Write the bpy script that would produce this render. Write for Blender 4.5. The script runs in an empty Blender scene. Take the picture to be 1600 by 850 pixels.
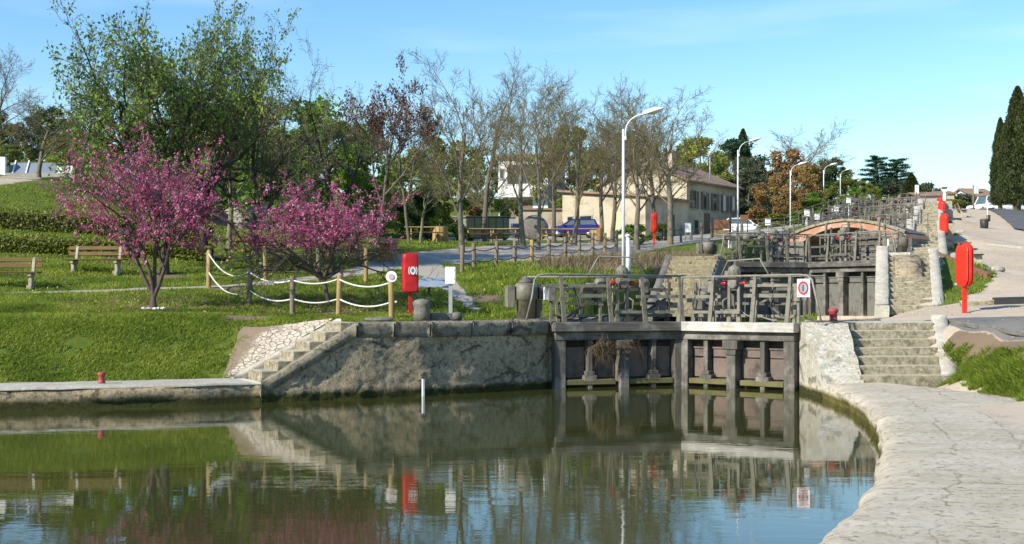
import bpy, math, random
import numpy as np
from mathutils import Vector, Matrix, noise
R = math.radians
rnd = random.Random(7)
scn = bpy.context.scene
col = scn.collection

# ------------------------------------------------------------------ camera, sky, sun, exposure
FPX, HZ, CX, CZ = 1900.0, 471.0, 800.0, 2.1
cam_d = bpy.data.cameras.new("camera")
cam_d.sensor_width = 36.0
cam_d.lens = FPX / 1600 * 36
cam_d.shift_y = (HZ - 425.0) / 1600
cam_d.clip_start, cam_d.clip_end = 0.1, 5000
cam = bpy.data.objects.new("camera", cam_d)
col.objects.link(cam)
cam.location = (0, 0, CZ)
cam.rotation_euler = (R(90), 0, 0)
scn.camera = cam

SUN_EL = R(32)
SUN_AZ = math.atan2(-0.80, -0.60)          # compass-style: x = sin, y = cos
sun_dir = Vector((math.sin(SUN_AZ) * math.cos(SUN_EL), math.cos(SUN_AZ) * math.cos(SUN_EL), math.sin(SUN_EL)))
world = bpy.data.worlds.new("World")
scn.world = world
world.use_nodes = True
wt = world.node_tree
wt.nodes.clear()
w_out = wt.nodes.new("ShaderNodeOutputWorld")
w_bg = wt.nodes.new("ShaderNodeBackground")
sky = wt.nodes.new("ShaderNodeTexSky")
sky.sky_type = 'NISHITA'
sky.sun_disc = False
sky.sun_elevation = SUN_EL
sky.sun_rotation = SUN_AZ
sky.air_density, sky.dust_density, sky.ozone_density = 1.3, 0.1, 1.6
w_bg.inputs[1].default_value = 0.12
# thin high cloud streaks
tc = wt.nodes.new("ShaderNodeTexCoord")
mp = wt.nodes.new("ShaderNodeMapping")
mp.inputs['Rotation'].default_value = (0, R(-7), R(10))
mp.inputs['Scale'].default_value = (2.0, 2.0, 16.0)
wn = wt.nodes.new("ShaderNodeTexNoise")
wn.inputs['Scale'].default_value = 1.6
wn.inputs['Detail'].default_value = 5
wr = wt.nodes.new("ShaderNodeValToRGB")
wr.color_ramp.elements[0].position, wr.color_ramp.elements[0].color = 0.52, (0, 0, 0, 1)
wr.color_ramp.elements[1].position, wr.color_ramp.elements[1].color = 0.80, (.20, .20, .20, 1)
wm = wt.nodes.new("ShaderNodeMix")
wm.data_type = 'RGBA'
wm.inputs[7].default_value = (7.5, 8.2, 8.8, 1)
wt.links.new(tc.outputs['Generated'], mp.inputs[0])
wt.links.new(mp.outputs[0], wn.inputs['Vector'])
wt.links.new(wn.outputs[0], wr.inputs[0])
wt.links.new(wr.outputs[0], wm.inputs[0])
hs = wt.nodes.new("ShaderNodeHueSaturation")
hs.inputs['Saturation'].default_value = 1.3
tint = wt.nodes.new("ShaderNodeMix"); tint.data_type = 'RGBA'; tint.blend_type = 'MULTIPLY'; tint.inputs[0].default_value = 1.0
tint.inputs[7].default_value = (.82, .95, 1.13, 1)
wt.links.new(sky.outputs[0], hs.inputs['Color']); wt.links.new(hs.outputs[0], tint.inputs[6])
wt.links.new(tint.outputs[2], wm.inputs[6])
wt.links.new(wm.outputs[2], w_bg.inputs[0])
wt.links.new(w_bg.outputs[0], w_out.inputs[0])

sun_l = bpy.data.lights.new("sun", 'SUN')
sun_l.energy = 5.0
sun_l.angle = R(0.53)
sun_l.color = (1.0, 0.93, 0.80)
sun = bpy.data.objects.new("sun", sun_l)
col.objects.link(sun)
sun.rotation_euler = (-sun_dir).to_track_quat('-Z', 'Y').to_euler()
vs = scn.view_settings
vs.view_transform, vs.look, vs.gamma, vs.exposure = 'Standard', 'None', 1.0, 0.6
vs.use_curve_mapping = False

# ------------------------------------------------------------------ helpers
def W(px, py, d):
    "pixel of the 1600x850 picture at depth d -> world point"
    return Vector(((px - CX) * d / FPX, d, CZ - (py - HZ) * d / FPX))
def XA(px, d): return (px - CX) * d / FPX
def ZA(py, d): return CZ - (py - HZ) * d / FPX

class MB:
    "collects shapes that become ONE mesh object"
    def __init__(s): s.v, s.f, s.sm = [], [], []
    def add(s, vs_, fs_, smooth=False):
        b = len(s.v)
        s.v.extend(Vector(q) for q in vs_)
        for q in fs_:
            s.f.append([i + b for i in q]); s.sm.append(smooth)
        return s
    def box(s, c, size, rz=0.0, mat=None):
        x, y, z = size[0] / 2, size[1] / 2, size[2] / 2
        m = mat if mat is not None else Matrix.Rotation(rz, 3, 'Z')
        c = Vector(c)
        vv = [c + m @ Vector((a * x, b * y, e * z)) for e in (-1, 1) for a, b in ((-1, -1), (1, -1), (1, 1), (-1, 1))]
        return s.add(vv, [(3, 2, 1, 0), (4, 5, 6, 7), (0, 1, 5, 4), (1, 2, 6, 5), (2, 3, 7, 6), (3, 0, 4, 7)])
    def bb(s, x0, x1, y0, y1, z0, z1):
        return s.box(((x0 + x1) / 2, (y0 + y1) / 2, (z0 + z1) / 2), (abs(x1 - x0), abs(y1 - y0), abs(z1 - z0)))
    def bar(s, p0, p1, w, h, up=(0, 0, 1)):
        p0, p1 = Vector(p0), Vector(p1)
        d = p1 - p0
        L = d.length
        if L < 1e-6: return s
        d /= L
        u = Vector(up)
        if abs(d.dot(u)) > .98: u = Vector((0, 1, 0))
        sx = d.cross(u).normalized(); sz = sx.cross(d)
        m = Matrix((sx, d, sz)).transposed()
        return s.box((p0 + p1) / 2, (w, L, h), mat=m)
    def tube(s, pts, r, n=8, cap=True, smooth=True):
        pts = [Vector(p) for p in pts]
        rr = r if isinstance(r, (list, tuple)) else [r] * len(pts)
        b = len(s.v); k = len(pts); ref = None
        for i, p in enumerate(pts):
            t = (pts[min(i + 1, k - 1)] - pts[max(i - 1, 0)])
            t = t.normalized() if t.length > 1e-9 else Vector((0, 0, 1))
            if ref is None:
                ref = t.orthogonal().normalized()
            ref = (ref - t * ref.dot(t))
            ref = ref.normalized() if ref.length > 1e-6 else t.orthogonal().normalized()
            o = t.cross(ref)
            for j in range(n):
                a = 2 * math.pi * j / n
                s.v.append(p + (ref * math.cos(a) + o * math.sin(a)) * rr[i])
        for i in range(k - 1):
            for j in range(n):
                a, c = b + i * n + j, b + i * n + (j + 1) % n
                s.f.append([a, c, c + n, a + n]); s.sm.append(smooth)
        if cap:
            s.f.append([b + j for j in range(n)][::-1]); s.sm.append(False)
            s.f.append([b + (k - 1) * n + j for j in range(n)]); s.sm.append(False)
        return s
    def lathe(s, prof, n=16, o=(0, 0, 0), m=None, smooth=True):
        "prof: (radius, z) from bottom to top"
        o = Vector(o); b = len(s.v); k = len(prof)
        for (r, z) in prof:
            for j in range(n):
                a = 2 * math.pi * j / n
                q = Vector((r * math.cos(a), r * math.sin(a), z))
                s.v.append(o + (m @ q if m is not None else q))
        for i in range(k - 1):
            for j in range(n):
                a, c = b + i * n + j, b + i * n + (j + 1) % n
                s.f.append([a, c, c + n, a + n]); s.sm.append(smooth)
        s.f.append([b + j for j in range(n)][::-1]); s.sm.append(False)
        s.f.append([b + (k - 1) * n + j for j in range(n)]); s.sm.append(False)
        return s
    def prism(s, poly, z0, z1):
        "poly: counter-clockwise (x,y); z may be one number or one per corner"
        n = len(poly)
        a = z0 if isinstance(z0, (list, tuple)) else [z0] * n
        t = z1 if isinstance(z1, (list, tuple)) else [z1] * n
        vv = [Vector((p[0], p[1], a[i])) for i, p in enumerate(poly)] + [Vector((p[0], p[1], t[i])) for i, p in enumerate(poly)]
        return s.add(vv, [list(range(n))[::-1], list(range(n, 2 * n))] + [[i, (i + 1) % n, n + (i + 1) % n, n + i] for i in range(n)])
    def grid(s, rows, smooth=True, closed=False):
        "rows of points -> quads"
        b = len(s.v); n = len(rows[0])
        for r in rows: s.v.extend(Vector(p) for p in r)
        for i in range(len(rows) - 1):
            for j in range(n - (0 if closed else 1)):
                a, c = b + i * n + j, b + i * n + (j + 1) % n
                s.f.append([a, c, c + n, a + n]); s.sm.append(smooth)
        return s
    def jitter(s, amp, scale, start=0):
        for i in range(start, len(s.v)):
            q = s.v[i]
            s.v[i] = q + noise.noise_vector(q * scale) * amp
        return s
    def build(s, name, mat, parent=None, origin=None, bevel=0.0, seg=1):
        me = bpy.data.meshes.new(name)
        o_ = Vector(origin) if origin is not None else Vector((0, 0, 0))
        me.from_pydata([tuple(q - o_) for q in s.v], [], s.f)
        me.polygons.foreach_set('use_smooth', s.sm)
        me.update()
        ob = bpy.data.objects.new(name, me)
        col.objects.link(ob)
        if mat is not None:
            if isinstance(mat, (list, tuple)):
                for q in mat: me.materials.append(q)
            else: me.materials.append(mat)
        if parent is not None: ob.parent = parent
        elif origin is not None: ob.location = o_
        if bevel:
            bm_ = ob.modifiers.new("bevel", 'BEVEL')
            bm_.width = bevel; bm_.segments = seg; bm_.limit_method = 'ANGLE'; bm_.angle_limit = R(40)
        return ob

def np_mesh(name, verts, faces, mat, parent=None, attr=None, smooth=False):
    "faces: int array (n, k), one k for all"
    me = bpy.data.meshes.new(name)
    nv, nf, k = len(verts), len(faces), faces.shape[1]
    me.vertices.add(nv); me.vertices.foreach_set('co', np.asarray(verts, dtype=np.float32).ravel())
    me.loops.add(nf * k); me.loops.foreach_set('vertex_index', faces.astype(np.int32).ravel())
    me.polygons.add(nf)
    me.polygons.foreach_set('loop_start', np.arange(0, nf * k, k, dtype=np.int32))
    me.polygons.foreach_set('loop_total', np.full(nf, k, dtype=np.int32))
    me.polygons.foreach_set('use_smooth', np.full(nf, smooth))
    for an, (dom, vals) in (attr or {}).items():
        at = me.attributes.new(an, 'FLOAT', dom)
        at.data.foreach_set('value', np.asarray(vals, dtype=np.float32))
    me.update(); me.validate()
    me.materials.append(mat)
    ob = bpy.data.objects.new(name, me)
    col.objects.link(ob)
    if parent is not None: ob.parent = parent
    return ob

def tag(o, label=None, cat=None, group=None, kind=None):
    if label: o['label'] = label
    if cat: o['category'] = cat
    if group: o['group'] = group
    if kind: o['kind'] = kind
    return o
def thing(name, label, cat, loc=(0, 0, 0), rz=0.0, group=None):
    o = bpy.data.objects.new(name, None)
    o.empty_display_size = .2
    col.objects.link(o)
    o.location = loc; o.rotation_euler = (0, 0, rz)
    return tag(o, label, cat, group)
def structure(o): o['kind'] = 'structure'; return o
def copy_tree(o, parent=None):
    c = o.copy(); col.objects.link(c); c.parent = parent
    for ch in list(o.children): copy_tree(ch, c)
    return c

# ------------------------------------------------------------------ materials
def hexc(h):
    h = h.lstrip('#')
    c = [int(h[i:i + 2], 16) / 255 for i in (0, 2, 4)]
    return tuple((q / 12.92 if q <= .04045 else ((q + .055) / 1.055) ** 2.4) for q in c) + (1,)
class NT:
    "small wrapper for building node trees"
    def __init__(s, name):
        s.m = bpy.data.materials.new(name); s.m.use_nodes = True
        s.t = s.m.node_tree; s.t.nodes.clear()
        s.out = s.n("ShaderNodeOutputMaterial")
    def n(s, t, **kw):
        q = s.t.nodes.new(t)
        for k, v in kw.items(): setattr(q, k, v)
        return q
    def l(s, a, b): s.t.links.new(a, b)
    def pos(s):
        return s.n("ShaderNodeNewGeometry").outputs['Position']
    def obj(s):
        return s.n("ShaderNodeTexCoord").outputs['Object']
    def noise(s, vec, scale, detail=4, rough=.55, dist=0.0):
        q = s.n("ShaderNodeTexNoise"); s.l(vec, q.inputs['Vector'])
        q.inputs['Scale'].default_value = scale; q.inputs['Detail'].default_value = detail
        q.inputs['Roughness'].default_value = rough; q.inputs['Distortion'].default_value = dist
        return q.outputs[0]
    def ramp(s, fac, stops):
        q = s.n("ShaderNodeValToRGB"); s.l(fac, q.inputs[0])
        e = q.color_ramp.elements
        while len(e) < len(stops): e.new(.5)
        for i, (p, c) in enumerate(stops):
            e[i].position = p
            e[i].color = c if isinstance(c, (tuple, list)) else (c, c, c, 1)
        return q.outputs[0]
    def mix(s, fac, a, b, mode='MIX'):
        q = s.n("ShaderNodeMix", data_type='RGBA', blend_type=mode)
        for i, v in ((0, fac), (6, a), (7, b)):
            if isinstance(v, (int, float, tuple)): q.inputs[i].default_value = v
            else: s.l(v, q.inputs[i])
        return q.outputs[2]
    def math(s, op, a, b=0.0, clamp=False):
        q = s.n("ShaderNodeMath", operation=op, use_clamp=clamp)
        for i, v in ((0, a), (1, b)):
            if isinstance(v, (int, float)): q.inputs[i].default_value = v
            else: s.l(v, q.inputs[i])
        return q.outputs[0]
    def attr(s, name):
        return s.n("ShaderNodeAttribute", attribute_name=name).outputs['Fac']
    def mapv(s, vec, scale=(1, 1, 1), rot=(0, 0, 0)):
        q = s.n("ShaderNodeMapping"); s.l(vec, q.inputs[0])
        q.inputs['Scale'].default_value = scale; q.inputs['Rotation'].default_value = rot
        return q.outputs[0]
    def bump(s, h, strength=.3, dist=.02):
        q = s.n("ShaderNodeBump"); s.l(h, q.inputs['Height'])
        q.inputs['Strength'].default_value = strength; q.inputs['Distance'].default_value = dist
        return q.outputs[0]
    def pbr(s, color, rough=.8, bump=None, metal=0.0, spec=.3):
        b = s.n("ShaderNodeBsdfPrincipled")
        for i, v in (('Base Color', color), ('Roughness', rough), ('Metallic', metal), ('Specular IOR Level', spec)):
            if isinstance(v, (int, float, tuple)): b.inputs[i].default_value = v
            else: s.l(v, b.inputs[i])
        if bump is not None: s.l(bump, b.inputs['Normal'])
        s.l(b.outputs[0], s.out.inputs[0])
        return s.m

def m_plain(name, c1, c2=None, scale=3.0, rough=.6, bump=.15, metal=0.0, spec=.4, dirt=None, dscale=1.2, damt=.5):
    t = NT(name); p = t.pos()
    c2 = c2 or tuple(q * .75 for q in c1[:3]) + (1,)
    n1 = t.noise(p, scale, 6, .65)
    c = t.mix(t.ramp(n1, [(.35, 0.0), (.68, 1.0)]), c1, c2)
    if dirt:
        c = t.mix(t.math('MULTIPLY', t.ramp(t.noise(p, dscale, 7, .7), [(.5, 0.0), (.66, 1.0)]), damt), c, dirt)
    return t.pbr(c, rough, t.bump(t.noise(p, scale * 6, 4), bump, .01), metal, spec)

def m_stone(name, c1, c2, c3, scale=1.0, bump=.6, algae=False, wl=0.0, spots=None, rough=.9, cracks=0.0, pits=.6):
    "weathered stone: mottled tones, dark stains, lichen spots, pits and cracks, green growth near a waterline"
    t = NT(name); p = t.pos()
    big = t.noise(p, .8 * scale, 6, .6, .4)
    mid = t.noise(p, 4.5 * scale, 9, .75)
    fine = t.noise(p, 30 * scale, 6, .75)
    c = t.mix(t.ramp(big, [(.38, 0.0), (.58, 1.0)]), c1, c2)
    c = t.mix(t.ramp(mid, [(.49, 0.0), (.60, .95)]), c, c3)
    if spots:
        c = t.mix(t.ramp(t.noise(p, 2.3 * scale, 9, .78), [(.55, 0.0), (.61, .9)]), c, spots)
    pit = t.ramp(t.noise(p, 13 * scale, 8, .8), [(.33, 1.0), (.44, 0.0)])
    c = t.mix(t.math('MULTIPLY', pit, pits), c, tuple(q * .22 for q in c1[:3]) + (1,))
    c = t.mix(t.math('MULTIPLY', t.ramp(fine, [(.38, 0.0), (.66, 1.0)]), .3), c, tuple(q * .5 for q in c1[:3]) + (1,))
    hgt = t.math('ADD', t.math('MULTIPLY', mid, 1.0), t.math('MULTIPLY', fine, .5))
    hgt = t.math('SUBTRACT', hgt, t.math('MULTIPLY', pit, .5))
    if cracks:
        wv = t.n("ShaderNodeVectorMath", operation='ADD'); t.l(p, wv.inputs[0])
        nz = t.n("ShaderNodeTexNoise"); t.l(p, nz.inputs['Vector']); nz.inputs['Scale'].default_value = 1.6; nz.inputs['Detail'].default_value = 7; nz.inputs['Roughness'].default_value = .7
        sc = t.n("ShaderNodeVectorMath", operation='SCALE'); t.l(nz.outputs[1], sc.inputs[0]); sc.inputs[3].default_value = .5
        t.l(sc.outputs[0], wv.inputs[1])
        v = t.n("ShaderNodeTexVoronoi", feature='DISTANCE_TO_EDGE'); t.l(t.mapv(wv.outputs[0], (.9, .9, 1.7)), v.inputs['Vector']); v.inputs['Scale'].default_value = cracks
        ck = t.math('MULTIPLY', t.ramp(v.outputs[0], [(.01, 1.0), (.045, 0.0)]), t.ramp(t.noise(p, 1.1, 4), [(.47, 0.0), (.6, .8)]))
        c = t.mix(t.math('MULTIPLY', ck, .8), c, tuple(q * .2 for q in c1[:3]) + (1,))
        hgt = t.math('SUBTRACT', hgt, t.math('MULTIPLY', ck, 1.2))
    if algae:
        z = t.n("ShaderNodeSeparateXYZ"); t.l(p, z.inputs[0])
        zz = t.math('ADD', z.outputs[2], t.math('MULTIPLY', t.noise(p, 2.5, 6, .7), -.28))
        g = t.n("ShaderNodeMapRange"); t.l(zz, g.inputs[0])
        g.inputs[1].default_value = wl + .10; g.inputs[2].default_value = wl - .02
        g.inputs[3].default_value = 0.0; g.inputs[4].default_value = 1.0
        c = t.mix(g.outputs[0], c, t.mix(t.noise(p, 14, 4), (.018, .022, .006, 1), (.085, .085, .022, 1)))
    return t.pbr(c, rough, t.bump(hgt, bump, .06), 0, .2)

def m_wood(name, c1, c2, c3=None, axis='x', bump=.4, rough=.85, planks=None):
    t = NT(name); p = t.obj()
    sc = {'x': (.6, 9, 9), 'y': (9, .6, 9), 'z': (9, 9, .6)}[axis]
    g = t.noise(t.mapv(p, sc), 2.2, 7, .7, .3)
    c = t.mix(t.ramp(g, [(.33, 0.0), (.68, 1.0)]), c1, c2)
    if c3: c = t.mix(t.ramp(t.noise(p, 1.7, 6, .7), [(.47, 0.0), (.66, 1.0)]), c, c3)
    return t.pbr(c, rough, t.bump(g, bump, .012), 0, .25)

def m_leaf(name, ca, cb, cc=None, trans=.35):
    "leaf: tone differs from leaf to leaf (attribute tone), light passes through"
    t = NT(name)
    a = t.attr("tone")
    c = t.ramp(a, [(0.0, ca), (.55, cb), (1.0, cc or cb)])
    d = t.n("ShaderNodeBsdfPrincipled"); t.l(c, d.inputs['Base Color']); d.inputs['Roughness'].default_value = .6
    d.inputs['Specular IOR Level'].default_value = .25
    tr = t.n("ShaderNodeBsdfTranslucent"); t.l(c, tr.inputs[0])
    mx = t.n("ShaderNodeMixShader"); mx.inputs[0].default_value = trans
    t.l(d.outputs[0], mx.inputs[1]); t.l(tr.outputs[0], mx.inputs[2]); t.l(mx.outputs[0], t.out.inputs[0])
    return t.m

M = {}
M['pale_stone'] = m_stone('pale_limestone', (.40, .36, .285, 1), (.31, .27, .20, 1), (.50, .46, .38, 1), 1.2, .5, spots=(.17, .15, .10, 1))
M['pillar_stone'] = m_stone('pillar_limestone', (.60, .56, .45, 1), (.50, .45, .335, 1), (.68, .65, .56, 1), 1.3, .9, True, spots=(.36, .32, .20, 1), cracks=.5, pits=.35)
M['quay_stone'] = None
M['dark_wall'] = m_stone('dark_masonry', (.43, .34, .215, 1), (.55, .44, .285, 1), (.26, .21, .14, 1), 1.5, 1.0, True, spots=(.085, .075, .058, 1), cracks=.9, pits=.9)
M['coping_dark'] = m_stone('coping_block', (.29, .255, .185, 1), (.38, .335, .245, 1), (.19, .175, .13, 1), 1.5, 1.0, False, spots=(.085, .078, .06, 1), cracks=.6)
M['kerb_stone'] = m_stone('kerb_limestone', (.47, .44, .36, 1), (.38, .34, .26, 1), (.54, .51, .43, 1), 1.5, .35, False)
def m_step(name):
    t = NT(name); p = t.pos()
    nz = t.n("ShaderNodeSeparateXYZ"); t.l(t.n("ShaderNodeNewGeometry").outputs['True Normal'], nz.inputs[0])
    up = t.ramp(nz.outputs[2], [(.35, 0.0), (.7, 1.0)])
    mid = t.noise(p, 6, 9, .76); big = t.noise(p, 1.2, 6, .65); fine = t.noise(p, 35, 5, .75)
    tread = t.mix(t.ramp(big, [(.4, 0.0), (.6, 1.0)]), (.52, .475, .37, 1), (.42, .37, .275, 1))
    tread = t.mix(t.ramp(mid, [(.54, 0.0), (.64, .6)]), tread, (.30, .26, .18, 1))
    shaded_riser = t.mix(t.ramp(mid, [(.40, 0.0), (.55, 1.0)]), (.14, .125, .075, 1), (.34, .30, .21, 1))
    shaded_riser = t.mix(t.ramp(t.noise(p, 11, 7, .78), [(.54, 0.0), (.60, .8)]), shaded_riser, (.50, .47, .38, 1))
    c = t.mix(up, shaded_riser, tread)  # shade of upright faces put into colour: grimy risers darker than treads
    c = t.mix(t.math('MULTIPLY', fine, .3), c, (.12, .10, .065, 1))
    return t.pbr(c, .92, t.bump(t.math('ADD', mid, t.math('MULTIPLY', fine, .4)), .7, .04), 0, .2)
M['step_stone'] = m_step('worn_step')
M['old_step'] = m_stone('step_limestone', (.40, .36, .27, 1), (.30, .26, .18, 1), (.48, .44, .34, 1), 1.6, .5, False, spots=(.11, .10, .06, 1))
M['ochre_stone'] = m_stone('ochre_rubble', (.40, .34, .20, 1), (.30, .245, .14, 1), (.5, .46, .34, 1), 2.2, 1.0, False, spots=(.055, .05, .035, 1))
M['grey_stone'] = m_stone('grey_block', (.20, .19, .165, 1), (.14, .13, .11, 1), (.27, .255, .22, 1), 3, .6, False)
M['timber'] = m_wood('grey_timber', (.13, .12, .105, 1), (.055, .05, .045, 1), (.24, .23, .205, 1), 'x', .7)
M['timber_pale'] = m_wood('bleached_timber', (.44, .42, .375, 1), (.27, .255, .22, 1), (.55, .53, .48, 1), 'x', .6)
M['timber_dark'] = m_wood('tarred_timber', (.05, .046, .040, 1), (.028, .026, .024, 1), (.10, .09, .075, 1), 'x', .6)
M['timber_post'] = m_wood('lock_post_timber', (.125, .115, .098, 1), (.055, .05, .043, 1), (.22, .205, .18, 1), 'z', .7)
M['gate_plate'] = m_plain('gate_plate_rust', (.115, .095, .08, 1), (.19, .13, .10, 1), 1.6, .8, .4, dirt=(.035, .031, .026, 1), dscale=1.9, damt=.85)
M['plate_grey'] = m_plain('gate_plate_grey', (.12, .12, .105, 1), (.17, .165, .14, 1), 2.2, .8, .4, dirt=(.04, .038, .032, 1), dscale=2.2, damt=.85)
M['moss_rail'] = m_plain('mossy_rail', (.14, .125, .055, 1), (.095, .09, .03, 1), 4, .9, .5)
M['machine'] = m_plain('lock_machine_paint', (.20, .188, .145, 1), (.14, .13, .098, 1), 6, .6, .2, dirt=(.07, .058, .042, 1), dscale=3.5, damt=.85)
M['machine_dark'] = m_plain('lock_machine_dark', (.11, .10, .082, 1), (.07, .065, .054, 1), 5, .6, .15)
M['rail_steel'] = m_plain('rail_paint', (.24, .23, .19, 1), (.16, .152, .125, 1), 7, .55, .15, dirt=(.11, .085, .06, 1), dscale=4, damt=.8)
M['red_paint'] = m_plain('red_paint', (.62, .035, .018, 1), (.52, .025, .014, 1), 5, .38, .03, dirt=(.42, .05, .03, 1), damt=.4)
M['deep_red'] = m_plain('deep_red_paint', (.47, .012, .016, 1), (.40, .010, .014, 1), 5, .38, .04, dirt=(.30, .02, .018, 1), damt=.4)
M['bollard_red'] = m_plain('faded_red_paint', (.36, .055, .06, 1), (.28, .04, .045, 1), 8, .6, .1, dirt=(.2, .06, .04, 1), dscale=9, damt=.6)
M['white_paint'] = m_plain('white_paint', (.78, .78, .76, 1), (.70, .70, .67, 1), 3, .5, .03, dirt=(.5, .48, .42, 1), damt=.35)
M['lamp_white'] = m_plain('lamp_post_paint', (.72, .73, .72, 1), (.62, .63, .62, 1), 4, .45, .05, dirt=(.36, .36, .34, 1), dscale=2, damt=.4)
M['pole_grey'] = m_plain('galvanised_pole', (.36, .37, .37, 1), (.29, .30, .30, 1), 6, .45, .05, metal=.3)
M['black'] = m_plain('black_iron', (.035, .036, .036, 1), (.022, .022, .022, 1), 6, .55, .1)
M['glass_dark'] = m_plain('dark_glass', (.02, .024, .03, 1), (.03, .034, .04, 1), 2, .08, .0, spec=.7)
M['post_wood'] = m_wood('round_post_wood', (.38, .265, .105, 1), (.26, .18, .075, 1), (.20, .165, .11, 1), 'z', .4)
M['post_grey'] = m_wood('weathered_post_wood', (.20, .165, .115, 1), (.12, .10, .075, 1), (.26, .22, .16, 1), 'z', .4)
M['rope_white'] = m_plain('white_rope', (.68, .66, .60, 1), (.52, .5, .44, 1), 30, .9, .4)
M['rope_dark'] = m_plain('dark_chain', (.10, .095, .085, 1), (.06, .058, .05, 1), 30, .8, .4)
M['bench_wood'] = m_wood('bench_slat_wood', (.17, .11, .04, 1), (.11, .07, .026, 1), (.08, .055, .03, 1), 'x', .3, .7)
M['bench_leg'] = m_stone('bench_concrete', (.42, .38, .28, 1), (.34, .30, .22, 1), (.5, .46, .36, 1), 4, .3)
M['crate_wood'] = m_wood('planter_boards', (.42, .29, .14, 1), (.28, .185, .085, 1), (.20, .14, .075, 1), 'z', .35)
M['bark'] = m_plain('grey_bark', (.15, .125, .095, 1), (.085, .07, .055, 1), 9, .95, .8, dirt=(.13, .13, .05, 1), dscale=1.5, damt=.5)
M['bark_dark'] = m_plain('dark_bark', (.055, .045, .036, 1), (.032, .027, .023, 1), 9, .95, .8)
M['bark_pale'] = m_plain('pale_mossy_bark', (.20, .175, .13, 1), (.12, .105, .075, 1), 7, .95, .7, dirt=(.15, .15, .05, 1), dscale=1.2, damt=.6)
M['bark_red'] = m_plain('redbud_bark', (.11, .082, .065, 1), (.065, .05, .042, 1), 12, .95, .7)
M['twig'] = m_plain('twig_bark', (.13, .10, .085, 1), (.10, .075, .06, 1), 9, .95, .2)
M['twig_warm'] = m_plain('budding_twig', (.16, .115, .085, 1), (.13, .12, .05, 1), .6, .95, .2)
M['leaf_green'] = m_leaf('fresh_leaf', (.075, .15, .02, 1), (.15, .26, .034, 1), (.23, .34, .05, 1))
M['leaf_oak'] = m_leaf('young_oak_leaf', (.085, .15, .025, 1), (.15, .24, .04, 1), (.23, .32, .06, 1))
M['leaf_bud'] = m_leaf('budding_leaf', (.18, .21, .035, 1), (.27, .31, .055, 1), (.36, .36, .09, 1))
M['leaf_olive'] = m_leaf('olive_leaf', (.10, .13, .022, 1), (.19, .22, .038, 1), (.28, .28, .06, 1))
M['leaf_yellow'] = m_leaf('spring_leaf', (.16, .21, .022, 1), (.26, .32, .036, 1), (.36, .40, .06, 1))
M['leaf_dark'] = m_leaf('evergreen_leaf', (.022, .05, .013, 1), (.045, .085, .02, 1), (.08, .125, .03, 1), .25)
M['leaf_cypress'] = m_leaf('cypress_leaf', (.018, .030, .010, 1), (.04, .058, .016, 1), (.085, .095, .026, 1), .2)
M['leaf_pine'] = m_leaf('pine_needle', (.012, .045, .022, 1), (.025, .075, .033, 1), (.045, .11, .045, 1), .2)
M['leaf_brown'] = m_leaf('copper_leaf', (.06, .025, .016, 1), (.10, .042, .024, 1), (.16, .075, .04, 1), .3)
M['leaf_orange'] = m_leaf('rust_leaf', (.20, .12, .045, 1), (.33, .19, .075, 1), (.24, .22, .06, 1), .3)
M['leaf_silver'] = m_leaf('grey_green_leaf', (.06, .075, .045, 1), (.10, .12, .07, 1), (.15, .17, .10, 1), .3)
M['bloom'] = m_leaf('magenta_bloom', (.38, .05, .165, 1), (.60, .13, .28, 1), (.74, .33, .48, 1), .4)
M['grass_blade'] = m_leaf('grass_blade', (.10, .145, .016, 1), (.20, .27, .028, 1), (.34, .37, .055, 1), .45)
M['pebble'] = m_leaf('pebble', (.22, .18, .13, 1), (.38, .32, .24, 1), (.52, .46, .37, 1), .0)
M['dry_stem'] = m_leaf('dry_stem', (.13, .095, .055, 1), (.20, .15, .085, 1), (.12, .13, .04, 1), .2)
M['roof_tile'] = m_plain('roof_tile', (.29, .19, .12, 1), (.21, .14, .095, 1), 3, .9, .5, dirt=(.14, .12, .09, 1), damt=.7)
M['render_cream'] = m_plain('cream_render', (.47, .40, .29, 1), (.37, .315, .225, 1), .9, .9, .3, dirt=(.25, .215, .16, 1), dscale=.9, damt=.75)
M['render_grey'] = m_plain('grey_render', (.36, .34, .31, 1), (.29, .275, .25, 1), .7, .9, .2, dirt=(.22, .2, .17, 1), damt=.5)
M['render_white'] = m_plain('white_render', (.72, .71, .68, 1), (.64, .63, .60, 1), .8, .9, .1)
M['shutter'] = m_plain('shutter_brown', (.16, .11, .075, 1), (.12, .085, .06, 1), 4, .7, .1)
M['door_green'] = m_plain('pale_green_door', (.42, .46, .27, 1), (.37, .41, .23, 1), 3, .6, .05)
M['brick'] = None
M['rust'] = m_plain('rusty_steel', (.21, .095, .05, 1), (.13, .065, .04, 1), 8, .85, .3)
M['bin_green'] = m_plain('dark_green_bin', (.018, .036, .026, 1), (.014, .028, .02, 1), 3, .45, .05)
M['blue_paint'] = m_plain('blue_car_paint', (.018, .022, .15, 1), (.016, .02, .14, 1), 1, .22, .0, spec=.6)
M['blue_dull'] = m_plain('dull_blue_steel', (.10, .12, .22, 1), (.08, .10, .18, 1), 3, .5, .05)
M['car_white'] = m_plain('white_car_paint', (.75, .76, .77, 1), (.73, .74, .75, 1), 1, .25, .0, spec=.6)
M['car_glass'] = m_plain('car_glass', (.09, .12, .12, 1), (.07, .10, .10, 1), 2, .06, 0, spec=.8)
M['tyre'] = m_plain('tyre_rubber', (.02, .02, .02, 1), (.03, .03, .03, 1), 9, .9, .1)
M['rim'] = m_plain('wheel_rim', (.55, .56, .57, 1), (.42, .43, .44, 1), 9, .35, .0, metal=.6)
M['lamp_glass'] = m_plain('lamp_glass', (.55, .57, .58, 1), (.5, .52, .53, 1), 3, .2, .0)
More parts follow.
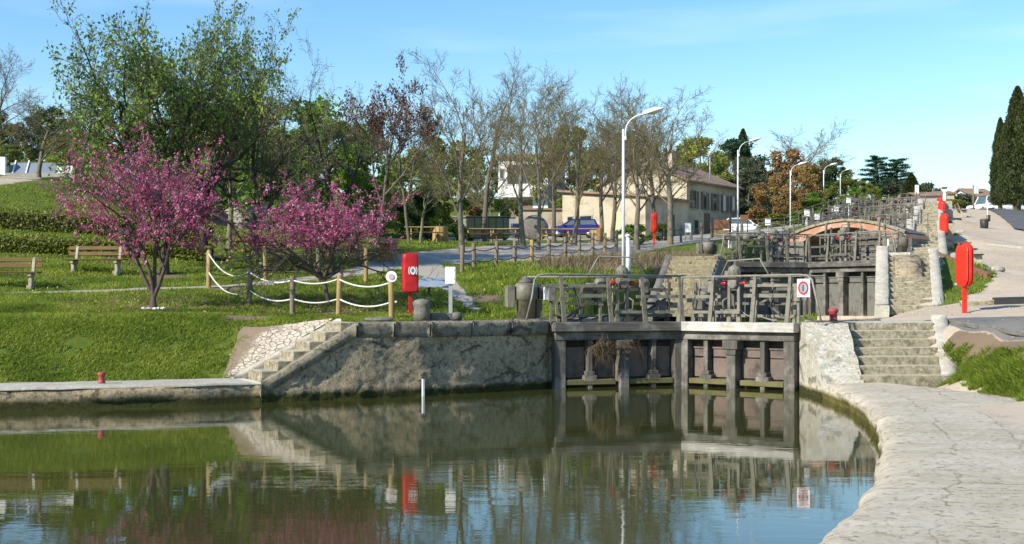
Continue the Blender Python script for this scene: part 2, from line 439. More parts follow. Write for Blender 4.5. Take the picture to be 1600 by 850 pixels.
M['asphalt'] = m_plain('asphalt', (.105, .105, .105, 1), (.085, .085, .086, 1), 5, .92, .3, dirt=(.14, .13, .115, 1), dscale=.5, damt=.6)
M['orange'] = m_plain('orange_lens', (.6, .12, .01, 1), None, 3, .3, 0)
M['tail_red'] = m_plain('tail_lens', (.35, .01, .01, 1), None, 3, .25, 0)
M['panel_blue'] = m_plain('info_panel_face', (.20, .25, .30, 1), (.26, .30, .33, 1), 4, .3, .02)
M['cover_blue'] = m_plain('grey_blue_sheet', (.16, .19, .24, 1), (.13, .16, .21, 1), .8, .55, .05)

# worn flagstones of the right-hand quay: edge blocks and courses follow the curve (attributes along / across)
def m_flag():
    t = NT('worn_flagstone'); p = t.pos()
    al, ac = t.attr('along'), t.attr('across')
    wob = t.n("ShaderNodeTexNoise"); t.l(p, wob.inputs['Vector']); wob.inputs['Scale'].default_value = 1.3; wob.inputs['Detail'].default_value = 7; wob.inputs['Roughness'].default_value = .68
    sp = t.n("ShaderNodeSeparateColor"); t.l(wob.outputs[1], sp.inputs[0])
    a2 = t.math('ADD', al, t.math('MULTIPLY', t.math('SUBTRACT', sp.outputs[0], .5), .55))
    c2 = t.math('ADD', ac, t.math('MULTIPLY', t.math('SUBTRACT', sp.outputs[1], .5), .55))
    cv = t.n("ShaderNodeCombineXYZ"); t.l(a2, cv.inputs[0]); t.l(c2, cv.inputs[1])
    b = t.n("ShaderNodeTexBrick"); t.l(cv.outputs[0], b.inputs['Vector'])
    b.inputs['Scale'].default_value = 1.0; b.inputs['Mortar Size'].default_value = .013; b.inputs['Mortar Smooth'].default_value = .5
    b.inputs['Brick Width'].default_value = 1.25; b.inputs['Row Height'].default_value = .82; b.offset = .43
    b.inputs['Color1'].default_value = (0, 0, 0, 1); b.inputs['Color2'].default_value = (1, 1, 1, 1); b.inputs['Mortar'].default_value = (.5, .5, .5, 1)
    big = t.noise(p, .9, 7, .65, .3); mid = t.noise(p, 3.6, 10, .8); fine = t.noise(p, 45, 5, .75)
    strat = t.noise(t.mapv(p, (1.0, 2.2, 1), (0, 0, R(-10))), 1.8, 8, .74)
    c = t.mix(t.ramp(big, [(.38, 0.0), (.60, 1.0)]), (.54, .475, .35, 1), (.45, .39, .28, 1))
    c = t.mix(t.math('MULTIPLY', b.outputs[0], .30), c, (.56, .50, .41, 1))
    c = t.mix(t.ramp(strat, [(.50, 0.0), (.58, .55)]), c, (.56, .51, .42, 1))
    c = t.mix(t.ramp(mid, [(.52, 0.0), (.60, .55)]), c, (.37, .315, .22, 1))
    pit = t.ramp(t.noise(p, 11, 9, .84), [(.35, 1.0), (.44, 0.0)])
    c = t.mix(t.math('MULTIPLY', pit, .75), c, (.17, .135, .09, 1))
    fade = t.ramp(t.noise(p, .9, 6, .75), [(.44, 0.05), (.58, 1.0)])
    ck = t.math('MULTIPLY', b.outputs[1], fade)
    ck = t.math('MULTIPLY', ck, t.ramp(t.noise(p, 9, 6, .8), [(.35, 0.2), (.5, 1.0)]))
    c = t.mix(t.math('MULTIPLY', ck, .5), c, (.24, .185, .12, 1))
    gr = t.ramp(t.math('ADD', t.math('MULTIPLY', ac, .16), t.math('MULTIPLY', t.noise(p, 1.7, 8, .75), .9)), [(.80, 0.0), (.98, .8)])
    c = t.mix(gr, c, t.mix(fine, (.33, .265, .19, 1), (.50, .42, .32, 1)))
    h = t.math('SUBTRACT', t.math('ADD', t.math('MULTIPLY', mid, .8), t.math('MULTIPLY', strat, .25)), t.math('MULTIPLY', ck, .9))
    h = t.math('ADD', h, t.math('MULTIPLY', fine, .25)); h = t.math('SUBTRACT', h, t.math('MULTIPLY', pit, .35))
    z = t.n("ShaderNodeSeparateXYZ"); t.l(p, z.inputs[0])
    zz = t.math('ADD', z.outputs[2], t.math('MULTIPLY', t.noise(p, 3, 5, .7), -.12))
    g = t.n("ShaderNodeMapRange"); t.l(zz, g.inputs[0])
    g.inputs[1].default_value = .14; g.inputs[2].default_value = .06; g.inputs[3].default_value = 0; g.inputs[4].default_value = 1
    c = t.mix(g.outputs[0], c, t.mix(t.noise(p, 12, 4), (.10, .085, .02, 1), (.19, .165, .05, 1)))
    return t.pbr(c, .92, t.bump(h, .9, .045), 0, .2)
M['quay_stone'] = m_flag()

def m_brick():
    t = NT('terracotta_brick'); p = t.obj()
    b = t.n("ShaderNodeTexBrick"); t.l(t.mapv(p, (1, 1, 1), (R(90), 0, 0)), b.inputs['Vector'])
    b.inputs['Scale'].default_value = 4.0; b.inputs['Mortar Size'].default_value = .012
    b.inputs['Color1'].default_value = (.42, .20, .125, 1); b.inputs['Color2'].default_value = (.34, .16, .10, 1); b.inputs['Mortar'].default_value = (.40, .30, .22, 1)
    c = t.mix(t.ramp(t.noise(p, 1.3, 6, .7), [(.45, 0.0), (.62, .85)]), b.outputs[0], (.47, .35, .26, 1))
    return t.pbr(c, .9, t.bump(b.outputs[1], .2, .01), 0, .2)
M['brick'] = m_brick()

def m_paving():
    "pale irregular stones set in earth on the sloping bank"
    t = NT('random_paving'); p = t.pos()
    wz = t.n("ShaderNodeVectorMath", operation='ADD'); t.l(p, wz.inputs[0])
    nz = t.n("ShaderNodeTexNoise"); t.l(p, nz.inputs['Vector']); nz.inputs['Scale'].default_value = 3
    sc = t.n("ShaderNodeVectorMath", operation='SCALE'); t.l(nz.outputs[1], sc.inputs[0]); sc.inputs[3].default_value = .15
    t.l(sc.outputs[0], wz.inputs[1])
    mpv = t.mapv(wz.outputs[0], (1, 1.0, 1.6))
    v = t.n("ShaderNodeTexVoronoi", feature='DISTANCE_TO_EDGE'); t.l(mpv, v.inputs['Vector']); v.inputs['Scale'].default_value = 6.8
    v2 = t.n("ShaderNodeTexVoronoi", feature='F1'); t.l(mpv, v2.inputs['Vector']); v2.inputs['Scale'].default_value = 6.8
    c = t.mix(v2.outputs[1], (.50, .43, .34, 1), (.40, .33, .25, 1))
    c = t.mix(t.math('MULTIPLY', t.ramp(t.noise(p, 9, 6, .7), [(.45, 0.0), (.7, 1.0)]), .5), c, (.5, .45, .37, 1))
    ck = t.math('MULTIPLY', t.ramp(v.outputs[0], [(.02, 1.0), (.075, 0.0)]), t.ramp(t.noise(p, 4, 5, .7), [(.35, .25), (.55, 1.0)]))
    earth = t.ramp(t.math('ADD', t.attr('earth'), t.math('MULTIPLY', t.noise(p, 2.5, 6, .7), .8)), [(.85, 0.0), (1.0, 1.0)])
    c = t.mix(ck, c, (.21, .16, .105, 1))
    c = t.mix(earth, c, t.mix(t.noise(p, 7, 6, .7), (.15, .11, .07, 1), (.26, .20, .14, 1)))
    h = t.math('MULTIPLY', t.math('SUBTRACT', 1.0, ck), t.math('SUBTRACT', 1.0, earth))
    h = t.math('ADD', h, t.math('MULTIPLY', t.noise(p, 20, 5), .25))
    return t.pbr(c, .9, t.bump(h, .8, .05), 0, .2)
M['paving'] = m_paving()

def m_ground():
    t = NT('ground_cover'); p = t.pos()
    big = t.noise(p, .35, 5, .6); mid = t.noise(p, 2.2, 7, .7); fine = t.noise(p, 22, 5, .75)
    g = t.mix(t.ramp(mid, [(.35, 0.0), (.65, 1.0)]), (.075, .115, .016, 1), (.14, .18, .026, 1))
    g = t.mix(t.ramp(big, [(.42, 0.0), (.62, .8)]), g, (.15, .18, .03, 1))
    g = t.mix(t.ramp(t.noise(p, 1.1, 7, .75), [(.60, 0.0), (.70, .55)]), g, (.16, .125, .075, 1))
    g = t.mix(t.math('MULTIPLY', fine, .45), g, (.03, .05, .01, 1))
    gravel = t.mix(fine, (.28, .245, .20, 1), (.42, .375, .31, 1))
    gravel = t.mix(t.ramp(mid, [(.4, 0.0), (.7, .7)]), gravel, (.36, .33, .285, 1))
    sand = t.mix(fine, (.40, .32, .225, 1), (.52, .43, .31, 1))
    sand = t.mix(t.ramp(big, [(.4, 0.0), (.62, .8)]), sand, (.50, .42, .325, 1))
    sand = t.mix(t.ramp(mid, [(.52, 0.0), (.72, .6)]), sand, (.31, .235, .155, 1))
    earth = t.mix(fine, (.12, .085, .055, 1), (.25, .185, .125, 1))
    def edge(an, w=.55):
        return t.ramp(t.math('ADD', t.attr(an), t.math('MULTIPLY', t.math('SUBTRACT', mid, .5), w)), [(.42, 0.0), (.56, 1.0)])
    c = t.mix(edge('earth', 1.6), g, earth)
    c = t.mix(edge('gravel'), c, gravel)
    c = t.mix(edge('sand', .8), c, sand)
    c = t.mix(edge('tar', .3), c, t.mix(fine, (.12, .115, .105, 1), (.21, .20, .185, 1)))
    h = t.math('ADD', t.math('MULTIPLY', mid, .6), t.math('MULTIPLY', fine, .5))
    return t.pbr(c, .95, t.bump(h, .7, .06), 0, .1)
M['ground'] = m_ground()

def m_water(name, murk=(.042, .046, .012, 1), bumpd=.010):
    t = NT(name); p = t.pos()
    w1 = t.noise(t.mapv(p, (.55, 1.5, 1), (0, 0, R(12))), 1.5, 3, .5, .2)
    w2 = t.noise(t.mapv(p, (.8, 2.2, 1), (0, 0, R(-20))), 5.5, 3, .5)
    patch = t.ramp(t.noise(p, .12, 2), [(.40, .35), (.62, 1.0)])
    h = t.math('MULTIPLY', t.math('ADD', t.math('MULTIPLY', w1, 1.0), t.math('MULTIPLY', w2, .22)), patch)
    m = t.pbr(murk, .015, t.bump(h, .11, bumpd * 3), 0, .5)
    for q in t.t.nodes:
        if q.type == 'BSDF_PRINCIPLED': q.inputs['IOR'].default_value = 1.43
    return m
M['water'] = m_water('canal_water')
# ------------------------------------------------------------------ terrain
LEFT_CP = [  # px, py, depth
 (0, 598, 25.0), (300, 592, 26.2), (390, 590, 26.7), (-300, 612, 23),
 (200, 492, 29.5), (50, 495, 28.6), (350, 497, 30), (450, 500, 30.5), (-150, 497, 27.5), (560, 499, 30), (700, 496, 30.5), (860, 498, 30.8), (780, 495, 32.0), (640, 492, 32.5),
 (240, 483, 31.5), (100, 456, 34.5), (0, 458, 34), (300, 450, 36), (500, 440, 38), (600, 425, 41), (640, 455, 36), (690, 452, 36.5),
 (150, 421, 39), (40, 452, 35), (100, 392, 44), (150, 378, 47), (50, 352, 52), (60, 300, 62), (50, 279, 70), (110, 276, 70), (200, 340, 58),
 (300, 388, 48), (420, 385, 50), (550, 382, 54), (650, 378, 58), (262, 432, 39), (358, 392, 48), (407, 430, 40),
 (760, 442, 38), (722, 424, 41.5), (860, 410, 48), (960, 393, 57), (974, 428, 37), (820, 440, 38.5), (900, 430, 40), (780, 415, 45),
 (640, 398, 49), (720, 380, 62), (850, 378, 68), (900, 371, 92), (1050, 380, 66), (1110, 372, 80), (1165, 368, 105), (1010, 372, 93),
 (1235, 356, 96), (1290, 336, 128), (1350, 318, 155), (700, 370, 85), (800, 372, 85), (1040, 400, 49), (1000, 470, 36), (1100, 397, 50.5), (940, 440, 36.5), (880, 478, 33),
 (600, 372, 80), (450, 372, 72), (300, 372, 72), (200, 300, 85), (550, 330, 110), (800, 350, 130), (1000, 345, 135), (1150, 335, 150), (1250, 318, 170),
]
LEFT_W = [(9.5, 52, 3.85), (12.5, 56, 4.75), (16.8, 66, 5.8), (16, 62, 5.4), (24, 87, 8.0), (22, 80, 7.0), (31, 108, 10.1), (5.5, 41, 1.75), (3.0, 36, 1.7), (0.5, 30.5, 1.65), (3.0, 38.5, 2.15),
 (1.5, 33.2, 1.7), (2.5, 35.0, 1.9), (8.0, 46.5, 3.75), (6.2, 46.8, 3.75), (4.6, 43, 3.3),
 (-120, 140, 30), (-75, 140, 22), (-40, 150, 15.5), (0, 170, 16), (-160, 60, 26), (-60, 60, 12), (-90, 90, 24), (-40, 36, 4), (-40, 24, 1.4),
 (40, 200, 19), (100, 260, 18), (-200, 300, 44), (0, 320, 22), (-60, 300, 26)]
RIGHT_CP = [(1490, 503, 29.5), (1600, 502, 29.5), (1600, 482, 33), (1510, 488, 33), (1570, 430, 46), (1600, 440, 42), (1485, 455, 40), (1480, 478, 36.5),
 (1470, 400, 46), (1530, 396, 53), (1600, 385, 64), (1485, 388, 60), (1545, 356, 80), (1600, 362, 73), (1530, 328, 112), (1600, 331, 112), (1480, 350, 78), (1455, 324, 102),
 (1700, 480, 33), (1750, 400, 60), (1800, 350, 90), (1490, 330, 95)]
RIGHT_W = [(9.4, 26.3, .34), (9.3, 22, .37), (8.2, 27, .33), (7.5, 20, .36), (6, 14, .34), (4, 8, .33), (2, 2, .33), (10, 10, .40), (9.6, 16, .40), (16, 10, .9), (14, 18, 1.1), (13, 24, 1.45),
 (10.4, 24.5, 1.36), (10.6, 29, 1.58), (10.35, 26.5, 1.46), (10.2, 22.0, 1.22), (0, -10, .35), (20, 0, .9), (30, 30, 2.0), (9.7, 31.5, 1.63), (9.8, 36, 1.75), (12.6, 38, 1.9),
 (16.3, 47, 3.9), (16.5, 52, 3.95), (16.0, 45, 3.75), (14.8, 41, 2.4), (24, 67, 6.0), (22.5, 62, 5.6), (31.5, 87, 8.15), (29, 80, 7.6), (40, 107, 10.2),
 (60, 130, 11.6), (120, 160, 11), (46, 140, 11.3), (60, 260, 10), (150, 320, 9), (60, 70, 6), (90, 40, 3), (60, 10, 1.5)]
def rbf(pts):
    P = np.array([(p[0], p[1]) for p in pts]); z = np.array([p[2] for p in pts])
    n = len(P)
    D = np.sqrt(((P[:, None] - P[None]) ** 2).sum(-1) + .25)
    A = np.zeros((n + 3, n + 3)); A[:n, :n] = -D + np.eye(n) * 1e-3; A[:n, n] = 1; A[:n, n + 1:] = P; A[n, :n] = 1; A[n + 1:, :n] = P.T
    w = np.linalg.solve(A, np.concatenate([z, np.zeros(3)]))
    def f(x, y):
        x = np.asarray(x, float); y = np.asarray(y, float); sh = x.shape
        q = np.stack([x.ravel(), y.ravel()], 1)
        out = np.empty(len(q))
        for i in range(0, len(q), 20000):
            c = q[i:i + 20000]
            d = np.sqrt(((c[:, None] - P[None]) ** 2).sum(-1) + .25)
            out[i:i + 20000] = -d @ w[:n] + w[n] + c @ w[n + 1:]
        return out.reshape(sh)
    return f
f_left = rbf([tuple(W(*p)) for p in LEFT_CP] + LEFT_W)
f_right = rbf([tuple(W(*p)) for p in RIGHT_CP] + RIGHT_W)

# canal outline --------------------------------------------------
LEDGE = [(-46, 10.5), (-9.8, 23.3), (-6.44, 24.5), (-5.2, 25.2)]
HIGHW = [(-5.2, 25.2), (-3.4, 26.15), (-1.99, 27.0), (-.6, 28.0), (.35, 28.75), (.80, 29.25), (.96, 29.6)]
QUAY = [(-4.2, -9), (-2.2, -3), (-.55, 2), (.75, 5.6), (2.23, 9.0), (3.55, 12.1), (4.62, 15.2), (5.5, 18.3), (6.15, 21.2), (6.5, 23.6), (6.66, 25.8), (6.72, 27.2), (6.74, 28.6)]
GATES = [  # heel_left, mitre, heel_right, deck z, water level below
 ((.96, 29.5), (4.28, 30.6), (6.74, 28.55), 1.60, 0.0),
 ((8.96, 49.5), (12.36, 50.6), (14.62, 47.4), 3.72, 1.15),
 ((16.9, 69.4), (19.7, 70.1), (22.1, 67.2), 5.85, 3.1),
 ((23.6, 89.2), (26.5, 90.0), (29.0, 86.8), 8.0, 5.2),
 ((30.4, 108.8), (33.3, 109.6), (35.8, 106.4), 10.15, 7.4)]
def chamber_sides(i):
    a, b = GATES[i], GATES[i + 1]
    l0, l1, r0, r1 = (Vector(a[0]), Vector(b[0]), Vector(a[2]), Vector(b[2]))
    B_ = (1.15, .45, .25, .2)[i]
    def side(p, q, s):
        d = (q - p).normalized(); nrm = Vector((-d.y, d.x)) * s
        out = []
        for k in range(13):
            t = k / 12
            out.append(p.lerp(q, t) + nrm * B_ * math.sin(math.pi * min(1, max(0, (t - .08) / .84))) ** .8 if .08 < t < .92 else p.lerp(q, t))
        return [tuple(v) for v in out]
    return side(l0, l1, 1), side(r0, r1, -1)
CH = [chamber_sides(i) for i in range(4)]
BASIN_POLY = LEDGE[:-1] + HIGHW + [GATES[0][1]] + QUAY[::-1] + [(-46, -9)]
CH_POLY = [c[0] + c[1][::-1] for c in CH]
def inside(poly, x, y):
    r = np.zeros(x.shape, bool); n = len(poly)
    for i in range(n):
        x0, y0 = poly[i]; x1, y1 = poly[(i + 1) % n]
        c = ((y0 > y) != (y1 > y))
        with np.errstate(divide='ignore', invalid='ignore'):
            xi = (x1 - x0) * (y - y0) / (y1 - y0 + 1e-12) + x0
        r ^= c & (x < xi)
    return r
def pdist(line, x, y, widths=None):
    "distance to a polyline (minus the local half width)"
    best = np.full(x.shape, 1e9)
    for i in range(len(line) - 1):
        ax, ay = line[i][:2]; bx, by = line[i + 1][:2]
        dx, dy = bx - ax, by - ay
        t = np.clip(((x - ax) * dx + (y - ay) * dy) / (dx * dx + dy * dy + 1e-9), 0, 1)
        d = np.hypot(x - ax - t * dx, y - ay - t * dy)
        if widths: d = d - (widths[i] + (widths[i + 1] - widths[i]) * t)
        best = np.minimum(best, d)
    return best
AX_Y = np.array([-30, 0, 10, 20, 29, 48, 68, 88, 109, 400]); AX_X = np.array([-6, -4, -3, -2, 4, 12, 19.7, 27.2, 34.6, 140])
def smooth(e0, e1, v):
    t = np.clip((v - e0) / (e1 - e0), 0, 1); return t * t * (3 - 2 * t)
def height(x, y):
    "terrain height ignoring the canal"
    x = np.asarray(x, float); y = np.asarray(y, float)
    ax = np.interp(y, AX_Y, AX_X)
    zl, zr = f_left(x, y), f_right(x, y)
    # hard ledge and bank on the left: flat behind the low quay, even slope up to the crest
    dl = pdist(LEDGE[:3], x, y)
    leftish = (x < -3.0) & (y < 34)
    crest = np.interp(x, [-40, -14, -9, -5, -3], [1.5, 1.74, 1.78, 1.72, 1.68])
    bank = .36 + (crest - .36) * smooth(1.5, 5.0, dl) ** .85
    bl = smooth(-2.6, -4.2, x) * smooth(7.2, 5.0, dl)
    zl = np.where(leftish, zl * (1 - bl) + bank * bl, zl)
    dh = pdist(HIGHW[1:], x, y)
    tb = smooth(3.4, 1.8, dh) * smooth(-3.8, -3.0, x)
    zl = zl * (1 - tb) + 1.62 * tb
    w = smooth(-2.5, 2.5, x - ax) if True else 0
    k = smooth(108, 120, y)
    hard = (x > ax).astype(float)
    w = hard * (1 - k) + w * k
    return zl * (1 - w) + zr * w
def hz(x, y): return float(height(np.array([x]), np.array([y]))[0])

def spaced(segs):
    out = []
    for a, b, st in segs:
        out += list(np.arange(a, b, st))
    return np.array(out)
gx = np.concatenate([-np.geomspace(420, 18, 46), spaced([(-17.5, 22, .28), (22, 60, .7)]), np.geomspace(60.5, 420, 34)])
gy = np.concatenate([np.linspace(-60, 2, 20), spaced([(3, 62, .28), (62, 130, .9)]), np.geomspace(131, 900, 50)])
GX, GY = np.meshgrid(gx, gy)
GZ = height(GX, GY)
near = (np.abs(GX) < 70) & (GY < 130)
nz_ = np.array([noise.noise(Vector((a * .5, b * .5, 0))) * .05 + noise.noise(Vector((a * 1.7, b * 1.7, 3))) * .025 if c else 0 for a, b, c in zip(GX.ravel(), GY.ravel(), near.ravel())]).reshape(GX.shape)
GZ = GZ + nz_
inb = inside(BASIN_POLY, GX, GY)
dwall = np.minimum(pdist(LEDGE[:3] + HIGHW, GX, GY), pdist(QUAY, GX, GY))
GZ = np.where((dwall < 1.0) & ~inb, GZ - .14, GZ)
dledge = pdist(LEDGE[:3], GX, GY)
GZ = np.where((dledge < 1.5) & ~inb, np.minimum(GZ, .33), GZ)
GZ = np.where(inb | ((dwall < .36) & (GY < 30.2) & (GY > -5)), -1.6, GZ)
for i in range(4):
    ic = inside(CH_POLY[i], GX, GY)
    dc = np.minimum(pdist(CH[i][0], GX, GY), pdist(CH[i][1], GX, GY))
    GZ = np.where((dc < .8) & ~ic & ~inb, GZ - .10, GZ)
    GZ = np.where(ic | ((dc < .34) & ~inb), GATES[i][3] - 2.2, GZ)
# what grows or lies where
A_gravel = np.zeros(GX.shape); A_sand = np.zeros(GX.shape); A_earth = np.zeros(GX.shape)
axx = np.interp(GY, AX_Y, AX_X)
right = (GX > axx) & (GY < 400)
P1 = [W(-300, 462, 33), W(0, 457, 34), W(100, 455, 34.6), W(200, 452, 35.2), W(330, 449, 36.5), W(450, 441, 38.2), W(560, 430, 40.5), W(640, 405, 47), W(720, 398, 50)]
d1 = pdist([(p.x, p.y) for p in P1], GX, GY, [.2, .2, .2, .22, .25, .35, .5, 1.2, 2.0])
P2 = [W(690, 400, 47), W(760, 402, 50), W(850, 394, 55), W(960, 384, 64), W(1060, 379, 72), W(1180, 368, 95)]
d2 = pdist([(p.x, p.y) for p in P2], GX, GY, [1.6, 3.0, 3.6, 3.8, 3.5, 5])
P3 = [W(645, 405, 46), W(690, 440, 38.5), W(745, 478, 33.2)]
d3 = pdist([(p.x, p.y) for p in P3], GX, GY, [.9, .35, .05])
P4 = [W(730, 374, 80), W(900, 371, 88), W(1050, 372, 90)]
d4 = pdist([(p.x, p.y) for p in P4], GX, GY, [4, 5, 4])
A_gravel = np.maximum.reduce([1 - smooth(-.15, .25, d) for d in (d1, d2, d3, d4)]) * (~right)
P5 = [W(-40, 292, 62), W(40, 280, 68)]
A_sand = np.where(right, 1.0, (1 - smooth(0, .5, pdist([(p.x, p.y) for p in P5], GX, GY, [.8, .8]))))
terr = (dwall < 2.2) & (~right) & (GX > -3.2) & (GY > 26)
A_gravel = np.where(terr, np.maximum(A_gravel, .62 - .12 * dwall), A_gravel)
G_GRASS = [[(9.15, 26.6), (10.5, 28.6), (10.45, 24.6), (10.35, 18), (9.0, 18), (8.9, 22)],
           [tuple(W(1462, 478, 37.5).xy), tuple(W(1500, 474, 37.5).xy), tuple(W(1560, 440, 43).xy), tuple(W(1530, 425, 45.5).xy), tuple(W(1470, 405, 45).xy)],
           [tuple(W(1462, 388, 56).xy), tuple(W(1500, 390, 57).xy), tuple(W(1500, 376, 63).xy), tuple(W(1466, 374, 62).xy)],
           [tuple(W(1464, 352, 76).xy), tuple(W(1490, 352, 77).xy), tuple(W(1488, 344, 84).xy), tuple(W(1464, 344, 84).xy)]]
for k_, g in enumerate(G_GRASS):
    ins = inside(g, GX, GY)
    A_sand = np.where(ins, .12 if k_ < 1 else .30, A_sand)
e1 = [W(880, 424, 43), W(930, 415, 45), W(1030, 410, 46), W(1060, 392, 54)]
A_earth = (1 - smooth(0, 2.4, pdist([(p.x, p.y) for p in e1], GX, GY, [.5, 1.2, 1.4, .8]))) * .75
for (px, py, d, rr) in [(240, 484, 31.4, 1.0), (390, 505, 29.5, 1.1), (262, 432, 39, .9), (407, 430, 40, .8), (520, 482, 31.8, .7), (350, 452, 36, .8), (590, 482, 32, .8), (760, 460, 35, .9)]:
    q = W(px, py, d)
    A_earth = np.maximum(A_earth, .85 * (1 - smooth(rr * .35, rr, np.hypot(GX - q.x, GY - q.y))))
A_earth = np.where(right, 0, A_earth)
A_earth = np.where((GX > 9.75) & (GX < 10.7) & (GY > 18) & (GY < 29) & right, .9, A_earth)
A_tar = np.where((GX > 10.45) & (GX < 22) & (GY > 15) & (GY < 31.0), 1.0, 0.0)
nx, ny = len(gx), len(gy)
idx = np.arange(nx * ny).reshape(ny, nx)
faces = np.stack([idx[:-1, :-1], idx[:-1, 1:], idx[1:, 1:], idx[1:, :-1]], -1).reshape(-1, 4)
ground = structure(np_mesh('ground', np.stack([GX, GY, GZ], -1).reshape(-1, 3), faces, M['ground'], None,
    {'gravel': ('POINT', A_gravel.ravel()), 'sand': ('POINT', A_sand.ravel()), 'earth': ('POINT', A_earth.ravel()), 'tar': ('POINT', A_tar.ravel())}, True))
def sample(A, x, y):
    i = np.clip(np.searchsorted(gx, x) - 1, 0, nx - 2); j = np.clip(np.searchsorted(gy, y) - 1, 0, ny - 2)
    u = (x - gx[i]) / (gx[i + 1] - gx[i]); v = (y - gy[j]) / (gy[j + 1] - gy[j])
    return (A[j, i] * (1 - u) * (1 - v) + A[j, i + 1] * u * (1 - v) + A[j + 1, i] * (1 - u) * v + A[j + 1, i + 1] * u * v)
def zt(x, y): return float(sample(GZ, np.array([x]), np.array([y]))[0])
def onground(px, d, dy=0.0):
    x = XA(px, d); return Vector((x, d, zt(x, d) + dy))

# water ----------------------------------------------------------
wmb = MB(); wmb.add([(-48, -10, 0), (9, -10, 0), (9, 31.5, 0), (-48, 31.5, 0)], [(0, 1, 2, 3)])
structure(wmb.build('water', M['water']))
for i in range(4):
    poly = CH[i][0] + [GATES[i + 1][1]] + CH[i][1][::-1] + [GATES[i][1]]
    zc = GATES[i][3] - .85
    q = MB(); c0 = sum((Vector(p) for p in poly), Vector((0, 0))) / len(poly)
    q.add([(p[0] + (p[0] - c0.x) * .03, p[1] + (p[1] - c0.y) * .0, zc) for p in poly], [list(range(len(poly)))[::-1]])
    structure(q.build('chamber_water', M['water']))

# ------------------------------------------------------------------ lofted masonry
def resample(line, step):
    pts = [Vector(p[:2]) for p in line]; out = [pts[0]]
    for a, b in zip(pts, pts[1:]):
        n = max(1, int(round((b - a).length / step)))
        out += [a.lerp(b, (k + 1) / n) for k in range(n)]
    return out
def normals(pts, side):
    nn = []
    for i in range(len(pts)):
        t = (pts[min(i + 1, len(pts) - 1)] - pts[max(i - 1, 0)]).normalized()
        nn.append(Vector((-t.y, t.x)) * side)
    return nn
def loft(mb, pts, side, prof, smooth=True, cap=True):
    "prof(i, p) -> list of (offset towards the land, z)"
    nn = normals(pts, side); rows = []
    P_ = [prof(i, p) for i, p in enumerate(pts)]
    cnt = None
    if isinstance(P_[0], tuple):
        stp = P_[0][1]; P_ = [q[0] for q in P_]
        cnt = [max(max(1, int(math.hypot(q[j + 1][0] - q[j][0], q[j + 1][1] - q[j][1]) / stp)) for q in P_) for j in range(len(P_[0]) - 1)]
        def dn(q):
            o = []
            for j, n_ in enumerate(cnt):
                (a, b_), (c, d_) = q[j], q[j + 1]
                o += [(a + (c - a) * k / n_, b_ + (d_ - b_) * k / n_) for k in range(n_)]
            return o + [q[-1]]
        P_ = [dn(q) for q in P_]
    for i, p in enumerate(pts):
        rows.append([Vector((p.x + nn[i].x * o, p.y + nn[i].y * o, z)) for o, z in P_[i]])
    b = len(mb.v)
    mb.grid(rows, smooth)
    if side < 0:
        pass
    if cap:
        k = len(rows[0]); n = len(rows)
        mb.f.append([b + j for j in range(k)]); mb.sm.append(False)
        mb.f.append([b + (n - 1) * k + j for j in range(k)][::-1]); mb.sm.append(False)
    return mb
def rough(mb, amp, sc, z0=-9):
    for i, q in enumerate(mb.v):
        if q.z > z0:
            n1 = noise.noise_vector(q * sc); n2 = noise.noise_vector(q * sc * 3.7 + Vector((5, 1, 2)))
            mb.v[i] = q + n1 * amp + n2 * amp * .45
    return mb
def dense(prof, st): return (prof, st)

# low quay on the left
qw = thing('quay_wall', 'low dark stone quay wall with a pale flat ledge below the grassy bank', 'wall', (-9.8, 23.5, 0))
pts = resample(LEDGE, .22)
blocks = [rnd.uniform(-.022, .022) for _ in range(200)]
def pr(i, p):
    b = blocks[int(i * .22 / 1.9)]; b2 = blocks[int((i * .22 + .8) / 2.3) + 90]
    joint = .03 if (i * .22) % 1.9 < .2 else 0
    return dense([(.06, -1.0), (.05 + b2, .13), (.02 + b + joint, .17), (b + joint, .37), (.10, .395), (.5, .39), (.55, -.2)], .09)
mb = rough(loft(MB(), pts, 1, pr), .022, 2.6)
mb.build('wall_face', M['dark_wall'], qw, qw.location)
mb = MB()
loft(mb, pts, 1, lambda i, p: dense([(.01, .385), (.015, .425), (.05, .437), (.9, .437), (1.62 + .08 * math.sin(i * .9), .44), (1.7, .30)], .2))
rough(mb, .010, 2.2).build('ledge', M['kerb_stone'], qw, qw.location)

# high wall between stair and gate
hw = thing('retaining_wall', 'high mottled stone retaining wall curving towards the wooden gate', 'wall', (-1.5, 27.5, 0))
S0, S1 = Vector((-5.2, 25.2)), Vector((-3.36, 26.2))     # run of the stair along the wall
def ztop(p):
    t = (p - S0).dot((S1 - S0).normalized()) / (S1 - S0).length
    return .40 + (1.62 - .40) * min(1, max(0, t))
pts = resample(HIGHW, .07)
def pr(i, p):
    z = ztop(p) - (.30 if ztop(p) > 1.6 else .06)
    und = .10 * smooth(.42, .2, np.array(.3)) if False else 0
    return dense([(.05, -1.0), (.03, .20), (.05, .30), (.03, z), (.45, z), (.5, -.3)], .06)
mb = loft(MB(), pts, 1, pr)
for i, q in enumerate(mb.v):           # eroded rubble towards the foot
    e = 1.0 if q.z < .55 else .45
    s_ = noise.noise(q * .8) > .05
    mb.v[i] = q + noise.noise_vector(q * 1.7) * .04 * e + noise.noise_vector(q * 7.5) * (.05 if s_ else .02) * e + noise.noise_vector(q * 15) * (.022 if s_ else .008) * e
mb.build('wall_face', M['dark_wall'], hw, hw.location)
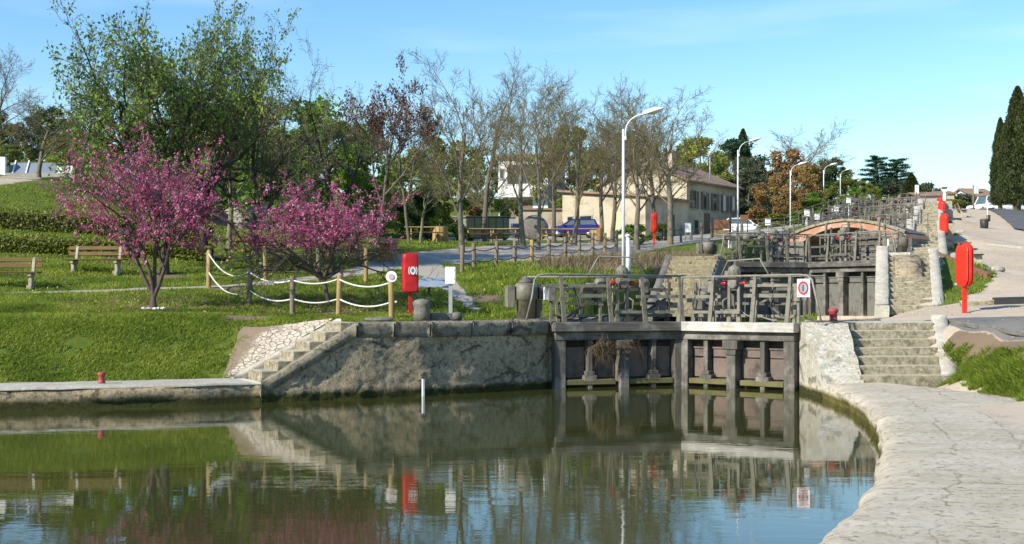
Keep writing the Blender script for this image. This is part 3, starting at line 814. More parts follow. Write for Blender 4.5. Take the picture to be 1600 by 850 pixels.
# coping blocks along the top
top = resample(HIGHW, .05)
acc, start, run = 0.0, None, []
nn = normals(top, 1)
first = next(i for i, p in enumerate(top) if ztop(p) >= 1.619)
i = first
while i < len(top) - 6:
    L = rnd.choice([18, 22, 26, 30])
    j = min(len(top) - 1, i + L)
    if len(top) - 1 - j < 10: j = len(top) - 1
    seg = top[i:j:3] + [top[j - 1] if j < len(top) - 1 else top[j]]
    jj = rnd.uniform(-.018, .018)
    mb = MB()
    loft(mb, seg, 1, lambda k, p: dense([(.44, 1.30), (.0 + jj, 1.315), (-.012 + jj, 1.60), (.03, 1.645), (.48, 1.65), (.95, 1.645), (1.0, 1.4)], .09))
    rough(mb, .016, 3.0).build('coping_stone', M['coping_dark'], hw, hw.location)
    i = j
# the sloped blocks beside the stair
mb = MB()
seg = [p for p in top if (p - S0).dot((S1 - S0).normalized()) > -.1 and ztop(p) < 1.619]
loft(mb, seg[::3], 1, lambda k, p: dense([(.30, ztop(p) - .30), (-.005, ztop(p) - .28), (-.012, ztop(p) - .015), (.02, ztop(p) + .0), (.30, ztop(p) - .005), (.34, ztop(p) - .4)], .09))
rough(mb, .018, 3.0).build('sloping_coping', M['coping_dark'], hw, hw.location)
# white gauge post set in the foot of the wall
gp = W(660, 619, 27.0)
MB().box((gp.x + .02, gp.y - .05, .10), (.045, .05, .56), rz=R(27)).build('gauge_strip', M['white_paint'], hw, hw.location)

# little stair up the bank
dS = (S1 - S0).normalized(); nS = Vector((-dS.y, dS.x))
st = thing('stone_stairs', 'narrow pale stone steps climbing the bank behind the dark wall corner', 'stairs', (S0.x, S0.y, .4))
n = 6
runL = (S1 - S0).length
for k in range(n):
    a, b = S0 + dS * (runL * k / n + .06), S0 + dS * (runL * (k + 1) / n + .10)
    zt_ = .44 + (1.65 - .44) * (k + 1) / n
    poly = [a + nS * .18, b + nS * .18, b + nS * 1.15, a + nS * 1.15]
    mb = MB().prism([tuple(p) for p in poly], .1, zt_)
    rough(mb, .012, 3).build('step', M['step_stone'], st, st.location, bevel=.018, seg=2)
a, b = S0 + nS * 1.16 - dS * .25, S1 + nS * 1.16 + dS * .1
mb = MB()
for k in range(9):
    pass
ln = resample([a, b], .2)
loft(mb, ln, 1, lambda k, p: dense([(0, .0), (0.0, .44 + 1.24 * max(0, min(1, (p - a).length / (b - a).length))), (.03, .47 + 1.24 * max(0, min(1, (p - a).length / (b - a).length))), (.30, .47 + 1.24 * max(0, min(1, (p - a).length / (b - a).length))), (.33, 0)], .12))
rough(mb, .012, 2.5).build('sloping_kerb', M['kerb_stone'], st, st.location)
# paved bank beside it
rows = []; earth = []
nu, nv = 40, 26
for v_ in range(nv + 1):
    row = []
    for u_ in range(nu + 1):
        u, v = u_ / nu, v_ / nv
        base = (S0 + nS * 1.46 - dS * .1).lerp(S1 + nS * 1.46, v)
        p = base - dS * (u * (.36 + 1.15 * v) * (1 + .12 * noise.noise(Vector((v * 3, 1, 2))))) + nS * (v * u * 1.9)
        w_ = u ** 1.3
        z = (.45 + 1.26 * v) * (1 - w_) + max(.45, hz(p.x, p.y) + .035) * w_
        z += noise.noise(Vector((p.x * 4, p.y * 4, 0))) * .025
        row.append((p.x, p.y, z))
        earth.append(u * .85 - .10 + (.15 if v > .92 else 0))
    rows.append(row)
vv = np.array(rows).reshape(-1, 3)
ii = np.arange((nu + 1) * (nv + 1)).reshape(nv + 1, nu + 1)
ff = np.stack([ii[:-1, :-1], ii[1:, :-1], ii[1:, 1:], ii[:-1, 1:]], -1).reshape(-1, 4)
structure(np_mesh('bank_paving', vv, ff, M['paving'], None, {'earth': ('POINT', earth)}, True))

# right-hand quay: worn flagstones with a rounded edge
pts = resample(QUAY, .08)
def pr(i, p):
    w_ = float(np.interp(p.y, [-9, 5, 12, 18, 23, 26, 28.6], [6, 6, 5.0, 3.8, 2.6, 1.3, .5]))
    pr_ = [(.07, -1.0), (.05, .0), (.03, .08), (.0, .16), (.02, .23), (.07, .285), (.17, .325), (.32, .345), (.6, .352)]
    k = 14
    return pr_ + [(.6 + (w_ - .6) * (j + 1) / k, .355 + .012 * (j / k)) for j in range(k)] + [(w_ + .15, .25)]
mb = loft(MB(), pts, -1, pr)
for i, q in enumerate(mb.v):
    if q.z > -.5:
        d_ = 1.0 if q.z < .345 else .0
        mb.v[i] = q + Vector((noise.noise(q * 1.9), noise.noise(q * 1.9 + Vector((9, 0, 0))), 0)) * .075 * d_ + Vector((noise.noise(q * 6), noise.noise(q * 6 + Vector((9, 0, 0))), noise.noise(q * 4.5) * .7)) * .030 * (.0 + d_) + Vector((0, 0, noise.noise(q * 3.5) * .006)) + Vector((0, 0, noise.noise(q * 1.3) * .012))
quay = structure(mb.build('quay_pavement', M['quay_stone']))
cum = [0.0]
for a_, b_ in zip(pts, pts[1:]): cum.append(cum[-1] + (b_ - a_).length)
nrow = (len(mb.v)) // len(pts)
al = np.repeat(np.array(cum), nrow)
ac = np.zeros((len(pts), nrow))
for i_, p_ in enumerate(pts): ac[i_] = [q[0] for q in pr(i_, p_)]
for an_, vals in (('along', al), ('across', ac.ravel())):
    at_ = quay.data.attributes.new(an_, 'FLOAT', 'POINT'); at_.data.foreach_set('value', vals.astype(np.float32))

# ------------------------------------------------------------------ stairs, pillars and chamber walls up the lock flight
def flight(label, bl, br, tl, tr, z0, z1, n, cheek_l=None, cheek_r=True, mat='step_stone', group=None):
    bl, br, tl, tr = map(Vector, (bl, br, tl, tr))
    t = thing('stone_stairs', label, 'stairs', ((bl.x + br.x) / 2, bl.y, z0), 0, group)
    for k in range(n):
        a0, a1 = k / n, (k + 1) / n
        L0, R0 = bl.lerp(tl, a0), br.lerp(tr, a0)
        L1, R1 = bl.lerp(tl, min(1.06, a1 + .35 / n)), br.lerp(tr, min(1.06, a1 + .35 / n))
        z = z0 + (z1 - z0) * (k + 1) / n
        nsub = 6
        mb = MB()
        f0 = [L0.lerp(R0, j / nsub) for j in range(nsub + 1)]; b0 = [L1.lerp(R1, j / nsub) for j in range(nsub + 1)]
        poly = [tuple(p) for p in f0] + [tuple(p) for p in b0[::-1]]
        mb.prism(poly, z - (z1 - z0) / n - .12, z)
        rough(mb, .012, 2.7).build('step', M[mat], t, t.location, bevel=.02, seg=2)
    if cheek_r:
        w = .34
        d = (tr - br).normalized(); nn_ = Vector((d.y, -d.x))
        a, b = br - d * .12, tr + d * .2
        ln = resample([a, b], .22)
        T = (b - a).length
        mb = loft(MB(), ln, -1, lambda k, p: dense([(-.005, z0 - .3), (-.005, z0 + .12 + (z1 - z0 + .03) * (p - a).length / T), (.03, z0 + .15 + (z1 - z0 + .03) * (p - a).length / T), (w, z0 + .15 + (z1 - z0 + .03) * (p - a).length / T), (w + .06, z0 - .4)], .15))
        rough(mb, .008, 2.4).build('side_kerb', M['kerb_stone'], t, t.location)
    return t
def wedge(mb, fl, fr, tl, tr, bl, br, z0, z1, bow=.0):
    "battered block: sloping front face from (fl,fr) at z0 to (tl,tr) at z1, flat top back to (bl,br)"
    fl, fr, tl, tr, bl, br = map(Vector, (fl, fr, tl, tr, bl, br))
    n, m = 14, 8
    rows = []
    for k in range(n + 1):
        t = k / n
        e = t
        L, R_ = fl.lerp(tl, e), fr.lerp(tr, e)
        z = z0 + (z1 - z0) * (1 - (1 - t) ** 1.0)
        rows.append([Vector((*L.lerp(R_, j / m), z)) for j in range(m + 1)])
    for k in range(1, 7):
        t = k / 6
        L, R_ = tl.lerp(bl, t), tr.lerp(br, t)
        rows.append([Vector((*L.lerp(R_, j / m), z1)) for j in range(m + 1)])
    b = len(mb.v)
    mb.grid(rows, True)
    # sides down to the ground
    for side in (0, m):
        lo = []; hi = [r[side] for r in rows]
        rr = []
        for h_ in hi:
            rr.append([Vector((h_.x, h_.y, z0 - 1.2 + (h_.z - z0 + 1.2) * q)) for q in (0, .25, .5, .75, 1)])
        mb.grid(rr if side == m else [x[::-1] for x in rr], False)
    mb.grid([[Vector((r.x, r.y, z0 - 1.2)) for r in rows[0]], rows[0]], False)
    mb.grid([rows[-1], [Vector((r.x, r.y, z0 - 1.2)) for r in rows[-1]]], False)
    return mb

FL = [  # bottom-left, bottom-right, top-left, top-right, z0, z1, steps
 ((7.46, 26.05), (9.22, 26.05), (7.86, 29.3), (10.12, 29.3), .34, 1.60, 7),
 ((11.85, 38.2), (13.15, 38.0), (13.8, 44.6), (15.2, 44.4), 1.80, 3.86, 11),
 ((17.24, 52.5), (18.34, 52.2), (20.25, 61.0), (21.2, 60.7), 3.95, 5.95, 11),
 ((24.2, 72), (25.2, 71.7), (26.9, 80), (27.9, 79.7), 6.1, 8.1, 11),
 ((30.9, 91), (31.9, 90.7), (33.5, 99), (34.5, 98.7), 8.3, 10.2, 11)]
FLAB = ['wide worn stone steps rising from the flagstone quay beside the pale pillar',
 'long flight of stone steps behind the wide ones, between white sloping kerbs',
 'stone steps beyond the long flight, beside the brick bridge end',
 'distant stone steps above the brick bridge beside the upper gates',
 'topmost far stone steps near the crest of the lock flight']
for F, lab in zip(FL, FLAB): flight(lab, *F)
pil = thing('stone_pillar', 'massive pale weathered stone pillar between the gate and the wide steps', 'pillar', (7.2, 27.5, 0))
mb = wedge(MB(), (6.72, 25.9), (7.50, 25.75), (6.72, 28.0), (7.72, 28.0), (6.78, 30.2), (7.95, 30.2), .25, 1.60)
rough(mb, .035, 1.7).build('pillar_block', M['pillar_stone'], pil, pil.location, bevel=.05, seg=2)
mb = MB().prism([(7.5, 29.35), (10.5, 29.35), (10.5, 31.2), (7.5, 31.2)], 1.2, 1.612)
rough(mb, .012, 2).build('landing_slab', M['kerb_stone'], pil, pil.location, bevel=.03, seg=2)
for k, (F, lab) in enumerate(zip(FL[1:], ['pale stone abutment block at the foot of the long flight of steps', 'stone abutment block beside the brick bridge and its steps', 'far stone abutment block above the brick bridge', 'topmost stone abutment block by the uppermost gate'])):
    bl, tl = Vector(F[0]), Vector(F[2])
    g = GATES[k + 1]
    hr = Vector(g[2])
    t = thing('stone_pillar', lab, 'pillar', (hr.x + .4, hr.y - 3, F[4]))
    z0, z1 = F[4] - .1, F[5]
    # block face towards the viewer then the sloping kerb beside the steps
    x0 = hr.x - 1.05
    mb = wedge(MB(), (x0 - .35, tl.y - 1.0), (x0 + .75, tl.y - 1.2), (x0 - .3, tl.y - .6), (x0 + .8, tl.y - .7), (hr.x + .02, hr.y), (hr.x + 1.2, hr.y), z0, z1 + .02)
    rough(mb, .03, 1.7).build('pillar_block', M['pillar_stone'] if k == 0 else M['pale_stone'], t, t.location, bevel=.05, seg=2)
    d = (tl - bl).normalized()
    a, b = bl - d * .3, tl + d * .1
    ln = resample([a, b], .25); T = (b - a).length
    mb = loft(MB(), ln, 1, lambda q, p: dense([(.0, z0 - .3), (0, z0 + .25 + (z1 - z0) * (p - a).length / T), (.04, z0 + .28 + (z1 - z0) * (p - a).length / T), (.42, z0 + .28 + (z1 - z0) * (p - a).length / T), (.46, z0 - .4)], .2))
    rough(mb, .02, 2).build('sloping_kerb', M['kerb_stone'], t, t.location)
# chamber walls
CWL = [('dark stone wall lining the near lock chamber on the grassy side', 'dark stone wall lining the near lock chamber on the steps side'),
 ('stone wall lining the chamber under the brick bridge, grassy side', 'stone wall lining the chamber under the brick bridge, steps side'),
 ('stone wall of the third chamber, beyond the bridge, grassy side', 'stone wall of the third chamber, beyond the bridge, steps side'),
 ('stone wall of the topmost chamber, grassy side', 'stone wall of the topmost chamber, steps side')]
for i in range(4):
    z0, z1 = GATES[i][3], GATES[i + 1][3]
    for s_, (line, side) in enumerate(((CH[i][0], 1), (CH[i][1], -1))):
        pts = resample(line, .35); N = len(pts)
        t = thing('chamber_wall', CWL[i][s_], 'wall', (*line[6], z0))
        def zt2(k):
            u = k / (N - 1)
            return z0 + .03 + (z1 - z0) * float(smooth(.56, .80, np.array(u)))
        mb = loft(MB(), pts, side, lambda k, p: dense([(0, z0 - 2.0), (0, zt2(k) - .02), (.04, zt2(k)), (.85, zt2(k)), (.9, z0 - 1.0)], .3))
        rough(mb, .03, 1.5).build('wall_face', M['dark_wall'] if i == 0 else M['grey_stone'], t, t.location)
# stone stair on the left bank
F = ((4.6, 39.6), (6.1, 39.4), (6.05, 45.6), (7.75, 45.4))
lst = flight('steep ochre stone steps between dark sloping walls on the grassy side of the lock', *F, 1.72, 3.78, 12, cheek_r=False, mat='ochre_stone')
for (a, b, off, w) in ((Vector(F[0]), Vector(F[2]), -.02, .30), (Vector(F[1]), Vector(F[3]), -.25, .32)):
    d = (b - a).normalized()
    a2, b2 = a - d * .3, b + d * .3
    ln = resample([a2, b2], .25); T = (b2 - a2).length
    sd = 1 if off == -.02 else -1
    mb = loft(MB(), ln, sd, lambda q, p: dense([(off, 1.2), (off, 1.80 + 2.06 * (p - a2).length / T), (off + w, 1.82 + 2.06 * (p - a2).length / T), (off + w + .03, 1.0)], .2))
    rough(mb, .022, 2).build('sloping_wall', M['grey_stone'], lst, lst.location)
# ------------------------------------------------------------------ brick bridge over the flight
def bridge():
    A, B = Vector((13.1, 57.6)), Vector((17.35, 53.9))     # springing line from left to right, front face
    d = (B - A).normalized(); L = (B - A).length
    rz = math.atan2(d.y, d.x)
    t = thing('arch_bridge', 'low terracotta brick arch bridge crossing the locks under a metal railing', 'bridge', (A.x, A.y, 0), rz)
    D = 2.6
    ztop = lambda x: 5.76 - .62 * abs((x - L * .5) / (L * .5)) ** 1.8
    zin = lambda x: 5.50 - .58 * abs((x - L * .5) / (L * .36)) ** 2.2
    n = 48; x0, x1 = -.25, L + .1
    mb = MB(); cp = MB()
    xs = [x0 + (x1 - x0) * k / n for k in range(n + 1)]
    lo = lambda x: max(zin(x), 4.92) if abs(x - L / 2) < L * .36 else 4.92
    rows = [[(x, 0, lo(x)), (x, 0, ztop(x)), (x, D, ztop(x)), (x, D, lo(x))] for x in xs]
    mb.grid(rows, False, closed=True)
    mb.f.append([0, 1, 2, 3]); mb.sm.append(False)
    b = n * 4
    mb.f.append([b + 3, b + 2, b + 1, b]); mb.sm.append(False)
    mb.build('arch', M['brick'], t)
    rows = [[(x, -.09, ztop(x) + .012), (x, -.09, ztop(x) + .13), (x, .22, ztop(x) + .14), (x, .23, ztop(x) + .012)] for x in xs]
    cp.grid(rows, False, closed=True)
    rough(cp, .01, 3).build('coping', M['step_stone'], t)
    # arch ring, a little proud
    rg = MB()
    xr = [L / 2 + L * .36 * (-1 + 2 * k / 40) for k in range(41)]
    rows = [[(x, -.035, max(zin(x), 4.92)), (x, -.035, max(zin(x), 4.92) + .22), (x, .1, max(zin(x), 4.92) + .22), (x, .1, max(zin(x), 4.92))] for x in xr]
    rg.grid(rows, False, closed=True); rg.build('arch_ring', M['brick'], t)
    dk = MB().grid([[(x, .235, ztop(x) + .05), (x, D - .2, ztop(x) + .05)] for x in xs], True)
    dk.build('deck', M['asphalt'], t)
    for yy in (.05, D - .12):
        r = MB()
        xa = [x0 - 3.0] + xs[::4] + [x1 + .2]
        zz = lambda x: ztop(max(x0, min(x1, x))) + .13
        for x in xs[::6]: r.tube([(x, yy, zz(x)), (x, yy, zz(x) + .9)], .016, 6)
        for x in (x0 - 2.8, x0 - 1.4): r.tube([(x, yy, zz(x) - .5), (x, yy, zz(x) + .9)], .016, 6)
        for h in (.9, .58, .28): r.tube([(x, yy, zz(x) + h) for x in xa], .012, 6)
        for q in range(0, len(xs) - 6, 6): r.tube([(xs[q], yy, zz(xs[q]) + .28), (xs[q + 6], yy, zz(xs[q + 6]) + .9)], .009, 5)
        r.build('railing', M['machine_dark'], t)
    MB().bb(x0, L * .14 - .003, .006, D - .006, 2.0, 4.916).build('abutment', M['grey_stone'], t)
    MB().bb(L * .86 + .003, x1, .006, D - .006, 2.0, 4.916).build('abutment', M['grey_stone'], t)
bridge()

# ------------------------------------------------------------------ lock gates
def gate_leaf(heel, mitre, zd, zw, left, label, group, detail=2, pale=False, sign=None):
    h, m = Vector(heel), Vector(mitre)
    d = m - h; L = d.length - .03
    rz = math.atan2(d.y, d.x)
    s = -1 if left else 1            # local y towards the lower water
    t = thing('lock_gate', label, 'lock gate', (h.x, h.y, zw), rz, group)
    H = zd - zw
    Y = lambda a: a * s
    def bb(mb, x0, x1, ya, yb, z0, z1): return mb.bb(x0, x1, min(Y(ya), Y(yb)), max(Y(ya), Y(yb)), z0, z1)
    wood = M['timber_pale'] if pale else M['timber']
    # planking behind
    bb(MB(), .05, L, -.16, -.06, -.9, H - .26).build('planking', M['timber_dark'], t)
    # posts
    xs = [(.14, .28), (L * .27, .12), (L * .52, .24), (L * .76, .12), (L - .15, .26)]
    for k, (x, w) in enumerate(xs):
        mb = MB(); dep = .30 if w > .2 else .20
        if k in (0, 4): dep = .24
        bb(mb, x - w / 2, x + w / 2, -.055, dep, -.9, H - .44)
        if k == 2:     # bracket under the beam
            mb.prism([(x - w / 2, Y(.0)), (x + w / 2, Y(.0)), (x + w / 2, Y(dep)), (x - w / 2, Y(dep))][::(1 if s > 0 else 1)], H - .9, H - .445) if False else None
            bb(mb, x - w * .85, x + w * .85, .0, dep + .06, H - .66, H - .442)
            bb(mb, x - w * .62, x + w * .62, .0, dep + .03, H - .80, H - .66)
        if w < .2:
            bb(mb, x - .17, x + .17, -.05, dep + .02, .15, .30)
            bb(mb, x - .11, x + .11, -.05, dep + .02, .30, .40)
        rough(mb, .006, 3).build('post', M['timber_post'], t, bevel=.012)
    # steel plates between the posts
    for k in range(4):
        a = xs[k][0] + xs[k][1] / 2 + .10; b = xs[k + 1][0] - xs[k + 1][1] / 2 - .03
        mb = MB(); bb(mb, a, b, -.05, -.015, .24, H - .62)
        bb(mb, a - .02, b + .01, -.015, .02, H - .66, H - .62)
        mb.build('plate', M['gate_plate'] if zw < 1 else M['plate_grey'], t)
    for (a, b) in ((.30, L * .52 - .2), (L * .52 + .16, L - .3)):
        bb(MB(), a, b, .0, .22, .07, .20).build('bottom_rail', M['moss_rail'], t, bevel=.012)
    # beams
    mb = MB(); bb(mb, .0, L, -.20, .26, H - .44, H - .232); rough(mb, .006, 3).build('head_beam', M['timber'], t, bevel=.015)
    mb = MB()
    seg = 10; x0, x1 = -.06, L + .0
    for k in range(seg):
        a, b = x0 + (x1 - x0) * k / seg, x0 + (x1 - x0) * (k + 1) / seg
    bb(mb, x0, x1, -.25, .40, H - .23, H)
    mb.jitter(.004, 3).build('deck_beam', wood, t, bevel=.018, seg=2)
    # walkway frame
    rail = MB(); ye = .35
    xe0 = -.62 if detail == 2 else -.3
    r_ = .026
    if left:
        rail.tube([(xe0 - .16, Y(ye), H + .02), (xe0 + .0, Y(ye), H + .62), (xe0 + .06, Y(ye), H + 1.02), (xe0 + .16, Y(ye), H + 1.12), (xe0 + .3, Y(ye), H + 1.15), (L - .05, Y(ye), H + 1.13)], r_, 8)
    else:
        rail.tube([(xe0 - .10, Y(ye), H + .05), (xe0 - .0, Y(ye), H + .5), (xe0 + .12, Y(ye), H + 1.0), (xe0 + .24, Y(ye), H + 1.10), (xe0 + .45, Y(ye), H + 1.12), (L - .02, Y(ye), H + 1.10), (L - .0, Y(ye), H + 1.0)], r_, 8)
    rail.tube([(xe0 + .1, Y(-.3), H + 1.1), (L - .1, Y(-.3), H + 1.1)], .02, 6)
    for x in (.35, L * .5, L - .3): rail.tube([(x, Y(-.3), H), (x, Y(-.3), H + 1.1)], .018, 6)
    rail.build('handrail', M['rail_steel'], t)
    ups = [.16, L * .40, L * .66, L - .16] if left else [.10, L * .32, L * .68, L - .12]
    for x in ups:
        mb = MB()
        mb.bar((x + .05, Y(ye - .02), H), (x - .02, Y(ye), H + .62), .10, .05, (0, 1, 0))
        mb.bar((x - .02, Y(ye), H + .60), (x - .05, Y(ye - .01), H + 1.13), .075, .05, (0, 1, 0))
        mb.build('upright', M['machine'], t)
    mb = MB()
    mb.bar((xe0 + .12, Y(ye - .06), H + .88), (L * .40, Y(ye - .06), H + .88), .05, .07)
    mb.bar((.2, Y(ye - .14), H + .64), (L * .42, Y(ye - .14), H + .64), .05, .09)
    mb.bar((L * .62, Y(ye - .14), H + .62), (L - .1, Y(ye - .14), H + .62), .05, .08)
    mb.bar((.2, Y(-.22), H + .15), (L - .15, Y(-.22), H + .15), .06, .07)
    mb.bar((L * .45, Y(ye - .10), H + .24), (L - .3, Y(ye - .10), H + .24), .05, .07)
    mb.build('mid_rail', M['machine'] if zw < 1 else M['machine_dark'], t)
    # paddle gear
    xm = L * .52; yg = .12
    g = MB()
    g.lathe([(.10, 0), (.145, .02), (.15, .20), (.13, .25), (.06, .29), (.05, .31)], 14, (xm, Y(yg), H + 1.08))
    for a in range(10):
        an = a * math.pi / 5
        g.bar((xm + .148 * math.cos(an), Y(yg) + .148 * math.sin(an), H + 1.11), (xm + .148 * math.cos(an), Y(yg) + .148 * math.sin(an), H + 1.27), .018, .02, (math.cos(an), math.sin(an), 0))
    bb(g, xm + .14, xm + .23, yg - .07, yg + .07, H + 1.13, H + 1.24)
    g.build('motor', M['machine'], t)
    g = MB()
    bb(g, xm - .12, xm + .12, yg - .13, yg + .13, H + .86, H + 1.08)
    g.lathe([(.11, -.14), (.125, -.1), (.125, .1), (.11, .14)], 12, (xm, Y(yg), H + .92), Matrix.Rotation(R(90), 3, 'X'))
    g.build('gearbox', M['machine'], t, bevel=.015)
    for sx in (-1, 1):
        g = MB(); xg = xm + sx * .58
        g.lathe([(.08, -.13), (.125, -.10), (.135, 0), (.125, .10), (.08, .13)], 12, (xg, Y(yg), H + .94), Matrix.Rotation(R(90), 3, 'Y'))
        bb(g, xg - .09, xg + .09, yg - .12, yg + .12, H + .72, H + .93)
        g.build('side_gearbox', M['machine'], t)
        g = MB(); g.lathe([(.055, -.06), (.062, -.05), (.062, .05), (.055, .06)], 10, (xm + sx * .27, Y(yg), H + .95), Matrix.Rotation(R(90), 3, 'Y'))
        g.build('red_coupling', M['deep_red'], t)
    g = MB()
    g.tube([(xm - .62, Y(yg), H + .95), (xm + .62, Y(yg), H + .95)], .024, 8)
    g.tube([(xm - .95, Y(yg), H + .93), (xm - .6, Y(yg), H + .93)], .02, 8)
    g.build('drive_shaft', M['rail_steel'], t)
    for x in (xm - .13, xm + .13):
        g = MB(); bb(g, x - .035, x + .035, yg - .03, yg + .04, H - .15 if False else H + .004, H + .86)
        bb(g, x - .055, x + .055, yg - .05, yg + .05, H + .004, H + .12)
        g.build('rack_rod', M['machine'], t)
    g = MB()
    g.bar((xm - .2, Y(yg + .06), H + .28), (xm + .34, Y(yg + .06), H + .28), .05, .06)
    g.tube([(xm - .9, Y(yg), H + .55), (xm - .74, Y(yg + .05), H + .46)], .035, 6)
    g.tube([(xm + .13, Y(yg), H + .62), (xm + .26, Y(yg + .1), H + .52), (xm + .24, Y(yg + .1), H + .3)], .02, 6)
    for x in (xm - .58, xm + .58):
        bb(g, x - .03, x + .03, yg - .03, yg + .03, H + .004, H + .73)
        bb(g, x - .07, x + .07, yg - .04, yg + .04, H + .40, H + .52)
    g.build('paddle_linkage', M['machine'], t)
    # trapezoid pipe over the gear
    g = MB()
    if left: g.tube([(xm - .75, Y(-.3), H + 1.1), (xm - .45, Y(-.3), H + 1.62), (xm + .55, Y(-.3), H + 1.60), (xm + .95, Y(-.3), H + 1.1)], .02, 6)
    else: g.tube([(xm + .62, Y(-.3), H + 1.1), (xm + .42, Y(-.3), H + 1.5), (xm - .46, Y(-.3), H + 1.54), (xm - .72, Y(-.3), H + 1.12)], .02, 6)
    g.build('guard_pipe', M['rail_steel'], t)
    if zw < 1:          # lower gate: bars and braces on the far edge of the walkway
        for q_ in range(6):
            x = .25 + (L - .5) * q_ / 5
            g = MB(); g.bar((x, Y(-.24), H + .002), (x + (.05 if q_ % 2 else -.05), Y(-.26), H + .70 + .14 * (q_ % 3)), .07, .05, (0, 1, 0))
            g.build('frame_upright', M['machine_dark'] if q_ % 2 else M['machine'], t)
        g = MB()
        for z_ in (.45, .80): g.bar((.1, Y(-.29), H + z_), (L - .1, Y(-.29), H + z_), .04, .07)
        g.build('rear_frame', M['machine_dark'], t)
        for xa, xb in ((.35, L * .34), (L * .64, L - .3)):
            g = MB(); g.bar((xa, Y(-.1), H + .05), (xb, Y(-.1), H + .62), .05, .06); g.build('brace', M['machine_dark'], t)
        for xk in (.5, L - .55):
            g = MB(); g.tube([(xk, Y(.2), H + .85), (xk + .12, Y(.25), H + .4), (xk + .02, Y(.2), H + .12), (xk - .25, Y(.1), H + .05)], .02, 6); g.build('cable', M['black'], t)
        g = MB(); bb(g, L * .22, L * .30, .0, .16, H + .70, H + .90); g.build('junction_box', M['machine_dark'], t, bevel=.01)
        g = MB(); bb(g, L * .80, L * .87, .0, .14, H + .30, H + .52); g.build('junction_box', M['machine_dark'], t, bevel=.01)
    if detail == 1 or zw > 1:
        for q_ in range(9):
            x = .15 + (L - .3) * q_ / 8
            g = MB(); g.bar((x, Y(-.75), H - .1), (x + (.1 if q_ % 2 else -.1), Y(-.75), H + 1.25 + .2 * (q_ % 3)), .07, .07)
            g.build('frame_upright', M['machine_dark'] if q_ % 2 else M['machine'], t)
        g = MB()
        for z_ in (.35, .7, 1.05): g.bar((.0, Y(-.72), H + z_), (L, Y(-.72), H + z_), .05, .06)
        g.bar((.2, Y(-.7), H + .2), (L * .5, Y(-.7), H + 1.3), .05, .05); g.bar((L * .5, Y(-.7), H + 1.3), (L - .2, Y(-.7), H + .2), .05, .05)
        g.build('rear_frame', M['machine_dark'], t)
        for x_ in (L * .3, L * .72): MB().lathe([(.10, 0), (.2, .05), (.2, .3), (.1, .36)], 12, (x_, Y(-.72), H + .87)).build('winch_drum', M['machine'], t)
    # hoses and boxes
    g = MB()
    hp = [(.9, .10, .10), (.6, .12, .03), (.3, .10, .05), (.05, .02, .16), (-.3, -.1, .06)]
    g.tube([(a, Y(b), H + c + .02) for a, b, c in hp], .022, 6)
    g.tube([(L * .3, Y(.0), H + .06), (L * .42, Y(.06), H + .16), (L * .5, Y(.1), H + .34)], .018, 6)
    g.build('hose', M['black'] if left else M['rail_steel'], t)
    g = MB()
    xb = -.10
    bb(g, xb - .09, xb + .09, ye - .2, ye - .04, H + .5, H + .92)
    g.build('control_box', M['machine'], t, bevel=.012)
    bb(MB(), xb - .03, xb + .03, ye - .16, ye - .1, H + .0, H + .5).build('box_post', M['machine'], t)
    bb(MB(), xb - .16, xb - .095, ye - .2, ye - .10, H + .54, H + .90).build('white_plate', M['white_paint'], t)
    if sign:
        # white plate with a red ring and a dark upright bar
        xq = -.30
        bb(MB(), xq - .17, xq + .15, ye + .035, ye + .055, H + .60, H + 1.02).build('sign_plate', M['white_paint'], t, bevel=.004)
        def ring(r0, r1, y0, y1, xr=1.0, seg=28):
            q = MB()
            zc = H + .81
            rows = []
            for k in range(seg):
                a = 2 * math.pi * k / seg
                c_, s_ = math.cos(a), math.sin(a)
                rows.append([(xq - .01 + r0 * c_ * xr, Y(y0), zc + r0 * s_), (xq - .01 + r1 * c_ * xr, Y(y0), zc + r1 * s_), (xq - .01 + r1 * c_ * xr, Y(y1), zc + r1 * s_), (xq - .01 + r0 * c_ * xr, Y(y1), zc + r0 * s_)])
            rows.append(rows[0])
            return q.grid(rows, False, closed=True)
        ring(.115, .160, .056, .064, .82).build('red_ring', M['deep_red'], t)
        ring(.0, .112, .056, .060, .82).build('pale_disc', M['panel_blue'], t)
        bb(MB(), xq - .025, xq + .005, .0 + ye - .335, ye - .33, H + .72, H + .9) if False else None
        q = MB(); bb(q, xq - .022, xq + .008, .0604, .066, H + .735, H + .885); q.build('dark_bar', M['black'], t)
        for ch in t.children:
            if ch.name.split('.')[0] in ('red_ring', 'pale_disc', 'dark_bar'): ch.location = (0, Y(ye), 0)
    return t
GL = [('lower lock gate leaf in shade, dry reeds caught on it, beside the mottled wall', 'lower lock gate leaf lit by sun, with a red ring sign, beside the pale pillar'),
      ('second lock gate leaf in shade, beside the steep ochre steps', 'second lock gate leaf with pale steel plates, under the brick bridge'),
      ('third lock gate leaf just beyond the bridge, on the grassy side', 'third lock gate leaf just beyond the bridge, on the steps side'),
      ('fourth lock gate leaf with only its gear showing above the bridge, grassy side', 'fourth lock gate leaf with only its gear showing above the bridge, steps side'),
      ('topmost lock gate leaf at the crest of the flight, grassy side', 'topmost lock gate leaf at the crest of the flight, steps side')]
for k, (hl, mi, hr, zd, zw) in enumerate(GATES):
    gate_leaf(hl, mi, zd, zw, True, GL[k][0], 'lock gates up the staircase', 2 if k < 2 else 1)
    gate_leaf(hr, mi, zd, zw, False, GL[k][1], 'lock gates up the staircase', 2 if k < 2 else 1, pale=(k == 0), sign=(k == 0))

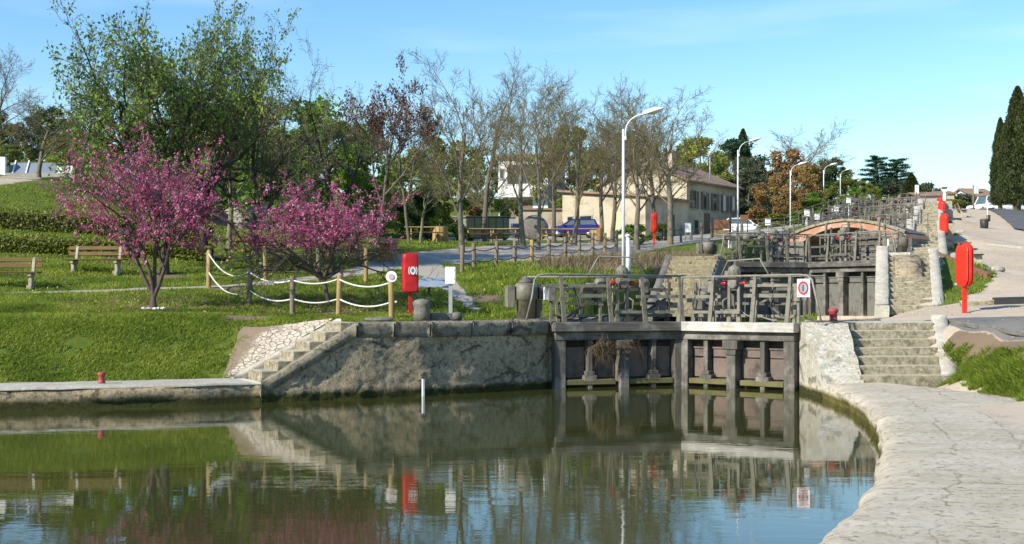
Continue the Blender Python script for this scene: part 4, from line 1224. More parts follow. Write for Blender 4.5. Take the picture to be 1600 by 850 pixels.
# dry reeds caught on the shaded leaf
mb = MB()
ml = Vector((.96, 29.5)).lerp(Vector((4.28, 30.6)), .46)
for k in range(150):
    a = rnd.gauss(-.28, .13); zz = 1.02 + rnd.gauss(0, .06)
    p = Vector((ml.x + a, ml.y - .50 + rnd.gauss(0, .03) + a * .3, zz))
    mb.tube([p, p + Vector((rnd.gauss(0, .12), rnd.gauss(-.02, .03), rnd.gauss(-.05, .12))), p + Vector((rnd.gauss(0, .16), rnd.gauss(-.03, .04), rnd.uniform(-.42, .0)))], [.008, .006, .002], 3, cap=False)
for k in range(30):
    a = rnd.gauss(.36, .12)
    p = Vector((ml.x + a, ml.y - .44 + a * .3, 1.04 + rnd.gauss(0, .04)))
    mb.tube([p, p + Vector((rnd.gauss(0, .1), rnd.gauss(-.03, .03), .08)), p + Vector((rnd.gauss(.05, .12), rnd.gauss(-.04, .04), rnd.uniform(-.32, -.05)))], [.008, .006, .002], 3, cap=False)
tag(mb.build('dry_reeds', M['dry_stem'], None, (ml.x, ml.y - .5, 1.0)), 'tangle of dry brown reeds caught under the shaded lower gate beam', 'debris')

# gate drive pedestals
def pedestal(label, loc, rz, s=1.0, grp='gate drives on the lock walls'):
    t = thing('gate_drive', label, 'machine', loc, rz, grp)
    m = MB()
    m.lathe([(.24 * s, 0), (.24 * s, .5 * s), (.30 * s, .52 * s), (.30 * s, .86 * s), (.24 * s, .92 * s)], 18)
    m.build('drum', M['machine'], t)
    m = MB(); m.lathe([(.22 * s, .921 * s), (.17 * s, .99 * s), (.10 * s, 1.03 * s), (.10 * s, 1.09 * s), (.04 * s, 1.11 * s)], 14); m.build('cap', M['machine_dark'], t)
    m = MB(); m.bb(-.52 * s, -.305 * s, -.14 * s, .16 * s, .30 * s, .86 * s); m.build('side_box', M['machine'], t, bevel=.015)
    m = MB(); m.bb(.305 * s, .46 * s, -.13 * s, .15 * s, .52 * s, .86 * s); m.bb(.245 * s, .40 * s, -.10 * s, .1 * s, .0, .51 * s); m.build('motor_box', M['machine_dark'], t, bevel=.015)
    m = MB(); m.bb(-.3 * s, .3 * s, -.3 * s, .3 * s, -.1, .03); m.build('base', M['grey_stone'], t)
    return t
p = W(822, 493, 30.6); pedestal('grey drum shaped gate drive with side boxes, where the mottled wall meets the gate', (p.x, 30.6, 1.64), R(12))
p = W(1370, 492, 34); pedestal('dark domed gate drive at the foot of the long flight of steps', (p.x, 34, zt(p.x, 34) - .02), R(-15), 1.0)
p = W(1106, 392, 50.5); pedestal('black domed gate drive above the steep ochre steps', (p.x, 50.5, 3.74), R(10), .9)
p = W(1408, 390, 50.5); pedestal('pale domed gate drive beside the brick bridge end', (p.x, 50.5, 3.9), R(-20), .95)
p = W(1420, 345, 71); pedestal('small far gate drive beyond the bridge, at the stair side', (p.x, 71, 6.0), R(-20), .95)
# ------------------------------------------------------------------ rope fences
def post_mb(h, r, n=12):
    return MB().lathe([(r, -.15), (r * 1.0, .02), (r * .97, h * .5), (r * .94, h - .015), (r * .8, h)], n).jitter(.006, 6)
def sag(a, b, s, n=12):
    return [a.lerp(b, k / n) - Vector((0, 0, s * 4 * (k / n) * (1 - k / n))) for k in range(n + 1)]
def rope_fence(label, spots, hgt, rad, heights, sagv, rope_m, rr, mats, cat='fence', cap=None):
    o = onground(spots[0][0], spots[0][1])
    t = thing('rope_fence', label, cat, o)
    P = []
    for k, (px, d) in enumerate(spots):
        g = onground(px, d); P.append(g)
        hh = hgt if not isinstance(hgt, list) else hgt[k]
        mb = post_mb(hh, rad)
        ob = mb.build('post', mats[k % len(mats)], t)
        ob.location = g - o; ob.rotation_euler = (R(rnd.uniform(-2, 2)), R(rnd.uniform(-2.5, 2.5)), rnd.uniform(0, 6))
        for h in heights:
            pass
    for a, b, ha, hb in zip(P, P[1:], (hgt if isinstance(hgt, list) else [hgt] * 99), (hgt if isinstance(hgt, list) else [hgt] * 99)[1:]):
        for h in heights:
            MB().tube([q - o for q in sag(a + Vector((0, 0, ha * h)), b + Vector((0, 0, hb * h)), sagv * (b - a).length)], rr, 6).build('rope', rope_m, t)
    return t, P, o
WP = [M['post_grey'], M['post_wood']]
t, P, o = rope_fence('post fence with two white sagging ropes on the grass behind the small stone steps', [(326, 36.0), (389, 32.6), (457, 31.4), (529, 31.1), (612, 30.0)], [1.14, 1.00, 1.0, 1.05, 1.02], .072, [.90, .42], .085, M['rope_white'], .021, [M['post_wood'], M['post_grey'], M['post_grey'], M['post_wood'], M['post_wood']])
e = P[-1] - o
q = MB().lathe([(.135, -.03), (.14, -.02), (.14, .02), (.135, .03)], 22, e + Vector((0, -.03, 1.05)), Matrix.Rotation(R(90), 3, 'X')); q.build('sign_disc', M['white_paint'], t)
q = MB().lathe([(.075, -.01), (.075, .01)], 18, e + Vector((0, -.066, 1.05)), Matrix.Rotation(R(90), 3, 'X')); q.build('disc_mark', m_plain('pink_mark', (.55, .38, .38, 1)), t)
q = MB(); q.bb(e.x - .012, e.x + .012, e.y - .083, e.y - .078, 1.03, 1.09); q.build('disc_figure', M['deep_red'], t)
q = MB()
for h in (.94, .42): q.lathe([(.0, -.03), (.035, -.02), (.035, .02), (0, .03)], 10, e + Vector((.11, 0, 1.02 * h)))
q.build('rope_knot', M['rope_white'], t)
rope_fence('post fence with dark sagging chains along the narrow path behind the redbud trees', [(326, 36.1), (415, 38.0), (498, 37.6), (572, 38.0)], 1.08, .07, [.88, .40], .06, M['rope_dark'], .016, [M['post_grey'], M['post_wood']])
rope_fence('long line of wooden posts with sagging dark chains edging the gravel promenade', [(722, 41.5), (741, 42.3), (775, 43.5), (804, 44.8), (831, 46), (858, 47.6), (884, 49.3), (906, 51), (926, 53), (945, 55), (963, 57)], .92, .075, [.78, .36], .07, M['rope_dark'], .02, [M['post_grey'], M['post_grey'], M['post_grey'], M['post_grey'], M['post_wood']])
rope_fence('line of dark posts and chains along the promenade in front of the annex', [(1050, 66), (1064, 67), (1080, 68.5), (1096, 70), (1112, 72)], .95, .075, [.78], .06, M['rope_dark'], .02, [M['post_grey']])

# ------------------------------------------------------------------ mooring bollards and blocks
def red_bollard(label, loc, s=1.0):
    mb = MB().lathe([(.085 * s, 0), (.09 * s, .03 * s), (.075 * s, .05 * s), (.07 * s, .17 * s), (.095 * s, .20 * s), (.10 * s, .24 * s), (.06 * s, .27 * s)], 16)
    ob = mb.build('mooring_bollard', M['bollard_red']); ob.location = loc
    return tag(ob, label, 'bollard', 'red mooring bollards')
p = W(164, 595, 24.9); red_bollard('small faded red bollard on the pale quay ledge below the grassy bank', (p.x, 24.7, .437), .85)
red_bollard('small faded red bollard on top of the pale stone pillar', (XA(1302, 29.3), 29.3, 1.60), 1.25)
red_bollard('tiny red bollard on the abutment under the brick bridge', (XA(1383, 46.6), 46.6, 3.87), 1.35)
mb = MB().lathe([(.20, 0), (.20, .22), (.185, .30), (.205, .38), (.22, .44), (.17, .50), (.05, .53)], 20).jitter(.012, 5)
p = W(659, 499, 29.2); ob = mb.build('mooring_bollard', M['grey_stone']); ob.location = (p.x, 29.2, 1.63)
tag(ob, 'stout grey stone mooring bollard on the terrace beside the red lifebuoy case', 'bollard')
mb = MB(); mb.bb(-.26, .26, -.2, .2, 0, .19); rough(mb, .01, 4)
ob = mb.build('stone_block', M['grey_stone'], bevel=.02); ob.location = (XA(688, 29.6), 29.6, 1.63); ob.rotation_euler.z = R(15)
tag(ob, 'low square stone block between the stone bollard and the white box', 'stone')
mb = MB().lathe([(.30, 0), (.33, .04), (.30, .10), (.1, .12)], 9).jitter(.05, 3)
ob = mb.build('flat_stone', M['grey_stone'], bevel=.01); ob.location = (XA(592, 28.2), 28.2, 1.64); ob.scale = (1.1, .6, .8)
tag(ob, 'flat loose stone slab at the foot of the last rope fence post', 'stone')
mb = MB().lathe([(.15, 0), (.19, .08), (.15, .17), (.05, .2)], 8).jitter(.05, 4)
ob = mb.build('boulder', M['grey_stone']); ob.location = (XA(712, 30.2), 30.2, 1.62)
tag(ob, 'small rounded stone at the foot of the white box post', 'stone')
mb = MB()
for k in range(7):
    a = k * .9; mb.lathe([(.05, 0), (.075, .03), (.05, .07), (.01, .08)], 7, (.28 * math.cos(a) * rnd.uniform(.6, 1), .2 * math.sin(a), 0))
mb.jitter(.02, 6)
g = onground(240, 31.2); ob = mb.build('white_stones', M['white_paint']); ob.location = g - Vector((0, .1, .02))
tag(ob, 'few whitewashed stones around the foot of the larger redbud trunk', 'stones')

# ------------------------------------------------------------------ white box, info panel, lifebuoy cases
t = thing('meter_box', 'plain white cabinet on a thin grey post at the terrace edge', 'box', (XA(704, 29.6), 29.6, 1.62))
MB().bb(-.125, .125, -.07, .07, .90, 1.32).build('cabinet', M['white_paint'], t, bevel=.012)
MB().bb(-.045, .045, -.03, .03, 0, .90).build('post', M['pole_grey'], t)
MB().bb(-.13, .13, -.09, .09, 0, .02).build('foot_plate', M['black'], t)
for z in (1.02, 1.24): MB().bb(.085, .105, -.078, -.071, z - .02, z + .02).build('lock', M['pole_grey'], t)
MB().bb(-.118, .118, -.0745, -.071, .91, 1.31).build('door', M['white_paint'], t, bevel=.003)

t = thing('info_panel', 'slanted grey information panel on a dark post behind the red lifebuoy case', 'sign', onground(672, 32.5))
MB().box((.12, 0, .88), (.85, .62, .035), mat=Matrix.Rotation(R(24), 3, 'X')).build('panel', M['panel_blue'], t, bevel=.01)
MB().bb(-.06, .0, -.04, .04, -.1, .86).build('post', M['black'], t)

def lifebuoy_case(label, px, d, h, kind, rz=0, mat='red_paint', zf=None):
    g = onground(px, d) if zf is None else Vector((XA(px, d), d, zf))
    t = thing('lifebuoy_case', label, 'lifebuoy', g, rz, 'red lifebuoy cases along the locks')
    s = h / 1.95
    MB().bb(-.05 * s, .05 * s, -.05 * s, .05 * s, -.15, .78 * s).build('post', M[mat], t)
    mb = MB()
    if kind == 'edge':           # round flat shell seen from its edge: three ribs
        rows = []
        for k in range(17):
            u = k / 16; z = .74 + 1.20 * u
            e = 1 - abs(2 * u - 1) ** 7 * .75
            w = .065 + .072 * e; dp = .16 + .22 * e
            prof = []
            for a in range(60):
                an = 2 * math.pi * a / 60
                c_, s_ = math.cos(an), math.sin(an)
                sx = (abs(c_) ** .6) * (1 if c_ > 0 else -1); sy = (abs(s_) ** .5) * (1 if s_ > 0 else -1)
                rib = 1 - .22 * (abs(abs(sx * w) - .055) < .016)
                prof.append((sx * w * s, sy * dp * s * (rib if abs(s_) > .5 else 1), z * s))
            rows.append(prof)
        b = len(mb.v)
        mb.grid(rows, False, closed=True)
        mb.f.append([b + j for j in range(60)][::-1]); mb.sm.append(False)
        mb.f.append([b + 16 * 60 + j for j in range(60)]); mb.sm.append(False)
        mb.build('case', M[mat], t, bevel=.004)
        MB().bb(-.19 * s, .19 * s, -.05, .05, 1.945 * s, 1.975 * s).build('top_clip', M['rust'], t)
    else:                        # slightly turned bag with the ring showing through an oval
        rows = []
        for k in range(21):
            u = k / 20; z = .74 + 1.20 * u
            e = min(1, math.sin(math.pi * u) ** .25 + .72) if 0 < u < 1 else .80
            prof = []
            for a in range(20):
                an = 2 * math.pi * a / 20
                c_, s_ = math.cos(an), math.sin(an)
                sx = (abs(c_) ** .35) * (1 if c_ > 0 else -1); sy = (abs(s_) ** .35) * (1 if s_ > 0 else -1)
                wob = noise.noise(Vector((c_ * 2, s_ * 2, z * 7))) * .014
                prof.append(((sx * .245 * e + wob) * s, (sy * .17 + wob) * s, z * s))
            rows.append(prof)
        b = len(mb.v); mb.grid(rows, True, closed=True)
        mb.f.append([b + j for j in range(20)][::-1]); mb.sm.append(False)
        mb.f.append([b + 20 * 20 + j for j in range(20)]); mb.sm.append(False)
        mb.build('case', M[mat], t)
        # printed ring: white ring, pale middle and two brackets
        Yf = -.19 * s
        def oval(r0, r1, y0, y1, a0=0, a1=2 * math.pi, seg=30):
            q = MB(); rows = []
            for k in range(seg + 1):
                a = a0 + (a1 - a0) * k / seg
                rows.append([(.05 * s + r0 * math.sin(a) * .72 * s, Yf + y0, 1.42 * s + r0 * math.cos(a) * s), (.05 * s + r1 * math.sin(a) * .72 * s, Yf + y0, 1.42 * s + r1 * math.cos(a) * s),
                             (.05 * s + r1 * math.sin(a) * .72 * s, Yf + y1, 1.42 * s + r1 * math.cos(a) * s), (.05 * s + r0 * math.sin(a) * .72 * s, Yf + y1, 1.42 * s + r0 * math.cos(a) * s)])
            return q.grid(rows, False, closed=True)
        oval(.065, .125, -.012, .0).build('ring_print', M['white_paint'], t)
        oval(.0, .06, -.008, .0).build('ring_centre', M['cover_blue'], t)
        oval(.165, .195, -.012, .0, R(50), R(130), 10).build('ring_bracket', M['white_paint'], t)
        oval(.165, .195, -.012, .0, R(230), R(310), 10).build('ring_bracket', M['white_paint'], t)
        MB().bb(-.2 * s, .2 * s, -.1 * s, .1 * s, 1.935 * s, 1.965 * s).build('top_clip', M[mat], t)
    return t
lifebuoy_case('dark red lifebuoy case with a white ring printed on it, on the near grassy terrace', 641, 31.4, 1.62, 'front', R(14), 'deep_red')
lifebuoy_case('bright red ribbed lifebuoy case nearest the wide stone steps', 1507, 33.0, 1.90, 'edge', R(6))
lifebuoy_case('second red ribbed lifebuoy case up the slope, beside the far stone steps', 1475, 58, 1.72, 'edge', R(6), zf=ZA(390, 58))
lifebuoy_case('third red lifebuoy case, half hidden behind the second one', 1471.5, 79, 2.0, 'edge', R(6), zf=ZA(362, 79))
lifebuoy_case('farthest red lifebuoy case at the crest, in front of the lilac walled house', 1468, 98, 1.9, 'edge', R(6), zf=ZA(345, 98))
lifebuoy_case('slim red lifebuoy case on the grassy side, in front of the bush by the annex', 1022, 62, 1.65, 'edge', R(10))

# ------------------------------------------------------------------ benches
def slat_bench(label, loc, rz, L=1.9, grp='slatted wooden benches with concrete legs'):
    t = thing('park_bench', label, 'bench', loc, rz, grp)
    for k, y in enumerate((-.20, -.05, .10)):
        MB().bb(-L / 2, L / 2, y - .065, y + .065, .405, .445).build('seat_slat', M['bench_wood'], t, bevel=.008)
    for z in (.62, .80):
        MB().box((0, .235 + (z - .62) * .25, z), (L, .04, .12), mat=Matrix.Rotation(R(-10), 3, 'X')).build('back_slat', M['bench_wood'], t, bevel=.008)
    for x in (-L * .36, L * .36):
        mb = MB(); mb.bb(x - .05, x + .05, -.22, .18, .30, .404); mb.bb(x - .05, x + .05, -.14, .12, -.1, .30)
        mb.bar((x, .16, .36), (x, .30, .86), .09, .07, (0, 1, 0)); mb.bb(x - .07, x + .07, -.26, .24, -.1, .05)
        mb.build('leg', M['bench_leg'], t, bevel=.012)
    return t
slat_bench('wooden slatted bench facing the water in front of the clipped hedge', onground(150, 38.5), R(-3), 1.95)
slat_bench('wooden slatted bench with concrete leg beside the narrow path, cut by the picture edge', onground(14, 35.2), R(6), 1.75)
def picnic(label, loc, rz, grp='wooden picnic tables under the bare trees'):
    t = thing('picnic_table', label, 'table', loc, rz, grp)
    MB().bb(-.95, .95, -.36, .36, .70, .75).build('tabletop', M['crate_wood'], t, bevel=.01)
    for y in (-.72, .72): MB().bb(-.95, .95, y - .13, y + .13, .42, .46).build('seat', M['bench_wood'], t, bevel=.01)
    for x in (-.62, .62):
        for sy in (-1, 1):
            MB().bar((x, sy * .70, -.05), (x, sy * .22, .70), .09, .05, (1, 0, 0)).build('leg', M['post_wood'], t)
        MB().bb(x + .03, x + .08, -.80, .80, .36, .42).build('crossbar', M['post_wood'], t)
    return t
picnic('picnic table in front of the dark green container', onground(748, 66), R(8))
picnic('picnic table with its legs showing, second in front of the dark green container', onground(790, 67), R(-12))
picnic('low picnic table near the parked blue car', onground(868, 66), R(14))
picnic('picnic table between the forked bare trees, nearest the boarded planter', onground(905, 67), R(-6))
picnic('picnic table standing beside the pale forked tree and a wooden planter', onground(662, 60), R(4))
picnic('leaning picnic table on the lawn behind the two redbud trees', onground(395, 44), R(70))
picnic('picnic table half hidden by the smaller redbud blossom', onground(582, 45), R(25))

def planter(label, loc, s=1.0):
    t = thing('planter', label, 'planter', loc, R(10), 'round wooden planters of upright boards')
    mb = MB()
    for k in range(12):
        a = 2 * math.pi * k / 12
        mb.box((.40 * s * math.cos(a), .40 * s * math.sin(a), .42 * s), (.05, .20 * s, .9 * s), rz=a)
    mb.build('staves', M['crate_wood'], t)
    MB().lathe([(.37 * s, .1), (.37 * s, .82 * s)], 16).build('soil', M['bark_dark'], t)
    return t
planter('boarded wooden planter beside the gravel promenade and dark shrubs', onground(688, 60), .9)
planter('tall boarded wooden planter behind the smaller redbud blossom', onground(605, 46), .95)
planter('boarded wooden planter between the bare trees in front of the annex', onground(933, 70), .9)

# ------------------------------------------------------------------ street lamps
def lamp(label, px, d, ztop_px, zb, flip=1):
    zt_ = ZA(ztop_px, d)
    h = zt_ - zb
    t = thing('street_lamp', label, 'street lamp', (XA(px, d), d, zb), 0, 'white street lamps beside the locks')
    s = h / 5.6
    mb = MB().tube([(0, 0, -.2), (0, 0, h * .55), (0, 0, h * .86)], [.052 * s, .047 * s, .038 * s], 10)
    mb.build('pole', M['lamp_white'], t)
    pts = [(.07 * s, 0, h * .80)]
    for k in range(9):
        u = k / 8
        pts.append((.07 * s + .62 * s * (1 - math.cos(u * math.pi / 2)), 0, h * .845 + .10 * h * math.sin(u * math.pi / 2)))
    mb = MB().tube(pts, .022 * s, 8); mb.bb(-.02, .09 * s, -.03, .03, h * .80, h * .82)
    mb.build('arm', M['lamp_white'], t)
    e = Vector(pts[-1])
    rows = []
    for k in range(9):
        u = k / 8; x = e.x - .08 * s + .66 * s * u
        w = .15 * s * (.35 + .75 * math.sin(min(1, u * 1.25 + .12) * math.pi / 2)) * (1 if u < .9 else .75); hh = .12 * s * (.5 + .6 * math.sin(math.pi * min(1, u + .15)))
        z = e.z - .02 + .20 * s * u
        rows.append([(x, w * math.cos(a), z + max(-.02 * s, hh * math.sin(a))) for a in [2 * math.pi * j / 12 for j in range(12)]])
    mb = MB(); mb.grid(rows, True, closed=True); mb.f.append(list(range(12))); mb.sm.append(False); mb.f.append([8 * 12 + j for j in range(12)]); mb.sm.append(False)
    hd = mb.build('lamp_head', M['white_paint'], t)
    rows = []
    for k in range(7):
        u = k / 6; x = e.x + .12 * s + .38 * s * u; z = e.z - .02 + .20 * s * (.28 + .6 * u) - .02 * s
        w = .105 * s * math.sin(math.pi * (u * .8 + .12)); 
        rows.append([(x, w * math.cos(a), z - .075 * s * max(0, math.sin(a)) * math.sin(math.pi * (u * .8 + .1))) for a in [math.pi * j / 8 for j in range(9)]])
    MB().grid(rows, True).build('lens', M['lamp_glass'], t)
    return t
lamp('tallest near street lamp with a curved arm, behind the lower gate', 974, 38.5, 163, 2.72)
lamp('second street lamp up the flight, beside the house with shutters', 1153, 66, 212, ZA(372, 66))
lamp('third street lamp, rising behind the left end of the brick bridge', 1235, 92, 251, ZA(362, 92))
lamp('fourth street lamp, in front of the rust coloured tree', 1287, 120, 253, ZA(345, 120))
lamp('fifth street lamp, faint among the shrubs above the bridge', 1313, 140, 262, ZA(335, 140))
lamp('farthest street lamp, beside the dark pines', 1348, 165, 268, ZA(322, 165))
# pale trunk-like twin pole by the first lamp
t = thing('utility_post', 'thick pale post standing right beside the tallest street lamp', 'post', (XA(981, 38.8), 38.8, 2.7))
MB().tube([(0, 0, -.2), (.02, 0, 1.0), (.0, 0, 1.45)], [.085, .08, .06], 10).build('pole', M['lamp_white'], t)
MB().lathe([(.07, 1.45), (.09, 1.47), (.09, 1.52), (.03, 1.55)], 10).build('cap', M['lamp_white'], t)

# ------------------------------------------------------------------ small lock-side fittings
def light_box(label, px, d, ztop, h):
    g = Vector((XA(px, d), d, ZA(ztop, d) - h))
    t = thing('signal_post', label, 'signal post', g, 0, 'small white signal boxes by the upper gates')
    MB().tube([(0, 0, -.3), (0, 0, h - .3)], .035, 6).build('post', M['pole_grey'], t)
    MB().bb(-.13, .13, -.08, .08, h - .34, h).build('box', M['white_paint'], t, bevel=.02)
    MB().bb(-.15, .15, -.12, .02, h + .002, h + .03).build('hood', M['pole_grey'], t)
    return t
light_box('white square signal box on a post beside the parked white van', 1200, 60, 342, 1.25)
light_box('white signal box on the near railing of the bridge ramp', 1261, 62, 328, 1.1)
light_box('smaller white signal box beside the one on the bridge ramp', 1277, 66, 334, 1.0)
light_box('white signal box left of the tall one above the brick arch', 1307, 72, 322, 1.2)
light_box('tallest white signal box on a dark post above the brick arch', 1326, 74, 309, 1.9)
t = thing('notice_box', 'white rectangular notice on two posts beside the annex corner', 'sign', onground(1075, 64))
MB().bb(-.16, .16, -.03, .03, .55, 1.05).build('board', M['white_paint'], t, bevel=.01)
for x in (-.12, .12): MB().bb(x - .025, x + .025, .0, .04, -.1, .55).build('leg', M['pole_grey'], t)
t = thing('notice_board', 'brown wooden map board on dark posts beside the parked white van', 'sign', onground(1127, 78))
MB().bb(-.50, .50, -.04, .04, .55, 1.15).build('board', M['rust'], t, bevel=.01)
MB().bb(-.50, .50, -.04, .04, .05, .50).build('lower_board', M['crate_wood'], t, bevel=.01)
for x in (-.58, .58): MB().bb(x - .06, x + .06, -.06, .06, -.1, 1.3).build('post', M['black'], t)
t = thing('trellis_sign', 'small rusty sign on posts in front of the parked white van', 'sign', onground(1163, 82))
MB().bb(-.28, .28, -.03, .03, .85, 1.30).build('board', M['rust'], t, bevel=.01)
for x in (-.22, .22): MB().bb(x - .03, x + .03, .031, .07, -.1, 1.3).build('post', M['black'], t)

# right side: bench ends, kerb beams, road sign, utility pole
def end_bench(label, px, d, s=1.0, rz=R(80)):
    t = thing('park_bench', label, 'bench', onground(px, d), rz, 'dark slatted benches up the sandy slope')
    for k in range(4):
        MB().box((0, .18 + k * .055, .50 + k * .13), (1.7 * s, .035, .095), mat=Matrix.Rotation(R(-20), 3, 'X')).build('back_slat', M['black'] if k % 2 == 0 else M['bench_wood'], t, bevel=.006)
    for y in (-.22, -.06, .09): MB().bb(-.85 * s, .85 * s, y - .06, y + .06, .40, .44).build('seat_slat', M['black'], t, bevel=.006)
    for x in (-.6 * s, .6 * s):
        mb = MB(); mb.bb(x - .04, x + .04, -.25, .16, -.08, .398); mb.bar((x, .14, .36), (x, .36, .92), .06, .06, (0, 1, 0)); mb.build('leg', M['bench_leg'], t)
    return t
end_bench('dark bench seen from its end behind the nearest bright red lifebuoy case', 1519, 47)
end_bench('smaller dark bench higher on the sandy slope', 1502, 88)
t = thing('waste_bin', 'small dark litter bin on the sandy verge beside the slim white sign post', 'bin', onground(1538, 76))
MB().lathe([(.20, 0), (.24, .05), (.26, .5), (.24, .52)], 14).build('body', M['black'], t)
MB().lathe([(.27, .522), (.27, .56), (.15, .60)], 14).build('rim', M['rust'], t)
t = thing('road_sign', 'slim white sign post with a small dark plate at the road edge', 'sign', onground(1543, 76))
MB().tube([(0, 0, -.2), (0, 0, 1.75)], .035, 8).build('post', M['lamp_white'], t)
MB().bb(-.05, .17, -.03, .03, .45, .85).build('plate', M['black'], t)
t = thing('utility_pole', 'tall thin wooden utility pole at the crest of the road', 'pole', onground(1521, 118))
MB().tube([(0, 0, -.3), (0, 0, 2.6)], [.09, .07], 8).build('pole', M['post_grey'], t)
MB().bb(-.10, .10, -.06, .06, 2.45, 2.55).build('cap', M['pole_grey'], t)
def beam(label, a, b, w, h, mat):
    a, b = Vector(a), Vector(b)
    mb = MB(); n = 10
    for k in range(n):
        p, q = a.lerp(b, k / n), a.lerp(b, (k + 1) / n)
    mb.bar(a, b, w, h); rough(mb, .012, 2)
    ob = mb.build('kerb_beam', mat, None, tuple(a), bevel=.02)
    return tag(ob, label, 'kerb', 'long kerb beams edging the sandy terraces')
def gline(p0, p1, dz=.06):
    a, b = onground(*p0), onground(*p1); return a + Vector((0, 0, dz)), b + Vector((0, 0, dz))
a, b = gline((1457, 45.8), (1545, 42.5)); beam('brown timber kerb crossing the grass patch behind the nearest bright red lifebuoy case', a, b, .2, .24, M['rust'])
a, b = gline((1552, 35.5), (1680, 35.2), .10); beam('dark timber kerb bar on the sand beyond the nearest bright red lifebuoy case', a, b, .25, .22, M['black'])
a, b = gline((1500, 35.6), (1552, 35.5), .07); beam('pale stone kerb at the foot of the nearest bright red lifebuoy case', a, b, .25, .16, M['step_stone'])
a, b = gline((1461, 61), (1600, 60), .02); beam('pale stone kerb crossing the slope behind the second red lifebuoy case', a, b, .3, .16, M['kerb_stone'])
a, b = gline((1462, 80), (1502, 80), .02); beam('brown kerb beside the third flight of stone steps', a, b, .2, .16, M['rust'])
a, b = Vector((10.5, 29.4, zt(10.5, 29.4) + .02)), Vector((10.5, 24.2, zt(10.5, 24.2) + .02)); beam('brown edging strip along the grey terrace above the grassy mound', a, b, .08, .12, M['grey_stone'])
a, b = Vector((10.5, 24.15, zt(10.5, 24.15) + .02)), Vector((10.45, 19.8, zt(10.45, 19.8) + .02)); beam('nearer brown edging strip above the grassy mound', a, b, .08, .12, M['grey_stone'])
# asphalt terrace
def strip(name, line, widths, mat, lift, n=6, step=1.0):
    pts = resample(line, step); nn = normals(pts, -1)
    L = [0]
    for a, b in zip(pts, pts[1:]): L.append(L[-1] + (b - a).length)
    rows = []
    for i, p in enumerate(pts):
        w = np.interp(L[i] / L[-1], np.linspace(0, 1, len(widths)), widths)
        r = []
        for j in range(n + 1):
            o = nn[i] * (w * j / n)
            x, y = p.x + o.x, p.y + o.y
            r.append((x, y, zt(x, y) + lift))
        rows.append(r)
    return structure(MB().grid(rows, True).build(name, mat))
strip('road', [tuple(W(1640, 380, 62).xy), tuple(W(1606, 363, 71).xy), tuple(W(1570, 346, 86).xy), tuple(W(1534, 329, 108).xy), tuple(W(1522, 326, 122).xy)], [6.5, 6.5], M['asphalt'], .09, 8, 1.0)
strip('road_kerb', [tuple(W(1606 + 130, 363, 68).xy), tuple(W(1570 + 120, 346, 84).xy), tuple(W(1534 + 92, 329, 106).xy)], [1.2, 1.2], M['kerb_stone'], .14, 3, 1.0)
